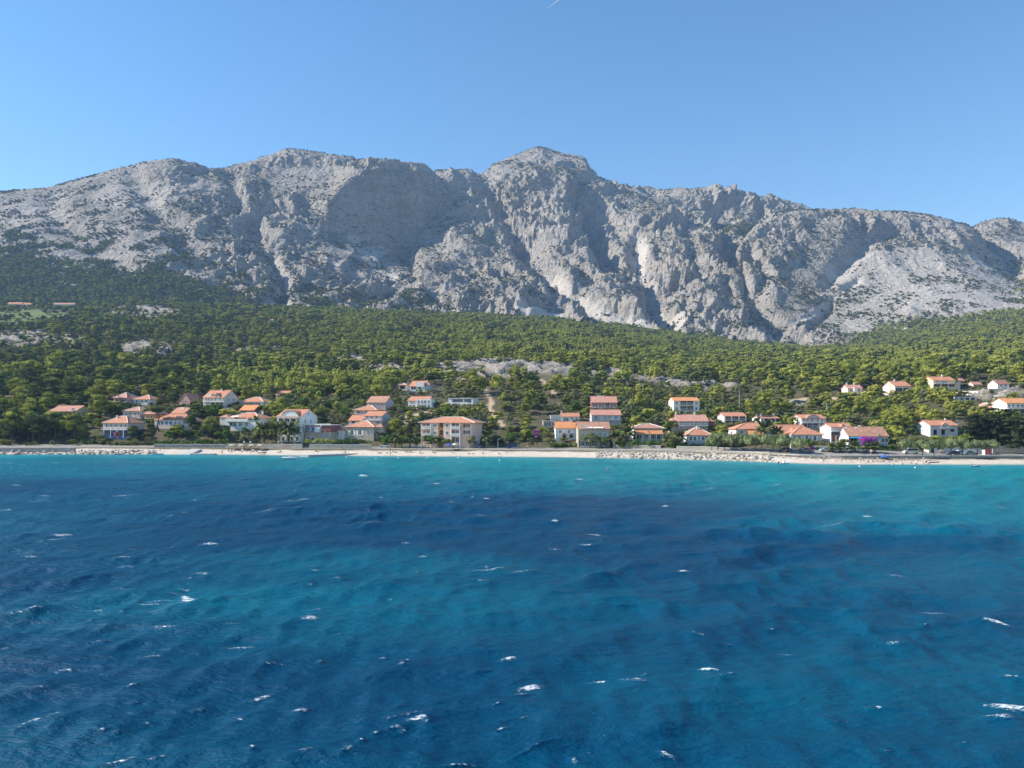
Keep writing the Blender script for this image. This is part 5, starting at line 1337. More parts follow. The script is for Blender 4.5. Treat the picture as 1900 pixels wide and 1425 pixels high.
ht = np.array([HT[k][0] for k in kind]) + SR.random(len(pt)) ** 1.2 * np.array([HT[k][1] - HT[k][0] for k in kind])
big_ = SR.random(len(pt)) < .18
ht = np.where(big_, ht * 1.3, ht * SR.uniform(.7, 1.0, len(pt)))
wd = np.array([WD[k] for k in kind]) * SR.uniform(.85, 1.25, len(pt))
Yp = pt[:, 1]
ht *= np.where(Yp < 380, np.where(px < 230, 1.15, .85), 1.0)
ht *= 1 - .28 * sstep(480, 800, Yp)
# keep houses and their fronts clear
keep = np.ones(len(pt), bool)
top = HOR - FOC * (pt[:, 2] + ht - CAM_Z) / Yp
halfw = ht * wd * .36 / Yp * FOC
for (hx0, hx1, htop, hbase, HY, X0, X1, dep, cover) in HOUSES:
    inside = (pt[:, 0] > X0 - 1.8) & (pt[:, 0] < X1 + 1.8) & (Yp > HY - 1.8 - .22 * (X1 - X0) * (hx1 < 900)) & (Yp < HY + dep + 1.5)
    keep &= ~inside
    lim = hbase - cover * (.55 + .75 * SR.random(len(pt))) * (hbase - htop)
    front = (Yp <= HY + 1) & (px + halfw > hx0 - 1) & (px - halfw < hx1 + 1) & (top < lim) & (Yp > HY - 140)
    allow = (CAM_Z - (lim - HOR) / FOC * Yp) - pt[:, 2]
    ht = np.where(front, np.minimum(ht, allow), ht)
    top = HOR - FOC * (pt[:, 2] + ht - CAM_Z) / Yp
keep &= ht > 0.9
kind = np.where((ht < 3.2) & (kind != 'maquis'), 'maquis', kind)
for (a, b, y0) in ((894, 930, 708), (1004, 1030, 702)):          # nothing hides the dirt tracks
    keep &= ~((px > a - 4) & (px < b + 4) & (top < y0 + 70) & (py > y0 + 4) & (SR.random(len(pt)) < .75) & (Yp < 520))
pt, px, py, kind, ht, wd, top, Yp = [a[keep] for a in (pt, px, py, kind, ht, wd, top, Yp)]
show = ht / Yp * (0.4 + np.clip(wd, 0, 1.3)) * ((px > -20) & (px < 1920))
order = np.argsort(-show)
N_KIND = dict(pine=98, dark_pine=98, young_pine=46, olive=110, maquis=110, broadleaf=70)
near_sel = np.zeros(len(pt), bool); cnt = {}
for i in order:
    k = kind[i]
    if k in N_KIND and cnt.get(k, 0) < N_KIND[k] and show[i] > 0:
        near_sel[i] = True; cnt[k] = cnt.get(k, 0) + 1
NAMES = dict(pine='pine_tree', dark_pine='pine_tree', young_pine='pine_tree', olive='olive_tree', maquis='bush', broadleaf='broadleaf_tree', umbrella_pine='umbrella_pine', tamarisk='tamarisk_tree', conifer='conifer_tree', cypress='cypress_tree')
CATS = dict(pine='pine', dark_pine='pine', young_pine='pine', olive='olive tree', maquis='bush', broadleaf='tree', umbrella_pine='pine', tamarisk='tamarisk', conifer='conifer', cypress='cypress')
def plant(kind_, x, y, z, h, w=1.0, rz=None, label='', group=None, var=None, crown_mat=None, lean=0.0):
    i = var if var is not None else random.randrange(len(NEAR[kind_]))
    cm, tm = NEAR[kind_][i % len(NEAR[kind_])]
    t = thing(NAMES[kind_], label, CATS[kind_], (x, y, z), group, random.uniform(0, 6.28) if rz is None else rz)
    t.scale = (h * w, h * w, h)
    if lean: t.rotation_euler = (0, lean, 0)
    c = link('crown', cm, None, t)
    if crown_mat is not None:
        c.data = cm.copy(); c.data.materials[0] = crown_mat
    link('trunk', tm, None, t)
    return t
def zone(x_, y_):
    a = 'at the far left' if x_ < 200 else 'behind the left villas' if x_ < 520 else 'around the stepped cluster of houses' if x_ < 760 else 'beside the dirt track' if x_ < 1060 else 'between the waterfront stone houses' if x_ < 1345 else 'behind the tamarisk row' if x_ < 1560 else 'below the yellow house' if x_ < 1800 else 'at the right edge'
    return a
REFS = ['the long cream house', 'the blue villa', 'the pink villa', 'the low house by the pink villa', 'the pale house behind the blue villa', 'the small orange walled house', 'the pink gable house', 'the large three storey left house', 'the long white bungalow', 'the white skylight house', 'the four window hip roofed house', 'the bright orange roofed hut', 'the white modern villa', 'the white guest house', 'the maroon annexe', 'the highest left house', 'the tiny orange hut', 'the white pyramid pavilion', 'the stone villa', 'the squeezed orange roofed house', 'the pyramid roofed cluster house', 'the grey balcony house', 'the tall lavender house', 'the highest white house', 'the open red pavilion', 'the glazed bay house', 'the flat modern villa', 'the apartment house', 'the small two door white house', 'the flat pinkish block', 'the orange roofed white house', 'the long stone house', 'the pink shuttered house', 'the blue grey loggia house', 'the tall white block', 'the big stone gallery house', 'the orange porch house', 'the grey pyramid house', 'the three loggia house', 'the stepped gable house', 'the curved gable grey house', 'the long low terrace house', 'the smooth red roof', 'the grey cottage', 'the garage house', 'the blue awning house', 'the small porch house', 'the orange strip house', 'the yellow house', 'the brown roofed cottage', 'the white edge house', 'the lone white house', 'the faded roof in the pines', 'the flat white shed', 'the faded red shed', 'the pinkish annexe', 'the red farmhouse', 'the short farmhouse', 'the pale farmhouse', 'the tiny far house']
LBL = dict(pine='green layered pine', dark_pine='dark tiered pine', young_pine='yellow green young pine', olive='grey green olive', maquis='low green bush', broadleaf='fresh green garden tree')
def neighbour(x_, y_):
    """where a plant stands, told by the nearest house in view"""
    best = min(range(56), key=lambda k: abs(x_ - (HOUSES[k][0] + HOUSES[k][1]) / 2) * .6 + abs(y_ - HOUSES[k][3]))
    h = HOUSES[best]; dx = x_ - (h[0] + h[1]) / 2; dy = h[3] - y_; w = (h[1] - h[0]) / 2
    far = math.hypot(dx, dy)
    v = 'well above' if dy > 30 else 'just above' if dy > 8 else 'below' if dy < -6 else ''
    s_ = ('far left of' if dx < -70 else 'left of' if dx < -w else 'far right of' if dx > 70 else 'right of' if dx > w else '')
    if v and s_: return v + ' and ' + s_ + ' ' + REFS[best]
    return (v or s_ or 'beside') + ' ' + REFS[best]
seen_lb = {}
for i in np.nonzero(near_sel)[0]:
    k = kind[i]
    med = (HT[k][0] + HT[k][1]) / 2 if k in HT else 5
    size_ = 'tall ' if ht[i] > med * 1.08 else 'small ' if ht[i] < med * .72 else ''
    wide = 'wide ' if wd[i] > WD[k] * 1.12 else 'slim ' if wd[i] < WD[k] * .92 else ''
    nb = neighbour(px[i], py[i])
    lb = size_ + wide + LBL[k] + ' ' + nb
    if len(lb.split()) > 14: lb = size_ + LBL[k] + ' ' + nb
    if len(lb.split()) > 14: lb = LBL[k] + ' ' + nb
    seen_lb.setdefault(lb, []).append(i)
for lb, ids in seen_lb.items():
    ids.sort(key=lambda i: px[i])
    ex = {1: [''], 2: [', left one', ', right one'], 3: [', left one', ', middle one', ', right one'], 4: [', leftmost', ', second from left', ', third from left', ', rightmost']}.get(len(ids), [''] * len(ids))
    for i, e in zip(ids, ex):
        plant(kind[i], *pt[i], ht[i], wd[i], label=lb + (e if len((lb + e).split()) <= 16 else ''), group=CATS[kind[i]] + 's ' + zone(px[i], py[i]))
rest = ~near_sel
fk = np.array([{'broadleaf': 'olive'}.get(k, k) for k in kind[rest]])
idx = np.array([FIDX[k][0] + SR.integers(FIDX[k][1]) for k in fk])
h_, w_ = ht[rest], wd[rest] * 1.26
scatter('forest', pt[rest], idx, np.stack([h_ * w_, h_ * w_, h_], 1), np.stack([SR.normal(size=len(h_)) * .05, SR.normal(size=len(h_)) * .05, SR.uniform(0, 6.28, len(h_))], 1))
print('forest', rest.sum(), 'near', cnt, round(time.time() - T0, 1))

# ---- woods and scrub on the mountain
def mountain_plants(name, src, dens_wood, dens_shrub, seed, base=.16):
    rng = np.random.default_rng(seed)
    S = SURF[src]; P = S['P']; vg = S['veg'][:-1, :-1]; stp = S['N'][:-1, :-1, 2]; sc = S['scree'][:-1, :-1]
    def dn(px, py, C):
        nz = fbm(C[..., 0] / 60, C[..., 1] / 60, C[..., 2] / 60, 4)
        w = dens_wood(px, py) ; s_ = dens_shrub(px, py)
        grow = sstep(.22, .5, stp)
        inview = (px > -150) & (px < 2050)
        return (w / 26.0 * sstep(-.5, .1, nz + (w - .5) * 1.6) + s_ / 48.0 * np.clip(base + 2.2 * nz + .9 * vg, 0.03, 2.6) * (1 - .45 * sc)) * grow * inview
    pt, I, J = sample_surface(P, dn, rng)
    px, py = proj(pt)
    w = dens_wood(px, py)
    n = len(pt)
    wood = rng.random(n) < np.clip(w * 1.3, 0, 1)
    k = np.where(wood, np.where(rng.random(n) < .55, 'dark_pine', np.where(rng.random(n) < .5, 'pine', 'maquis')), 'shrub')
    k = np.where(wood & (px > 1500) & (rng.random(n) < .5), 'young_pine', k)
    h = np.where(wood, rng.uniform(4.5, 8.5, n), 1.1 + 3.9 * rng.random(n) ** 2.6)
    ww = np.where(wood, rng.uniform(1.0, 1.3, n), rng.uniform(1.3, 2.1, n))
    idx = np.array([FIDX[a][0] + rng.integers(FIDX[a][1]) for a in k])
    pt[:, 2] -= h * .08
    scatter(name, pt, idx, np.stack([h * ww, h * ww * .9, h], 1), np.stack([0 * h, 0 * h, rng.uniform(0, 6.28, n)], 1))
    print(name, n, round(time.time() - T0, 1))
def wood_left(px, py):
    edge = np.interp(px, [-400, 0, 120, 250, 330, 420, 500, 560, 640, 760, 900], [455, 462, 470, 490, 492, 528, 572, 582, 588, 592, 596])
    return np.maximum(sstep(-6, 26, py - edge) * .95, .42 * sstep(-75, 10, py - edge + 14 * np.sin(px / 23.0)) ** 2)
def shrub_left(px, py):
    return 1.3 * sstep(270, 430, py) + .5 + 1.0 * sstep(360, 470, py) * sstep(600, 200, px) + .8 * sstep(500, 560, py)
mountain_plants('mountain_scrub_left', 'mountain_ridge', wood_left, shrub_left, 41)
def wood_back(px, py):
    e = np.interp(px, [790, 900, 1000, 1100, 1180, 1300, 1400, 1480], [586, 590, 598, 606, 612, 628, 640, 650])
    return np.maximum(sstep(-16, 10, py - e + 10 * np.sin(px / 17) * np.sin(px / 41)) * .9, .8 * np.exp(-(((px - 1375) / 55) ** 2 + ((py - 425) / 16) ** 2)))
mountain_plants('mountain_scrub', 'mountain', wood_back, lambda px, py: 1.0 + .8 * sstep(430, 560, py), 42)
def wood_right(px, py):
    e = np.interp(px, [1400, 1520, 1560, 1640, 1720, 1800, 1900], [660, 650, 634, 606, 594, 584, 572])
    return sstep(-10, 16, py - e) * .85
mountain_plants('mountain_scrub_right', 'mountain_massif', wood_right, lambda px, py: .9 + .9 * sstep(440, 580, py), 43, .34)
mountain_plants('mountain_scrub_east', 'mountain_east', lambda px, py: .4 * sstep(470, 500, py), lambda px, py: 1.2 + 0 * px, 44)
# ------------------------------------------------------------------ shore: walls, rocks, piers
def wall_run(label, px0, px1, d, z0, z1, mat, th=.45, coping=True, name='stone_wall', step=26, cat='wall'):
    """a wall that follows the shore at d metres behind the waterline"""
    n = max(2, int((px1 - px0) / step) + 1)
    pts = []
    for i in range(n):
        p = px0 + (px1 - px0) * i / (n - 1); Y = shore(p) + d
        pts.append(Vector(((p - PCX) / FOC * Y, Y, 0)))
    o = pts[0].copy(); root = thing(name, label, cat, (o.x, o.y, z0))
    def strip(off0, off1, za, zb):
        v = []; f = []
        for p in pts:
            q = p - o
            v += [(q.x, q.y + off0, za), (q.x, q.y + off1, za), (q.x, q.y + off1, zb), (q.x, q.y + off0, zb)]
        for i in range(len(pts) - 1):
            a, b = 4 * i, 4 * i + 4
            f += [(a + k, a + (k + 1) % 4, b + (k + 1) % 4, b + k) for k in range(4)]
        f += [(0, 3, 2, 1), (len(v) - 4, len(v) - 3, len(v) - 2, len(v) - 1)]
        return MB().add(v, f)
    strip(0, th, -1.2, z1 - z0).build('wall', mat, root)
    if coping: strip(-.06, th + .06, z1 - z0 + .003, z1 - z0 + .14).build('coping', M_TRIM, root)
    return root
wall_run('long grey stone quay wall under the dark pines at the far left', -60, 140, 5, 0.2, 2.4, M_STONE_D)
wall_run('pale garden wall behind the pebbles left of the beach umbrellas', 286, 418, 13.2, 2.0, 3.5, M_STONE_D)
wall_run('pale stone beach wall below the three big palms', 421, 561, 13.2, 2.0, 3.7, M_STONE)
wall_run('long pale stone beach wall in front of the stone villa', 574, 689, 13.2, 2.0, 3.7, M_STONE)
wall_run('low white kerb wall in front of the apartment house', 748, 868, 24.5, 2.4, 3.3, M_TRIM)
wall_run('low stone wall behind the tamarisks beside the long stone house', 1138, 1226, 22.5, 2.4, 3.9, M_STONE)
wall_run('low pale wall in front of the low grey house with the pyramid roof', 1256, 1332, 21.5, 2.4, 3.7, M_STONE)
wall_run('low grey wall at the foot of the tamarisk row', 1334, 1440, 21.5, 2.4, 3.5, M_STONE_D)
wall_run('rubble stone garden wall between the parked cars and the purple bush', 1508, 1592, 25.5, 2.6, 4.6, M_STONE_D)
wall_run('long dark rubble sea wall along the right half of the beach', 1432, 2100, 12.0, 0.4, 2.15, M_STONE_D)
wall_run('pale promenade wall above the riprap stones', 1122, 1428, 11.8, 1.2, 2.7, M_STONE)
wall_run('white garden wall behind the parked cars at the right', 1752, 1826, 25, 2.2, 4.2, M_TRIM)
wall_run('long pale wall behind the walkers at the right edge', 1842, 2000, 25, 2.2, 4.6, M_STONE)
def hill_wall(label, px0, px1, py_top, py_base, mat, th=.4):
    a, b = spot(px0, py_base), spot(px1, py_base)
    h = (py_base - py_top) / FOC * a.y
    root = thing('retaining_wall', label, 'wall', a)
    L = (b - a).xy.length; ang = math.atan2(b.y - a.y, b.x - a.x)
    dz = b.z - a.z
    MB().add([(0, 0, -1.5), (L, 0, dz - 1.5), (L, th, dz - 1.5), (0, th, -1.5), (0, 0, h), (L, 0, h + dz), (L, th, h + dz), (0, th, h)], [(0, 3, 2, 1), (4, 5, 6, 7), (0, 1, 5, 4), (1, 2, 6, 5), (2, 3, 7, 6), (3, 0, 4, 7)]).build('wall', mat, root, (0, 0, 0), (0, 0, ang))
    return root
hill_wall('grey retaining wall under the highest white house above the dirt track', 755, 803, 727, 733.5, M_STONE_D)
hill_wall('long white roadside wall below the yellow house on the right hillside', 1694, 1815, 725.5, 728.5, M_TRIM)
hill_wall('short white roadside wall left of the house with the orange strip', 1632, 1649, 730, 733, M_TRIM)
hill_wall('pale terrace wall below the large three storey house on the left', 396, 432, 756.5, 766, M_STONE)
hill_wall('stone wall below the low house at the right edge of the hillside', 1835, 1900, 721, 725, M_STONE)

# boulders
def rock_mesh(seed):
    r = np.random.default_rng(seed)
    bm = bmesh.new(); bmesh.ops.create_icosphere(bm, subdivisions=2, radius=1)
    pl = [(Vector(r.normal(size=3)).normalized(), r.uniform(.55, .85)) for _ in range(9)]
    for v in bm.verts:
        v.co = Vector((v.co.x, v.co.y * .85, v.co.z * .7)) * (1 + .12 * r.normal())
        for n, dd in pl:
            k = v.co.dot(n)
            if k > dd: v.co -= n * (k - dd)
    me = bpy.data.meshes.new('boulder'); bm.to_mesh(me); bm.free(); me.materials.append(M_ROCK)
    return me
def mat_rock():
    t = NT('shore_rock', .9, .25); c = t.coord()
    n = t.noise(c, 1.6, 6, .7)
    oi = t.n.new('ShaderNodeObjectInfo')
    col = t.mix(oi.outputs['Random'], (.30, .265, .225), (.52, .48, .42))
    col = t.mix(t.ramp(n, [(.4, 0.), (.65, .55)]), col, (.28, .24, .2))
    t.set('Base Color', col); t.bump(n, .7, .2)
    return t.m
M_ROCK = mat_rock()
ROCK = [rock_mesh(60 + i) for i in range(7)]
RR = np.random.default_rng(77)
def boulders(name_label, group, ranges, n, dr, size):
    for i in range(n):
        p = RR.uniform(*ranges); d = RR.uniform(*dr); Y = shore(p) + d
        x = (p - PCX) / FOC * Y
        s = size[0] + (size[1] - size[0]) * RR.random() ** 1.8
        o = bpy.data.objects.new('boulder', ROCK[RR.integers(7)]); COL.objects.link(o)
        o.location = (x, Y, max(gz(x, Y), -.1) + s * .25)
        o.scale = (s * RR.uniform(.9, 1.4), s, s * RR.uniform(.7, 1.1)); o.rotation_euler = (RR.normal() * .4, RR.normal() * .4, RR.uniform(0, 6.28))
        tag(o, name_label, 'boulder', group)
for a_, b_, t_ in ((1108, 1190, 'below the long stone house end'), (1190, 1270, 'below the orange porch house'), (1270, 1350, 'below the grey pyramid house'), (1350, 1434, 'below the tamarisk row')):
    boulders('large pale riprap boulder in the stone bank ' + t_, 'riprap boulders ' + t_, (a_, b_), 12, (1, 9), (.75, 1.05))
    boulders('small pale riprap stone in the stone bank ' + t_, 'riprap boulders ' + t_, (a_, b_), 22, (-.8, 11), (.35, .8))
for a_, b_, t_ in ((-20, 70, 'at the pink float'), (70, 140, 'below the quay lamp post'), (140, 215, 'left of the blue villa'), (215, 290, 'below the blue villa garden')):
    boulders('large weathered shore rock ' + t_, 'shore rocks ' + t_, (a_, b_), 7, (-1, 6), (.7, 1.05))
    boulders('small weathered shore rock ' + t_, 'shore rocks ' + t_, (a_, b_), 18, (-1.5, 8), (.3, .7))
boulders('small dark rock at the waterline near the beached boat', 'rocks at the waterline on the right', (1655, 1725), 26, (-.5, 3), (.2, .5))
def rubble(name, ranges, n, dr, size):
    V = []; F = []; k = 0
    base = np.array([v for v in ICO_V]); bf = ICO_F
    for i in range(n):
        p = RR.uniform(*ranges); Y = shore(p) + RR.uniform(*dr); x = (p - PCX) / FOC * Y; s_ = RR.uniform(*size)
        v = base * (1 + RR.normal(size=(len(base), 1)) * .22) * np.array([s_ * 1.2, s_, s_ * .75])
        a = RR.uniform(0, 6.28); c, sn = math.cos(a), math.sin(a)
        v = v @ np.array([[c, -sn, 0], [sn, c, 0], [0, 0, 1]]) + np.array([x, Y, max(gz(x, Y), -.1) + s_ * .2])
        V.append(v); F.append(bf + k); k += len(base)
    me = bpy.data.meshes.new(name); me.from_pydata(np.concatenate(V).tolist(), [], np.concatenate(F).tolist()); me.materials.append(M_ROCK)
    o = bpy.data.objects.new(name, me); COL.objects.link(o); o['kind'] = 'stuff'
rubble('riprap_rubble', (1105, 1436), 620, (-.6, 11.5), (.16, .42))
rubble('shore_rubble', (-20, 292), 420, (-1.2, 9), (.12, .38))
rubble('sea_wall_rubble', (1440, 1740), 160, (8, 12), (.12, .35))
# piers
def slab(name, label, cat, corners, z0, z1, mat):
    c = [Vector((at(px, HOR + FOC * CAM_Z / Y, Y).x, Y)) for px, Y in corners]
    o = c[0]; root = thing(name, label, cat, (o.x, o.y, 0))
    v = [(p.x - o.x, p.y - o.y, z0) for p in c] + [(p.x - o.x, p.y - o.y, z1 if isinstance(z1, (int, float)) else z1[i]) for i, p in enumerate(c)]
    MB().add(v, [(0, 3, 2, 1), (4, 5, 6, 7), (0, 1, 5, 4), (1, 2, 6, 5), (2, 3, 7, 6), (3, 0, 4, 7)]).build('slab', mat, root)
    return root
slab('concrete_pier', 'low concrete pier slanting out from the beach left of the stone villa', 'pier', [(554, 288.5), (572, 286.5), (664, 300), (650, 303)], -1.5, .75, M_CONC)
slab('concrete_slipway', 'dark concrete slipway running down the pebbles left of the umbrellas', 'slipway', [(328, 305.5), (352, 303.5), (374, 314), (356, 316)], -1, [.15, .15, 1.9, 1.9], M_CONC)
slab('concrete_pier', 'short dark concrete landing at the waterline beside the slipway', 'pier', [(352, 303.2), (398, 302), (402, 305), (366, 307)], -1, .5, M_CONC)

# ------------------------------------------------------------------ shore planting
SP = lambda px, d: ((px - PCX) / FOC * (shore(px) + d), shore(px) + d)
def put(kind_, px, d, h, w, label, group=None, **kw):
    x, y = SP(px, d)
    return plant(kind_, x, y, gz(x, y) - .05, h, w, label=label, group=group, **kw)
for i, p in enumerate([1321, 1332, 1344, 1356, 1367, 1379, 1391, 1402, 1413, 1424, 1435, 1447, 1459]):
    put('tamarisk', p, 14.5 + (i % 3) * 1.5, 6.5 + (i * 37 % 5) * .16, .90, 'round grey green tamarisk in the close row above the riprap', 'close row of tamarisks above the riprap')
put('tamarisk', 1483, 14.5, 6.0, 1.0, 'single round tamarisk at the right end of the close row, left of the cars')
for p, h, s in ((1681, 5.4, 'left of the white shed'), (1711, 5.3, 'with a forked leaning trunk by the white shed'), (1733, 5.2, 'in front of the white shed'), (1765, 5.8, 'above the dark blue car'), (1786, 5.5, 'between the two parked cars at the right'), (1813, 5.3, 'left of the red kiosk'), (1839, 5.2, 'right of the red kiosk')):
    put('tamarisk', p, 13.9, h * 1.16, 1.05, 'tamarisk on the sea wall promenade ' + s, 'tamarisks on the sea wall promenade')
for k, p, h, w, lab in (('broadleaf', 795, 5.6, 1.15, 'bushy reddish green tree left in front of the apartment house'), ('broadleaf', 818, 5.2, 1.6, 'wide bronze green tree before the orange stairwell'), ('olive', 834, 4.4, 1.2, 'small tree right before the apartment balconies'),
        ('olive', 874, 5.8, 1.25, 'round grey green tree at the right corner of the apartment house'), ('olive', 905, 5.2, 1.0, 'round olive shading a dark car on the promenade'), ('olive', 940, 5.2, 1.0, 'round olive left of the dark blue van'), ('olive', 963, 4.4, 1.1, 'round olive right of the dark blue van'),
        ('olive', 985, 4.2, 1.1, 'round bush tree below the purple creeper'), ('olive', 1021, 5.0, 1.25, 'wide grey green olive in front of the orange roofed house'), ('olive', 1094, 7.2, 1.15, 'tall brownish tree before the stone house'), ('broadleaf', 1118, 5.0, 1.05, 'fresh green round tree before the stone house balcony'),
        ('olive', 1142, 5.2, .95, 'dark tree right of the long stone house'), ('broadleaf', 1154, 4.0, 1.0, 'light green bush tree below the tall palm'), ('broadleaf', 1182, 3.6, 1.1, 'hedge like tree below the brick red roof'), ('broadleaf', 1208, 3.6, 1.2, 'dark green garden tree below the orange porch'),
        ('olive', 1246, 4.4, 1.0, 'grey green tree between palm and low wall'), ('olive', 1330, 6.0, 1.1, 'large pale green tree behind the left end of the tamarisk row'), ('broadleaf', 1505, 4.2, 1.0, 'dark green tree right of the grey cottage'), ('broadleaf', 718, 5.4, 1.3, 'dense fresh green trees at the right of the stone villa'), ('broadleaf', 745, 5.4, 1.3, 'dense fresh green tree behind the two promenade palms'), ('broadleaf', 772, 4.6, 1.1, 'fresh green tree left of the apartment house')):
    put(k, p, 21.0 if p < 1150 else 23.0, h, w, lab, 'garden trees along the waterfront')
for p, d, h, lab in ((1812, 34, 12.5, 'dark tall conifer left in the group above the red kiosk'), (1832, 36, 15.5, 'tallest dark conifer of the group above the red kiosk'), (1853, 33, 13.0, 'dark conifer right of the tallest one'), (1868, 38, 14, 'dark conifer behind the pair at the right edge'), (1884, 27, 14.5, 'dark conifer with a bare lower trunk near the right edge'), (1902, 32, 12.5, 'dark conifer cut by the right edge'), (1796, 38, 9.5, 'smaller dark conifer beside the lone white house')):
    put('conifer', p, d, h * 1.05, 1.45, lab, 'dark conifers at the right')
for i in range(44):
    p = -30 + 218 * RR.random(); d = 27 + 34 * RR.random()
    h_ = 9 + 4.5 * RR.random()
    if 62 < p < 190:
        y_ = shore(p) + d; h_ = min(h_, CAM_Z - ((764 if p < 145 else 776) - HOR) / FOC * y_ - gz((p - PCX) / FOC * y_, y_))
    if h_ < 2.5: continue
    put('pine' if i % 3 == 0 else 'dark_pine', p, d, h_, 1.15, ('tall ' if h_ > 11.5 else 'large ') + ('green' if i % 3 == 0 else 'dark') + ' spreading pine above the quay wall ' + ('near the left edge' if p < 50 else 'below the long cream house' if p < 150 else 'left of the blue villa') + (', in front' if d < 42 else ', further up'), 'large pines above the quay wall')
for i in range(60):
    p = -20 + 300 * RR.random(); d = 18 + 24 * RR.random()
    h_ = 1.6 + 1.6 * RR.random()
    put('maquis', p, d, h_, 1.4, ('larger ' if h_ > 2.4 else 'small ') + 'scrub bush ' + ('among' if d < 24 else 'just behind' if d < 32 else 'well behind') + ' the shore rocks ' + ('at the left edge' if p < 60 else 'below the long cream house' if p < 150 else 'below the blue villa' if p < 225 else 'right of the blue villa'), 'low bushes above the shore rocks')
x, y = SP(296, 38)
plant('umbrella_pine', x, y, gz(x, y), 12.2, 1.35, rz=.4, label='leaning umbrella pine with a bare curved trunk before the long bungalow', lean=-.14)
for px_, py_, h, lab in ((280, 752, 12, 'flat topped umbrella pine above the low white house'), (352, 757, 13, 'flat topped umbrella pine behind the pink gable')):
    q = spot(px_, py_); plant('umbrella_pine', q.x, q.y + 12, gz(q.x, q.y + 12), h, 1.0, label=lab)
for px_, d, h, k, lab in ((356, 33, 10.5, 'dark_pine', 'big dark pine right of the long bungalow'), (390, 31, 8.5, 'pine', 'pine left of the purple creeper'), (336, 30, 6, 'pine', 'low spreading pine before the long bungalow'), (420, 27, 5.5, 'broadleaf', 'dense green tree below the purple creeper'), (405, 28, 5, 'broadleaf', 'dense green tree left of the beach umbrellas'), (438, 27, 5, 'olive', 'grey green tree before the modern villa'), (460, 27, 4.2, 'olive', 'pale flowering shrub tree left of the palms'), (247, 30, 6.0, 'pine', 'pine at the right corner of the blue villa'), (312, 28, 5, 'broadleaf', 'green garden tree behind the pale garden wall'), (370, 27, 5, 'broadleaf', 'leafy tree behind the pale garden wall')):
    put(k, px_, d, h, 1.15, lab, 'garden trees behind the left beach')

# palms: trunk and single fronds
def frond_mesh(seed, droop):
    r = np.random.default_rng(seed); V = []; F = []; T = []
    n = 14; pts = []
    for i in range(n + 1):
        t = i / n; pts.append(Vector((t * (1 - .12 * droop * t), 0, .42 * t * (1 - droop * .55) - droop * .62 * t * t)))
    for i in range(n):
        p, q = pts[i], pts[i + 1]; w = .20 * math.sin(math.pi * min(1, .12 + .9 * (i + .5) / n)) ** .7
        for sg in (-1, 1):
            k = len(V); dz = -.11 - .08 * r.random(); fx = .10
            V += [p, q, q + Vector((fx, sg * w, dz * w / .2)), p + Vector((fx * .4, sg * w * .9, dz * w / .2))]
            F.append((k, k + 1, k + 2, k + 3)); T += [.3 + .5 * r.random()] * 4
    return np_mesh('frond', np.array([tuple(v) for v in V]), F, [L_PALM], T)
FRONDS = [frond_mesh(i, dr) for i, dr in enumerate((.25, .55, .85, 1.1, 1.35))]
_pt = MB()
for i in range(5): _pt.tube((.01 * i, 0, i / 5), (.01 * (i + 1), 0, (i + 1) / 5), .5 - .03 * i, .47 - .03 * i, 8, True)
PTRUNK = _pt.mesh('trunk'); PTRUNK.materials.append(M_BARK)
def palm(px_, d, py_c, size, label, r=.28, n=26, Y=None):
    x, y = SP(px_, d)
    z = gz(x, y); h = CAM_Z - (py_c - HOR) / FOC * y - z
    root = thing('palm_tree', label, 'palm', (x, y, z), 'palms along the waterfront')
    link('trunk', PTRUNK, None, root, (0, 0, -.2), (r * 2, r * 2, max(h, .5) + .2))
    for i in range(n):
        k = i % 5
        a = i * 2.399 + random.uniform(-.2, .2); s = size * random.uniform(.85, 1.1) * (1 - .08 * (k == 0))
        o = link('frond', FRONDS[k], None, root, (.05 * h * .06, 0, h - .05 * k), (s, s * random.uniform(.8, 1.1), s * (1.25 if k == 0 else 1)), (0, -.55 if k == 0 else -.2 + .1 * random.random(), a))
for a in ((490, 20, 797, 5.0, 'left of the three big feathery palms before the white guest house', .42, 34), (513, 20, 796, 5.2, 'middle of the three big feathery palms before the white guest house', .42, 34), (536.5, 20, 795, 5.2, 'right of the three big feathery palms before the white guest house', .42, 34),
          (475, 29, 776, 2.0, 'slim tall fan palm before the white modern villa', .2, 24), (733, 19, 812, 3.2, 'left of the two palms with short trunks on the promenade', .36), (760.5, 19, 812, 3.2, 'right of the two palms with short trunks on the promenade', .36), (1164, 28, 802, 3.8, 'tall palm right of the long stone house', .36, 32),
          (1260, 26, 810, 3.4, 'drooping palm left of the pyramid roof house', .36, 30), (1238, 26, 815, 2.6, 'small palm beside the orange porch roof', .3), (1419.5, 36, 793, 4.6, 'big palm standing up behind the tamarisk row', .38, 34), (1441, 37, 800, 3.0, 'smaller palm beside the big one behind the tamarisk row', .34),
          (1544.5, 19, 829, 2.3, 'low palm between the silver and grey cars', .34), (1561, 19, 829, 2.2, 'low palm right of the grey car', .34), (1585, 19, 827, 2.7, 'low palm left of the purple bush over the white car', .38), (1609, 20, 829, 2.3, 'short palm under the purple bush', .32), (1623, 19, 827, 2.6, 'low palm right of the purple bush', .36), (1489, 21, 834, 1.6, 'very small palm between tamarisk and dark car', .26),
          (1180, 30, 812, 2.0, 'small palm below the brick red hip roof', .24), (228, 60, 752, 2.6, 'grey palm in front of the pink villa', .3)):
    palm(*a[:5], *(a[5:]))

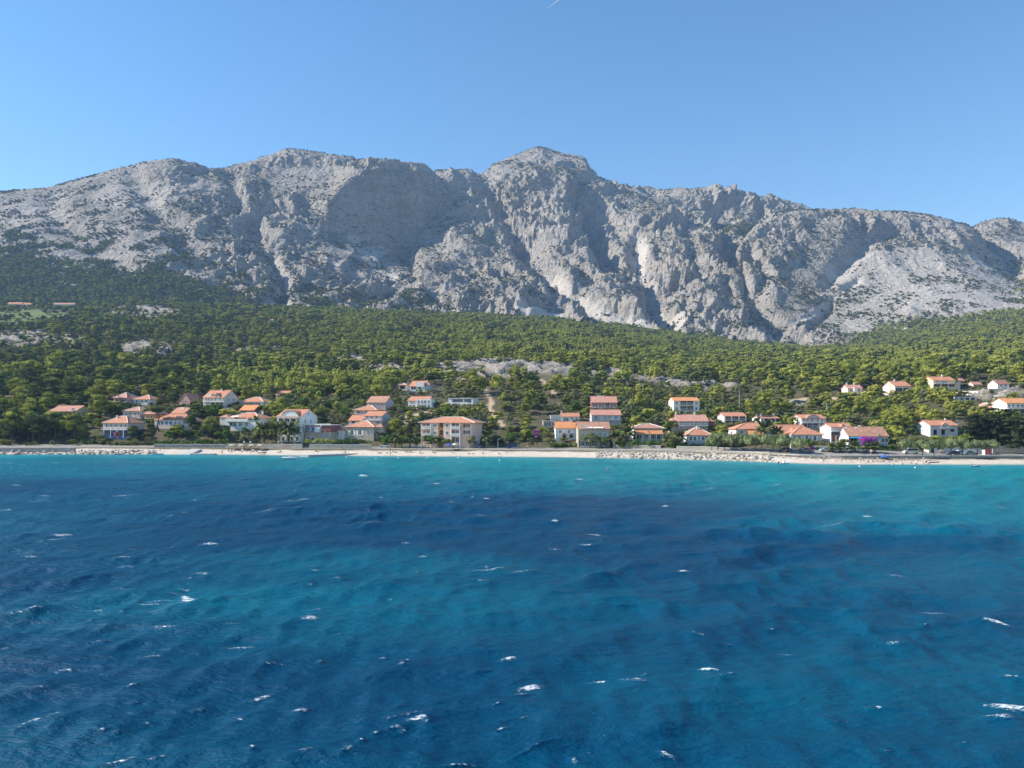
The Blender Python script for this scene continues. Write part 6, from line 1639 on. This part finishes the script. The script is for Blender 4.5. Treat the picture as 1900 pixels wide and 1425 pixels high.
# flowering creepers and hedges
def bush(label, cat, name, px0, px1, py0, py1, d, mat, n=1500, size=.10, cl=14, depth=1.6, group=None):
    Y = shore((px0 + px1) / 2) + d; s = Y / FOC
    W, H = (px1 - px0) * s, (py1 - py0) * s
    x = ((px0 + px1) / 2 - PCX) * s; zt = CAM_Z - (py0 - HOR) * s
    z0 = zt - H
    c = []
    for i in range(cl):
        u, v = TR.uniform(-.5, .5), TR.uniform(.1, .85)
        r = TR.uniform(.22, .34) * min(W, H) * .9
        c.append((u * (W - r), TR.uniform(-.5, .5) * depth, v * (H - r) + r * .4, r, r, r * .85))
    k = n / max(sum((a[3] ** 2) for a in c), .1)
    V, F, T = cards(c, k, size, TR)
    root = thing(name, label, cat, (x, Y, z0), group)
    link('foliage', np_mesh('foliage', V, F, [mat], T), None, root)
    st = MB()
    for i in range(3): st.tube((W * .1 * (i - 1), 0, -2.5), (W * .22 * (i - 1), 0, H * .5), .07, .04, 5)
    st.build('stem', M_BARK, root)
bush('huge vivid purple bougainvillea in front of the house with the blue awning', 'bougainvillea', 'bougainvillea', 1597, 1629, 807, 828, 25.5, L_PURPLE, 2600, .13, 22)
bush('purple bougainvillea cascading left of the white modern villa', 'bougainvillea', 'bougainvillea', 404, 424, 796, 808, 31.5, L_PURPLE, 1200, .12)
bush('tall mauve bougainvillea column beside the pinkish grey block', 'bougainvillea', 'bougainvillea', 991, 1001, 795, 814, 30, L_PURPLE, 900, .11, 12)
bush('small purple creeper on the wall between two parked cars', 'bougainvillea', 'bougainvillea', 1503, 1513, 827, 838, 24, L_PURPLE, 700, .11, 10)
bush('red flowering oleander before the blue lower storey of the villa', 'oleander', 'flowering_shrub', 208, 221, 800, 811, 23.5, L_PINKF, 700, .12, 10)
bush('brown dry shrub right of the blue villa garden', 'shrub', 'dry_shrub', 269, 285, 810, 820, 22, L_DRY, 700, .12)
bush('dry reddish bush right of the stone house balcony', 'shrub', 'dry_shrub', 1129, 1142, 806, 822, 26, L_DRY, 800, .12)
for px0, px1, py0, py1, d, m, lab in ((152, 200, 812, 827, 23, L_DARK, 'clipped dark green hedge left of the blue villa'), (566, 622, 813, 823, 17, L_YOUNG, 'bright yellow green hedge on top of the beach wall by the pavilion'), (622, 690, 814, 823, 17, L_BROAD, 'green hedge on top of the beach wall below the stone villa'),
        (200, 290, 817, 829, 20, L_MAQUIS, 'loose olive green hedge below the blue villa'), (286, 360, 816, 826, 19, L_BROAD, 'green hedge behind the left part of the garden wall'), (360, 432, 813, 826, 19, L_BROAD, 'tall green hedge behind the right part of the garden wall'), (445, 474, 806, 818, 22, L_OLIVE, 'pale flowering oleander hedge left of the palms'),
        (486, 560, 819, 824, 17, L_MAQUIS, 'low dark hedge along the wall below the palms'), (1150, 1226, 818, 830, 24, L_BROAD, 'dark green hedge behind the low wall below the brick red roof'), (1236, 1290, 818, 833, 25, L_BROAD, 'dense dark hedge between the drooping palm and the pyramid roof house'), (1300, 1345, 820, 834, 24, L_BROAD, 'green hedge right of the pyramid roof house'),
        (1512, 1592, 824, 838, 28, L_BROAD, 'long green hedge behind the rubble garden wall'), (1628, 1664, 824, 840, 25, L_BROAD, 'green hedge right of the purple bougainvillea'), (1650, 1716, 808, 832, 34, L_MAQUIS, 'overgrown green thicket left of the lone white house'), (1716, 1800, 813, 832, 33, L_MAQUIS, 'green thicket below the lone white house'),
        (1020, 1072, 820, 833, 26, L_BROAD, 'green hedge below the orange roofed house'), (880, 930, 806, 822, 33, L_OLIVE, 'grey green thicket right of the apartment house'), (930, 1005, 800, 822, 34, L_BROAD, 'dense green thicket behind the promenade olives'), (700, 780, 806, 824, 31, L_BROAD, 'dense green thicket between the stone villa and the apartment house'), (1340, 1450, 815, 832, 30, L_OLIVE, 'grey green thicket behind the tamarisk row')):
    bush(lab, 'hedge', 'hedge', px0, px1, py0, py1, d, m, int((px1 - px0) * (py1 - py0) * 3.2) + 400, .16, max(10, int((px1 - px0) * .8)), 1.8)

# ------------------------------------------------------------------ cars
def paint(name, rgb):
    if name in MATS: return MATS[name]
    t = NT(name, .25, .5); t.set('Base Color', (*rgb, 1)); t.set('Coat Weight', .5); MATS[name] = t.m
    return t.m
M_TYRE = flat('tyre_rubber', (.025, .025, .025), .9)
def _car_meshes():
    out = {}
    for kind_, L, prof, glass in (('car', 4.2, [(0, .32), (0, .72), (.25, .86), (1.15, .93), (1.75, 1.42), (3.2, 1.45), (3.95, .98), (4.2, .90), (4.2, .34)], [(1.28, .96), (1.80, 1.37), (3.15, 1.39), (3.78, .98)]),
                                  ('van', 4.8, [(0, .35), (0, .85), (.55, 1.05), (1.25, 1.85), (1.5, 1.93), (4.7, 1.93), (4.8, 1.7), (4.8, .38)], [(.75, 1.12), (1.35, 1.8), (4.5, 1.8), (4.5, 1.15)])):
        bm = bmesh.new()
        W = 1.72
        lay = [(-W / 2, 1.0), (-W / 2 + .10, 0)]
        b = MB(); n = len(prof)
        def ring(y, tuck):
            return [(px_ , y * (1 - tuck * max(0, (z - .9)) * .30), z) for px_, z in prof]
        v = ring(-W / 2, 1) + ring(W / 2, 1)
        f = [(k, (k + 1) % n, n + (k + 1) % n, n + k) for k in range(n)] + [tuple(range(n))[::-1], tuple(range(n, 2 * n))]
        b.add(v, f)
        me = b.mesh('body'); bm.free()
        g = MB()
        for sg in (-1, 1):
            q = [(x_, sg * (W / 2 * (1 - max(0, z - .9) * .30) + .012), z) for x_, z in glass]
            m_ = len(q); g.add(q + [(a_, b_ - sg * .03, c_) for a_, b_, c_ in q], [tuple(range(m_)), tuple(range(m_, 2 * m_))[::-1]] + [(k, (k + 1) % m_, m_ + (k + 1) % m_, m_ + k) for k in range(m_)])
        (xa, za), (xb, zb) = prof[3 if kind_ == 'car' else 2], prof[4 if kind_ == 'car' else 3]
        ww = W / 2 * .80
        nx, nz = -(zb - za), (xb - xa); l_ = math.hypot(nx, nz); nx, nz = nx / l_ * .015, nz / l_ * .015
        g.add([(xa + .08 + nx, -ww, za + .07 + nz), (xa + .08 + nx, ww, za + .07 + nz), (xb - .03 + nx, ww * .92, zb - .04 + nz), (xb - .03 + nx, -ww * .92, zb - .04 + nz)], [(0, 1, 2, 3)])
        gm = g.mesh('window'); gm.materials.append(M_GLASS)
        out[kind_] = (me, gm, L, W)
    w = MB().tube((0, -.11, 0), (0, .11, 0), .32, .32, 12); wm_ = w.mesh('wheel'); wm_.materials.append(M_TYRE)
    r_ = MB().tube((0, -.125, 0), (0, .125, 0), .19, .19, 10); rm_ = r_.mesh('rim'); rm_.materials.append(M_METAL)
    lm_ = MB().box(-.04, .04, -.16, .16, -.07, .07).mesh('headlight'); lm_.materials.append(M_DISH)
    return out, wm_, rm_, lm_
CARM, WHEEL, RIM, HLIGHT = _car_meshes()
def car(px_, d, kind_, colour, rgb, label, flip=False):
    me, gm, L, W = CARM[kind_]
    x, y = SP(px_, d)
    root = thing('parked_van' if kind_ == 'van' else 'parked_car', label, 'van' if kind_ == 'van' else 'car', (x, y, gz(x, y) + .02), 'vehicles parked along the promenade', math.pi if flip else 0)
    b = me.copy(); b.materials.clear(); b.materials.append(paint('car_paint_' + colour, rgb))
    link('body', b, None, root, (-L / 2, 0, 0)); link('window', gm, None, root, (-L / 2, 0, 0))
    for wx in (-L / 2 + .78, L / 2 - .82):
        for wy in (-W / 2 + .08, W / 2 - .08):
            o = link('wheel', WHEEL, None, root, (wx, wy, .32)); link('rim', RIM, None, o)
    for wy in (-.62, .62): link('headlight', HLIGHT, None, root, (-L / 2 - .01, wy, .68))
car(714, 21, 'car', 'white', (.75, .75, .74), 'white car behind the left promenade palm')
car(884, 20, 'car', 'steel', (.10, .13, .18), 'dark steel blue car right of the apartment house')
car(909, 21, 'car', 'black', (.02, .02, .022), 'black car under the round olive', True)
car(949, 19.5, 'van', 'navy', (.02, .035, .10), 'dark blue van between two olives on the promenade')
car(1457, 18.5, 'car', 'black', (.02, .02, .022), 'black car at the right end of the tamarisk row')
car(1497, 18.5, 'car', 'navy', (.02, .035, .10), 'dark blue car right of the single tamarisk', True)
car(1533, 20.5, 'car', 'silver', (.42, .47, .55), 'silver blue car left of the first low palm')
car(1553, 20.5, 'car', 'grey', (.25, .26, .27), 'grey car between two low palms', True)
car(1572, 20.5, 'car', 'white', (.75, .75, .74), 'white car under the low palms left of the purple bush')
car(1598, 20.5, 'car', 'silver', (.42, .47, .55), 'silver car in front of the purple bush', True)
car(1690, 19, 'van', 'white', (.75, .75, .74), 'white van behind the tamarisk left of the white shed')
car(1768, 19, 'car', 'darkblue', (.015, .04, .12), 'dark blue car under the tamarisk at the right')
car(1783, 21.5, 'car', 'white', (.75, .75, .74), 'white car half hidden between dark blue and teal cars', True)
car(1800, 19, 'car', 'teal', (.10, .20, .23), 'teal grey car left of the red kiosk', True)

# ------------------------------------------------------------------ boats
def hull(L, W, H, rgb, name_, inside=(.5, .5, .48), tube=False):
    m = MB(); n = 9; V = []; 
    for i in range(n):
        t = i / (n - 1); w = W / 2 * (1 - max(0, (t - .45) / .55) ** 2.2) + .02; rise = H * (.85 + .3 * max(0, t - .5) * 2)
        V += [(L * (t - .5), -w, rise), (L * (t - .5), -w * .72, .18 * H), (L * (t - .5), 0, 0), (L * (t - .5), w * .72, .18 * H), (L * (t - .5), w, rise), (L * (t - .5), w * .8, rise - .03), (L * (t - .5), w * .66, .4 * H), (L * (t - .5), -w * .66, .4 * H), (L * (t - .5), -w * .8, rise - .03)]
    f = []
    for i in range(n - 1):
        a, b = 9 * i, 9 * i + 9
        f += [(a + k, a + (k + 1) % 9, b + (k + 1) % 9, b + k) for k in range(9)]
    f += [tuple(range(9)), tuple(range(9 * n - 9, 9 * n))[::-1]]
    m.add(V, f)
    return m
def boat(px_, py_, Y, L, rgb, label, cat='boat', name_='rowing_boat', rz=0.1, extra=None, z=None):
    x = (px_ - PCX) / FOC * Y
    root = thing(name_, label, cat, (x, Y, (0.0 if z is None else z)), None, rz)
    hull(L, L * .36, L * .13, rgb, name_).build('hull', paint('boat_%d_%d_%d' % tuple(int(c * 99) for c in rgb), rgb), root)
    for t in (-.2, .12): MB().box(L * t - .14, L * t + .14, -L * .14, L * .14, L * .085, L * .1).build('bench', M_BROWN, root)
    if extra: extra(root, L)
    return root
def motor(root, L):
    MB().box(-L * .5 - .25, -L * .5 + .05, -.18, .18, -.1, L * .16 + .25).build('outboard_motor', M_DARK, root)
def console(root, L):
    motor(root, L)
    MB().prism([(-.35, L * .09), (.35, L * .09), (.15, L * .09 + .75), (-.2, L * .09 + .75)], 'y', -.4, .4).build('console', M_FRAME, root)
def rib(root, L):
    console(root, L)
    for sg in (-1, 1):
        t = MB()
        for i in range(8):
            a, b = i / 8, (i + 1) / 8
            w = lambda q: L * .19 * (1 - max(0, (q - .45) / .55) ** 2.2)
            t.tube((L * (a - .5), sg * w(a), L * .115), (L * (b - .5), sg * w(b), L * .115), .23, .23, 8, i in (0, 7))
        t.build('inflatable_tube', M_DISH, root)
boat(537, 855, 271, 5.2, (.8, .8, .8), 'white inflatable motorboat floating off the concrete pier', 'inflatable boat', 'inflatable_boat', .12, rib)
boat(294, 843, 305.5, 4.0, (.70, .70, .68), 'pale flat rowing boat at the waterline left of the slipway', rz=.05)
boat(486, 839, 304, 3.2, (.06, .07, .09), 'dark upturned looking dinghy on the pebbles below the umbrellas', 'dinghy', 'dinghy', .2, z=.55)
boat(1455, 861.5, 245, 3.4, (.82, .82, .80), 'small white motorboat moored off the end of the riprap', 'motorboat', 'motorboat', .1, console)
boat(1731, 859.5, 247, 4.2, (.05, .06, .08), 'dark boat with a pale top pulled up on the right beach', 'boat', 'rowing_boat', .06, lambda r, L: (motor(r, L), MB().box(-L * .35, L * .3, -L * .13, L * .13, L * .12, L * .15).build('cover', M_FRAME, r)), z=.05)
boat(1811, 865, 232, 2.2, (.05, .06, .08), 'small dark dinghy with white top floating near the right edge', 'dinghy', 'dinghy', -.1, lambda r, L: MB().box(-.5, .6, -.3, .3, L * .11, L * .17).build('cover', M_FRAME, r))
boat(32, 842, 304, 2.6, (.75, .08, .22), 'pink and red inflatable float at the rocks on the far left', 'inflatable', 'inflatable_float', .3)
def buoy(px_, py_, rgb, label, r=.22, group='white mooring buoys off the beach'):
    Y = FOC * CAM_Z / (py_ - HOR)
    root = thing('mooring_buoy', label, 'buoy', ((px_ - PCX) / FOC * Y, Y, .02), group)
    m = MB()
    for i in range(6):
        a, b = -math.pi / 2 + math.pi * i / 6, -math.pi / 2 + math.pi * (i + 1) / 6
        m.tube((0, 0, r * math.sin(a)), (0, 0, r * math.sin(b)), max(r * math.cos(a), .01), max(r * math.cos(b), .01), 10, False)
    m.build('float', paint('buoy_%d' % int(rgb[1] * 100), rgb), root, smooth=True)
    MB().tube((0, 0, r * .9), (0, 0, r * 1.5), .03, .03, 5).build('ring', M_METAL, root)
for p, q, t in ((643, 848.5, 'just off the tip of the pier'), (698, 851.5, 'off the beach left of the apartment house'), (739, 850, 'below the two promenade palms'), (793, 849.5, 'straight below the apartment house'), (927, 854.5, 'below the dark blue van'), (850, 850, 'right below the apartment stairwell'), (1595, 865.5, 'off the beach below the purple bush'), (1698, 868, 'left of the small dark dinghy')):
    buoy(p, q, (.85, .85, .83), 'small white mooring buoy ' + t, .26)
buoy(1128, 871, (.55, .06, .03), 'red mooring buoy off the long stone house', .3, None)

# ------------------------------------------------------------------ street furniture
def lamp(px_, d, h, label, mat=M_METAL):
    x, y = SP(px_, d); z = gz(x, y)
    root = thing('street_lamp', label, 'street lamp', (x, y, z), 'street lamps along the bay')
    MB().tube((0, 0, -.3), (0, 0, h), .085, .055, 8).build('post', mat, root)
    MB().tube((0, 0, h - .05), (.9, 0, h + .12), .04, .035, 6).build('arm', mat, root)
    MB().box(.75, 1.25, -.12, .12, h + .06, h + .18).build('lamp_head', M_DISH, root)
lamp(93, 9, 3.6, 'short pale lamp post on the quay wall at the far left', M_CONC)
lamp(770, 23, 5.6, 'slim lamp post right of the two promenade palms')
lamp(1653, 40, 6.0, 'lamp post before the dark pines right of the blue awning house')
lamp(1521, 52, 7.0, 'lamp post in front of the three storey grey house')
lamp(924, 15, 4.0, 'lamp post on the promenade left of the dark blue van')
def pole(px_, py_, h, label):
    q = spot(px_, py_)
    root = thing('utility_pole', label, 'utility pole', q, 'utility poles on the slope')
    MB().tube((0, 0, -.5), (0, 0, h), .19, .13, 8).build('post', M_CONC, root)
    MB().box(-.8, .8, -.06, .06, h - .7, h - .55).build('crossarm', M_METAL, root)
    for sx in (-.7, 0, .7): MB().tube((sx, 0, h - .55), (sx, 0, h - .3), .05, .04, 6).build('insulator', M_DISH, root)
pole(1372, 757, 9.5, 'concrete utility pole above the three loggia house, on the scrub slope')
pole(1534, 780, 8.0, 'concrete utility pole right of the three storey grey house')
pole(1029, 722, 10.5, 'concrete utility pole beside the upper end of the short dirt track')
pole(1193, 738, 8.0, 'thin utility pole in the scrub right of the pink house')
pole(1599, 748, 7.0, 'thin utility pole below the small porch house on the right hillside')
# gate pillars with globes below the palms
for p, lab in ((453, 'left pillar of the beach gate with a white globe on top'), (464.5, 'right pillar of the beach gate with a white globe on top')):
    x, y = SP(p, 12.2)
    root = thing('gate_pillar', lab, 'gate pillar', (x, y, gz(x, y)))
    MB().box(-.28, .28, -.28, .28, -.4, 2.3).box(-.36, .36, -.36, .36, 2.3, 2.45).build('pillar', M_STONE, root)
    m = MB()
    for i in range(6):
        a, b = -math.pi / 2 + math.pi * i / 6, -math.pi / 2 + math.pi * (i + 1) / 6
        m.tube((0, 0, 2.75 + .3 * math.sin(a)), (0, 0, 2.75 + .3 * math.sin(b)), max(.3 * math.cos(a), .01), max(.3 * math.cos(b), .01), 10, False)
    m.build('globe', M_DISH, root, smooth=True)
x, y = SP(567.5, 13.3)
gt = thing('iron_gate', 'dark iron gate between the two long pale beach walls', 'gate', (x, y, gz(x, y)))
for i in range(9): MB().box(-1.1 + i * .27, -1.05 + i * .27, -.03, .03, 0, 1.9).build('bar', M_DARK, gt)
MB().box(-1.15, 1.2, -.02, .02, .25, .32).box(-1.15, 1.2, -.02, .02, 1.6, 1.67).build('rail', M_DARK, gt)
x, y = SP(1468.5, 22.5)
mo = thing('white_pillar', 'white pillar with a ball on top beside the single tamarisk', 'pillar', (x, y, gz(x, y)))
MB().box(-.55, .55, -.55, .55, -.4, .5).box(-.36, .36, -.36, .36, .5, 2.9).box(-.48, .48, -.48, .48, 2.9, 3.05).build('shaft', M_FRAME, mo)
MB().tube((0, 0, 3.05), (0, 0, 3.3), .3, .3, 10).tube((0, 0, 3.3), (0, 0, 3.55), .3, .08, 10).build('finial', M_FRAME, mo)
# white shed and red kiosk at the right
x, y = SP(1737, 23.5)
sh = thing('white_shed', 'low white flat roofed hut behind the tamarisks at the right', 'hut', (x, y, gz(x, y)))
MB().box(-2.6, 2.6, 0, 3, -.5, 2.7).build('wall', wall_mat('white'), sh); MB().box(-2.8, 2.8, -.25, 3.2, 2.703, 2.85).build('roof', M_TRIM, sh)
window(sh, -1.4, .0, .9, 2.0, 'b', y=-.002); window(sh, .9, 1.0, 1.2, 1.0, 'w', y=-.002)
x, y = SP(1833, 21)
ki = thing('red_kiosk', 'small red and white kiosk under the tamarisk at the right', 'kiosk', (x, y, gz(x, y)))
MB().box(-1.0, 1.0, 0, 1.6, -.3, 2.6).build('wall', wall_mat('white'), ki)
MB().box(-1.15, 1.15, -.15, 1.75, 2.603, 2.72).build('roof', M_TRIM, ki)
M_RED = flat('red_panel', (.55, .04, .04), .6, .06)
for r_ in range(3):
    for c_ in range(2): MB().box(-.92 + c_ * .95, -.08 + c_ * .95, -.05, -.003, .15 + r_ * .8, .85 + r_ * .8).build('panel', M_RED, ki)
# beach umbrellas and loungers
def parasol(px_, d, label, mat, r=1.5, h=2.3, group='beach umbrellas'):
    x, y = SP(px_, d)
    root = thing('beach_umbrella', label, 'beach umbrella', (x, y, gz(x, y)), group)
    MB().tube((0, 0, -.3), (0, 0, h + .1), .04, .04, 6).build('pole', M_METAL, root)
    n = 8; v = [(0, 0, h + .1)] + [(r * math.cos(k * 2 * math.pi / n), r * math.sin(k * 2 * math.pi / n), h - .55) for k in range(n)] + [(r * .97 * math.cos(k * 2 * math.pi / n), r * .97 * math.sin(k * 2 * math.pi / n), h - .72) for k in range(n)]
    f = [(0, 1 + k, 1 + (k + 1) % n) for k in range(n)] + [(1 + k, 1 + n + k, 1 + n + (k + 1) % n, 1 + (k + 1) % n) for k in range(n)]
    MB().add(v, f).build('canopy', mat, root)
M_THATCH = flat('pale_thatch', (.55, .42, .30), .9, .2, 4); M_BLUEC = flat('blue_canvas', (.04, .12, .42), .7, .05); M_CREAM = flat('cream_canvas', (.74, .66, .54), .8, .05)
for p, t in ((431, 'leftmost of the four thatched beach umbrellas'), (448, 'thatched beach umbrella just left of the gate pillars'), (467, 'thatched beach umbrella just right of the gate pillars'), (483, 'rightmost of the four thatched beach umbrellas')):
    parasol(p, 10.5, t, M_THATCH, 1.6)
parasol(833, 12, 'blue beach umbrella in front of the apartment house', M_BLUEC, 1.7, 2.5)
parasol(843.5, 14, 'cream beach umbrella right of the blue one', M_CREAM, 1.4, 2.3)
parasol(1641, 10.5, 'dark blue beach umbrella against the rubble sea wall', M_BLUEC, 1.4, 1.5)
def lounger_meshes():
    fr = MB().box(-.9, .9, -.3, .3, .28, .34)
    for sx in (-.75, .75):
        for sy in (-.24, .24): fr.box(sx - .03, sx + .03, sy - .03, sy + .03, 0, .28)
    fr = fr.mesh('frame'); fr.materials.append(M_DARK)
    bk = MB().prism([(-.9, .34), (-.35, .34), (-.85, .8)], 'y', -.29, .29).mesh('backrest'); bk.materials.append(M_BROWN)
    return fr, bk
LF, LB = lounger_meshes()
for i, p in enumerate((427, 433, 440, 447, 455, 461, 468, 475, 483, 491)):
    x, y = SP(p, 7.2 + (i % 3) * 1.1)
    root = thing('sun_lounger', 'dark sun lounger on the pebbles below the thatched umbrellas', 'sun lounger', (x, y, gz(x, y) + .02), 'sun loungers below the thatched umbrellas', RR.uniform(-.5, .5) + 1.2)
    link('frame', LF, None, root); link('backrest', LB, None, root)

# ------------------------------------------------------------------ people on the beach
def person_mesh(pose):
    """one continuous body grown from a joint skeleton, about 1.72 m"""
    if pose == 'standing':
        J = dict(pelvis=(0, 0, .93, .145), waist=(0, .01, 1.10, .125), chest=(0, 0, 1.32, .16), neck=(0, 0, 1.48, .06), head=(0, -.02, 1.62, .105),
                 sl=(-.18, 0, 1.41, .065), el=(-.25, .02, 1.14, .045), hl=(-.24, -.06, .90, .035), sr=(.18, 0, 1.41, .065), er=(.26, 0, 1.15, .045), hr=(.27, -.10, .92, .035),
                 kl=(-.11, -.02, .50, .075), al=(-.12, .03, .08, .05), fl=(-.13, -.12, .04, .04), kr=(.12, -.05, .50, .075), ar=(.14, .06, .08, .05), fr=(.16, -.08, .04, .04), pl=(-.09, 0, .86, .10), pr=(.09, 0, .86, .10))
    elif pose == 'sitting':
        J = dict(pelvis=(0, 0, .16, .15), waist=(0, .06, .32, .13), chest=(0, .10, .54, .16), neck=(0, .07, .70, .06), head=(0, .03, .84, .105),
                 sl=(-.18, .09, .63, .065), el=(-.26, .16, .38, .045), hl=(-.26, .26, .10, .035), sr=(.18, .09, .63, .065), er=(.24, -.08, .46, .045), hr=(.14, -.26, .44, .035),
                 kl=(-.13, -.40, .46, .075), al=(-.13, -.56, .08, .05), fl=(-.13, -.70, .05, .04), kr=(.13, -.46, .30, .075), ar=(.14, -.84, .08, .05), fr=(.15, -.92, .14, .04), pl=(-.10, -.06, .16, .10), pr=(.10, -.06, .16, .10))
    else:
        J = dict(pelvis=(0, 0, .13, .14), waist=(.18, 0, .13, .125), chest=(.40, 0, .14, .155), neck=(.57, 0, .14, .06), head=(.71, 0, .15, .105),
                 sl=(.48, .18, .12, .065), el=(.66, .32, .07, .045), hl=(.80, .16, .06, .035), sr=(.48, -.18, .12, .065), er=(.30, -.32, .07, .045), hr=(.08, -.30, .06, .035),
                 kl=(-.42, .11, .12, .075), al=(-.82, .12, .07, .05), fl=(-.92, .13, .08, .04), kr=(-.40, -.13, .14, .075), ar=(-.80, -.16, .07, .05), fr=(-.90, -.17, .08, .04), pl=(-.06, .09, .12, .10), pr=(-.06, -.09, .12, .10))
    E = ['pelvis waist', 'waist chest', 'chest neck', 'neck head', 'chest sl', 'sl el', 'el hl', 'chest sr', 'sr er', 'er hr', 'pelvis pl', 'pl kl', 'kl al', 'al fl', 'pelvis pr', 'pr kr', 'kr ar', 'ar fr']
    names = list(J); ix = {n: i for i, n in enumerate(names)}
    me = bpy.data.meshes.new('skeleton'); me.from_pydata([J[n][:3] for n in names], [tuple(ix[k] for k in e.split()) for e in E], [])
    o = bpy.data.objects.new('skeleton', me); COL.objects.link(o)
    o.modifiers.new('skin', 'SKIN'); o.modifiers.new('sub', 'SUBSURF').levels = 1
    for i, n in enumerate(names):
        sv = me.skin_vertices[0].data[i]; sv.radius = (J[n][3],) * 2; sv.use_root = n == 'pelvis'
    dg = bpy.context.evaluated_depsgraph_get()
    out = bpy.data.meshes.new_from_object(o.evaluated_get(dg)); out.name = 'person'
    bpy.data.objects.remove(o); bpy.data.meshes.remove(me)
    return out
PERS = {k: person_mesh(k) for k in ('standing', 'sitting', 'lying')}
M_SKIN = flat('tanned_skin', (.45, .27, .18), .7, .05); M_HAIR = flat('dark_hair', (.04, .028, .02), .8)
CLOTH = {'dark': flat('dark_swimwear', (.03, .03, .05), .8), 'red': flat('red_swimwear', (.5, .05, .05), .8), 'blue': flat('blue_swimwear', (.06, .15, .45), .8), 'white': flat('white_clothes', (.75, .74, .72), .8), 'green': flat('green_swimwear', (.06, .3, .18), .8)}
PMESH = {}
def person(px_, d, pose, colour, label, group='people on the beach', rz=None, Y=None):
    key = (pose, colour)
    if key not in PMESH:
        me = PERS[pose].copy(); me.materials.clear()
        for m in (M_SKIN, CLOTH[colour], M_HAIR): me.materials.append(m)
        for p in me.polygons:
            c = p.center; k = 0
            if pose == 'standing':
                if .74 < c.z < 1.0: k = 1
                if colour == 'white' and 0.74 < c.z < 1.46 and abs(c.x) < .24: k = 1
                if c.z > 1.62 or (c.z > 1.54 and c.y > .03): k = 2
            elif pose == 'sitting':
                if c.z < .30 and -.2 < c.y < .2: k = 1
                if c.z > .84: k = 2
            else:
                if -.16 < c.x < .14: k = 1
                if c.x > .76: k = 2
            p.material_index = k; p.use_smooth = True
        PMESH[key] = me
    x, y = SP(px_, d)
    o = bpy.data.objects.new('person', PMESH[key]); COL.objects.link(o)
    o.location = (x, y, max(gz(x, y), -.3) + .01); o.rotation_euler = (0, 0, RR.uniform(0, 6.28) if rz is None else rz)
    tag(o, label, 'person', group)
for p, d, c, lb in ((723.5, 8.5, 'dark', 'standing person in dark swimwear on the pebbles left of the apartment house'), (724.5, 1.2, 'red', 'person in red swimwear wading below the two promenade palms'), (941, 7, 'dark', 'standing person in dark swimwear below the dark blue van'), (979, 13.5, 'dark', 'dark clad person standing on the promenade by the round bushes'),
                     (412, .8, 'dark', 'person standing at the waterline left of the thatched umbrellas'), (464, -.2, 'blue', 'person in blue swimwear wading below the gate pillars'), (526.5, 12.2, 'dark', 'left of two people sitting dark before the beach wall'), (530, 12.2, 'dark', 'right of two people in dark before the beach wall'),
                     (1551, 4, 'red', 'person in red swimwear walking on the right beach'), (1597, 4.5, 'dark', 'person in dark swimwear standing below the purple bush'), (1673, 5, 'blue', 'person in blue swimwear standing on the right beach near the rocks'), (1849, 16, 'dark', 'left of two dark clad walkers right of the red kiosk'), (1853, 16, 'dark', 'right of two dark clad walkers right of the red kiosk'),
                     (1743.5, 20, 'dark', 'left of two people standing before the white hut'), (1748, 20, 'dark', 'right of two people standing before the white hut'), (1616, 17, 'white', 'person in white clothes walking past the low palms'), (1528, 3, 'green', 'person in green swimwear at the waterline below the silver car'), (297, 6.5, 'dark', 'dark person standing on the pebbles above the pale rowing boat')):
    person(p, d, 'standing', c, lb)
cols = list(CLOTH)
for i, (p, d) in enumerate(((587, 8), (590, 8), (585, 8.3), (638, 6), (641, 6), (701, 6.5), (704, 6), (718, 7), (730, 8), (734, 8), (753, 8), (757, 8), (762, 8), (766, 8), (780, 7), (784, 7), (803, 7.5), (808, 7.5), (838, 7.5), (843, 7.5), (869, 5), (878, 6), (896, 6.5), (900, 6), (927, 5), (517, 6.5), (520, 7), (1620, 6), (1628, 6), (1634, 6.4), (1640, 6), (1652, 6), (1660, 6.5), (1580, 5), (1611, 5))):
    pz = 'sitting' if i % 2 == 0 else 'lying'
    zz = 'left of the two promenade palms' if p < 745 else 'in front of the apartment house' if p < 960 else 'below the rubble sea wall'
    person(p, d, pz, cols[i % 5], '%s sunbather on the pebbles %s' % (pz, zz), 'sunbathers on the beach')

# far contrail
def contrail():
    Y = 9000.0
    a, b = at(1042, -4, Y), at(1014, 17, Y)
    m = MB()
    for i in range(6):
        p, q = a.lerp(b, i / 6), a.lerp(b, (i + 1) / 6)
        m.tube(p, q, 7 * (1 - i / 6.5), 7 * (1 - (i + 1) / 6.5), 8, False)
    o = m.build('contrail', flat('vapour', (.8, .8, .8), 1, 0), None, smooth=True); tag(o, 'thin white aircraft trail high in the sky near the top edge', 'contrail')
contrail()
print('all', round(time.time() - T0, 1), len(bpy.data.objects), {m.name: 0 for m in []})
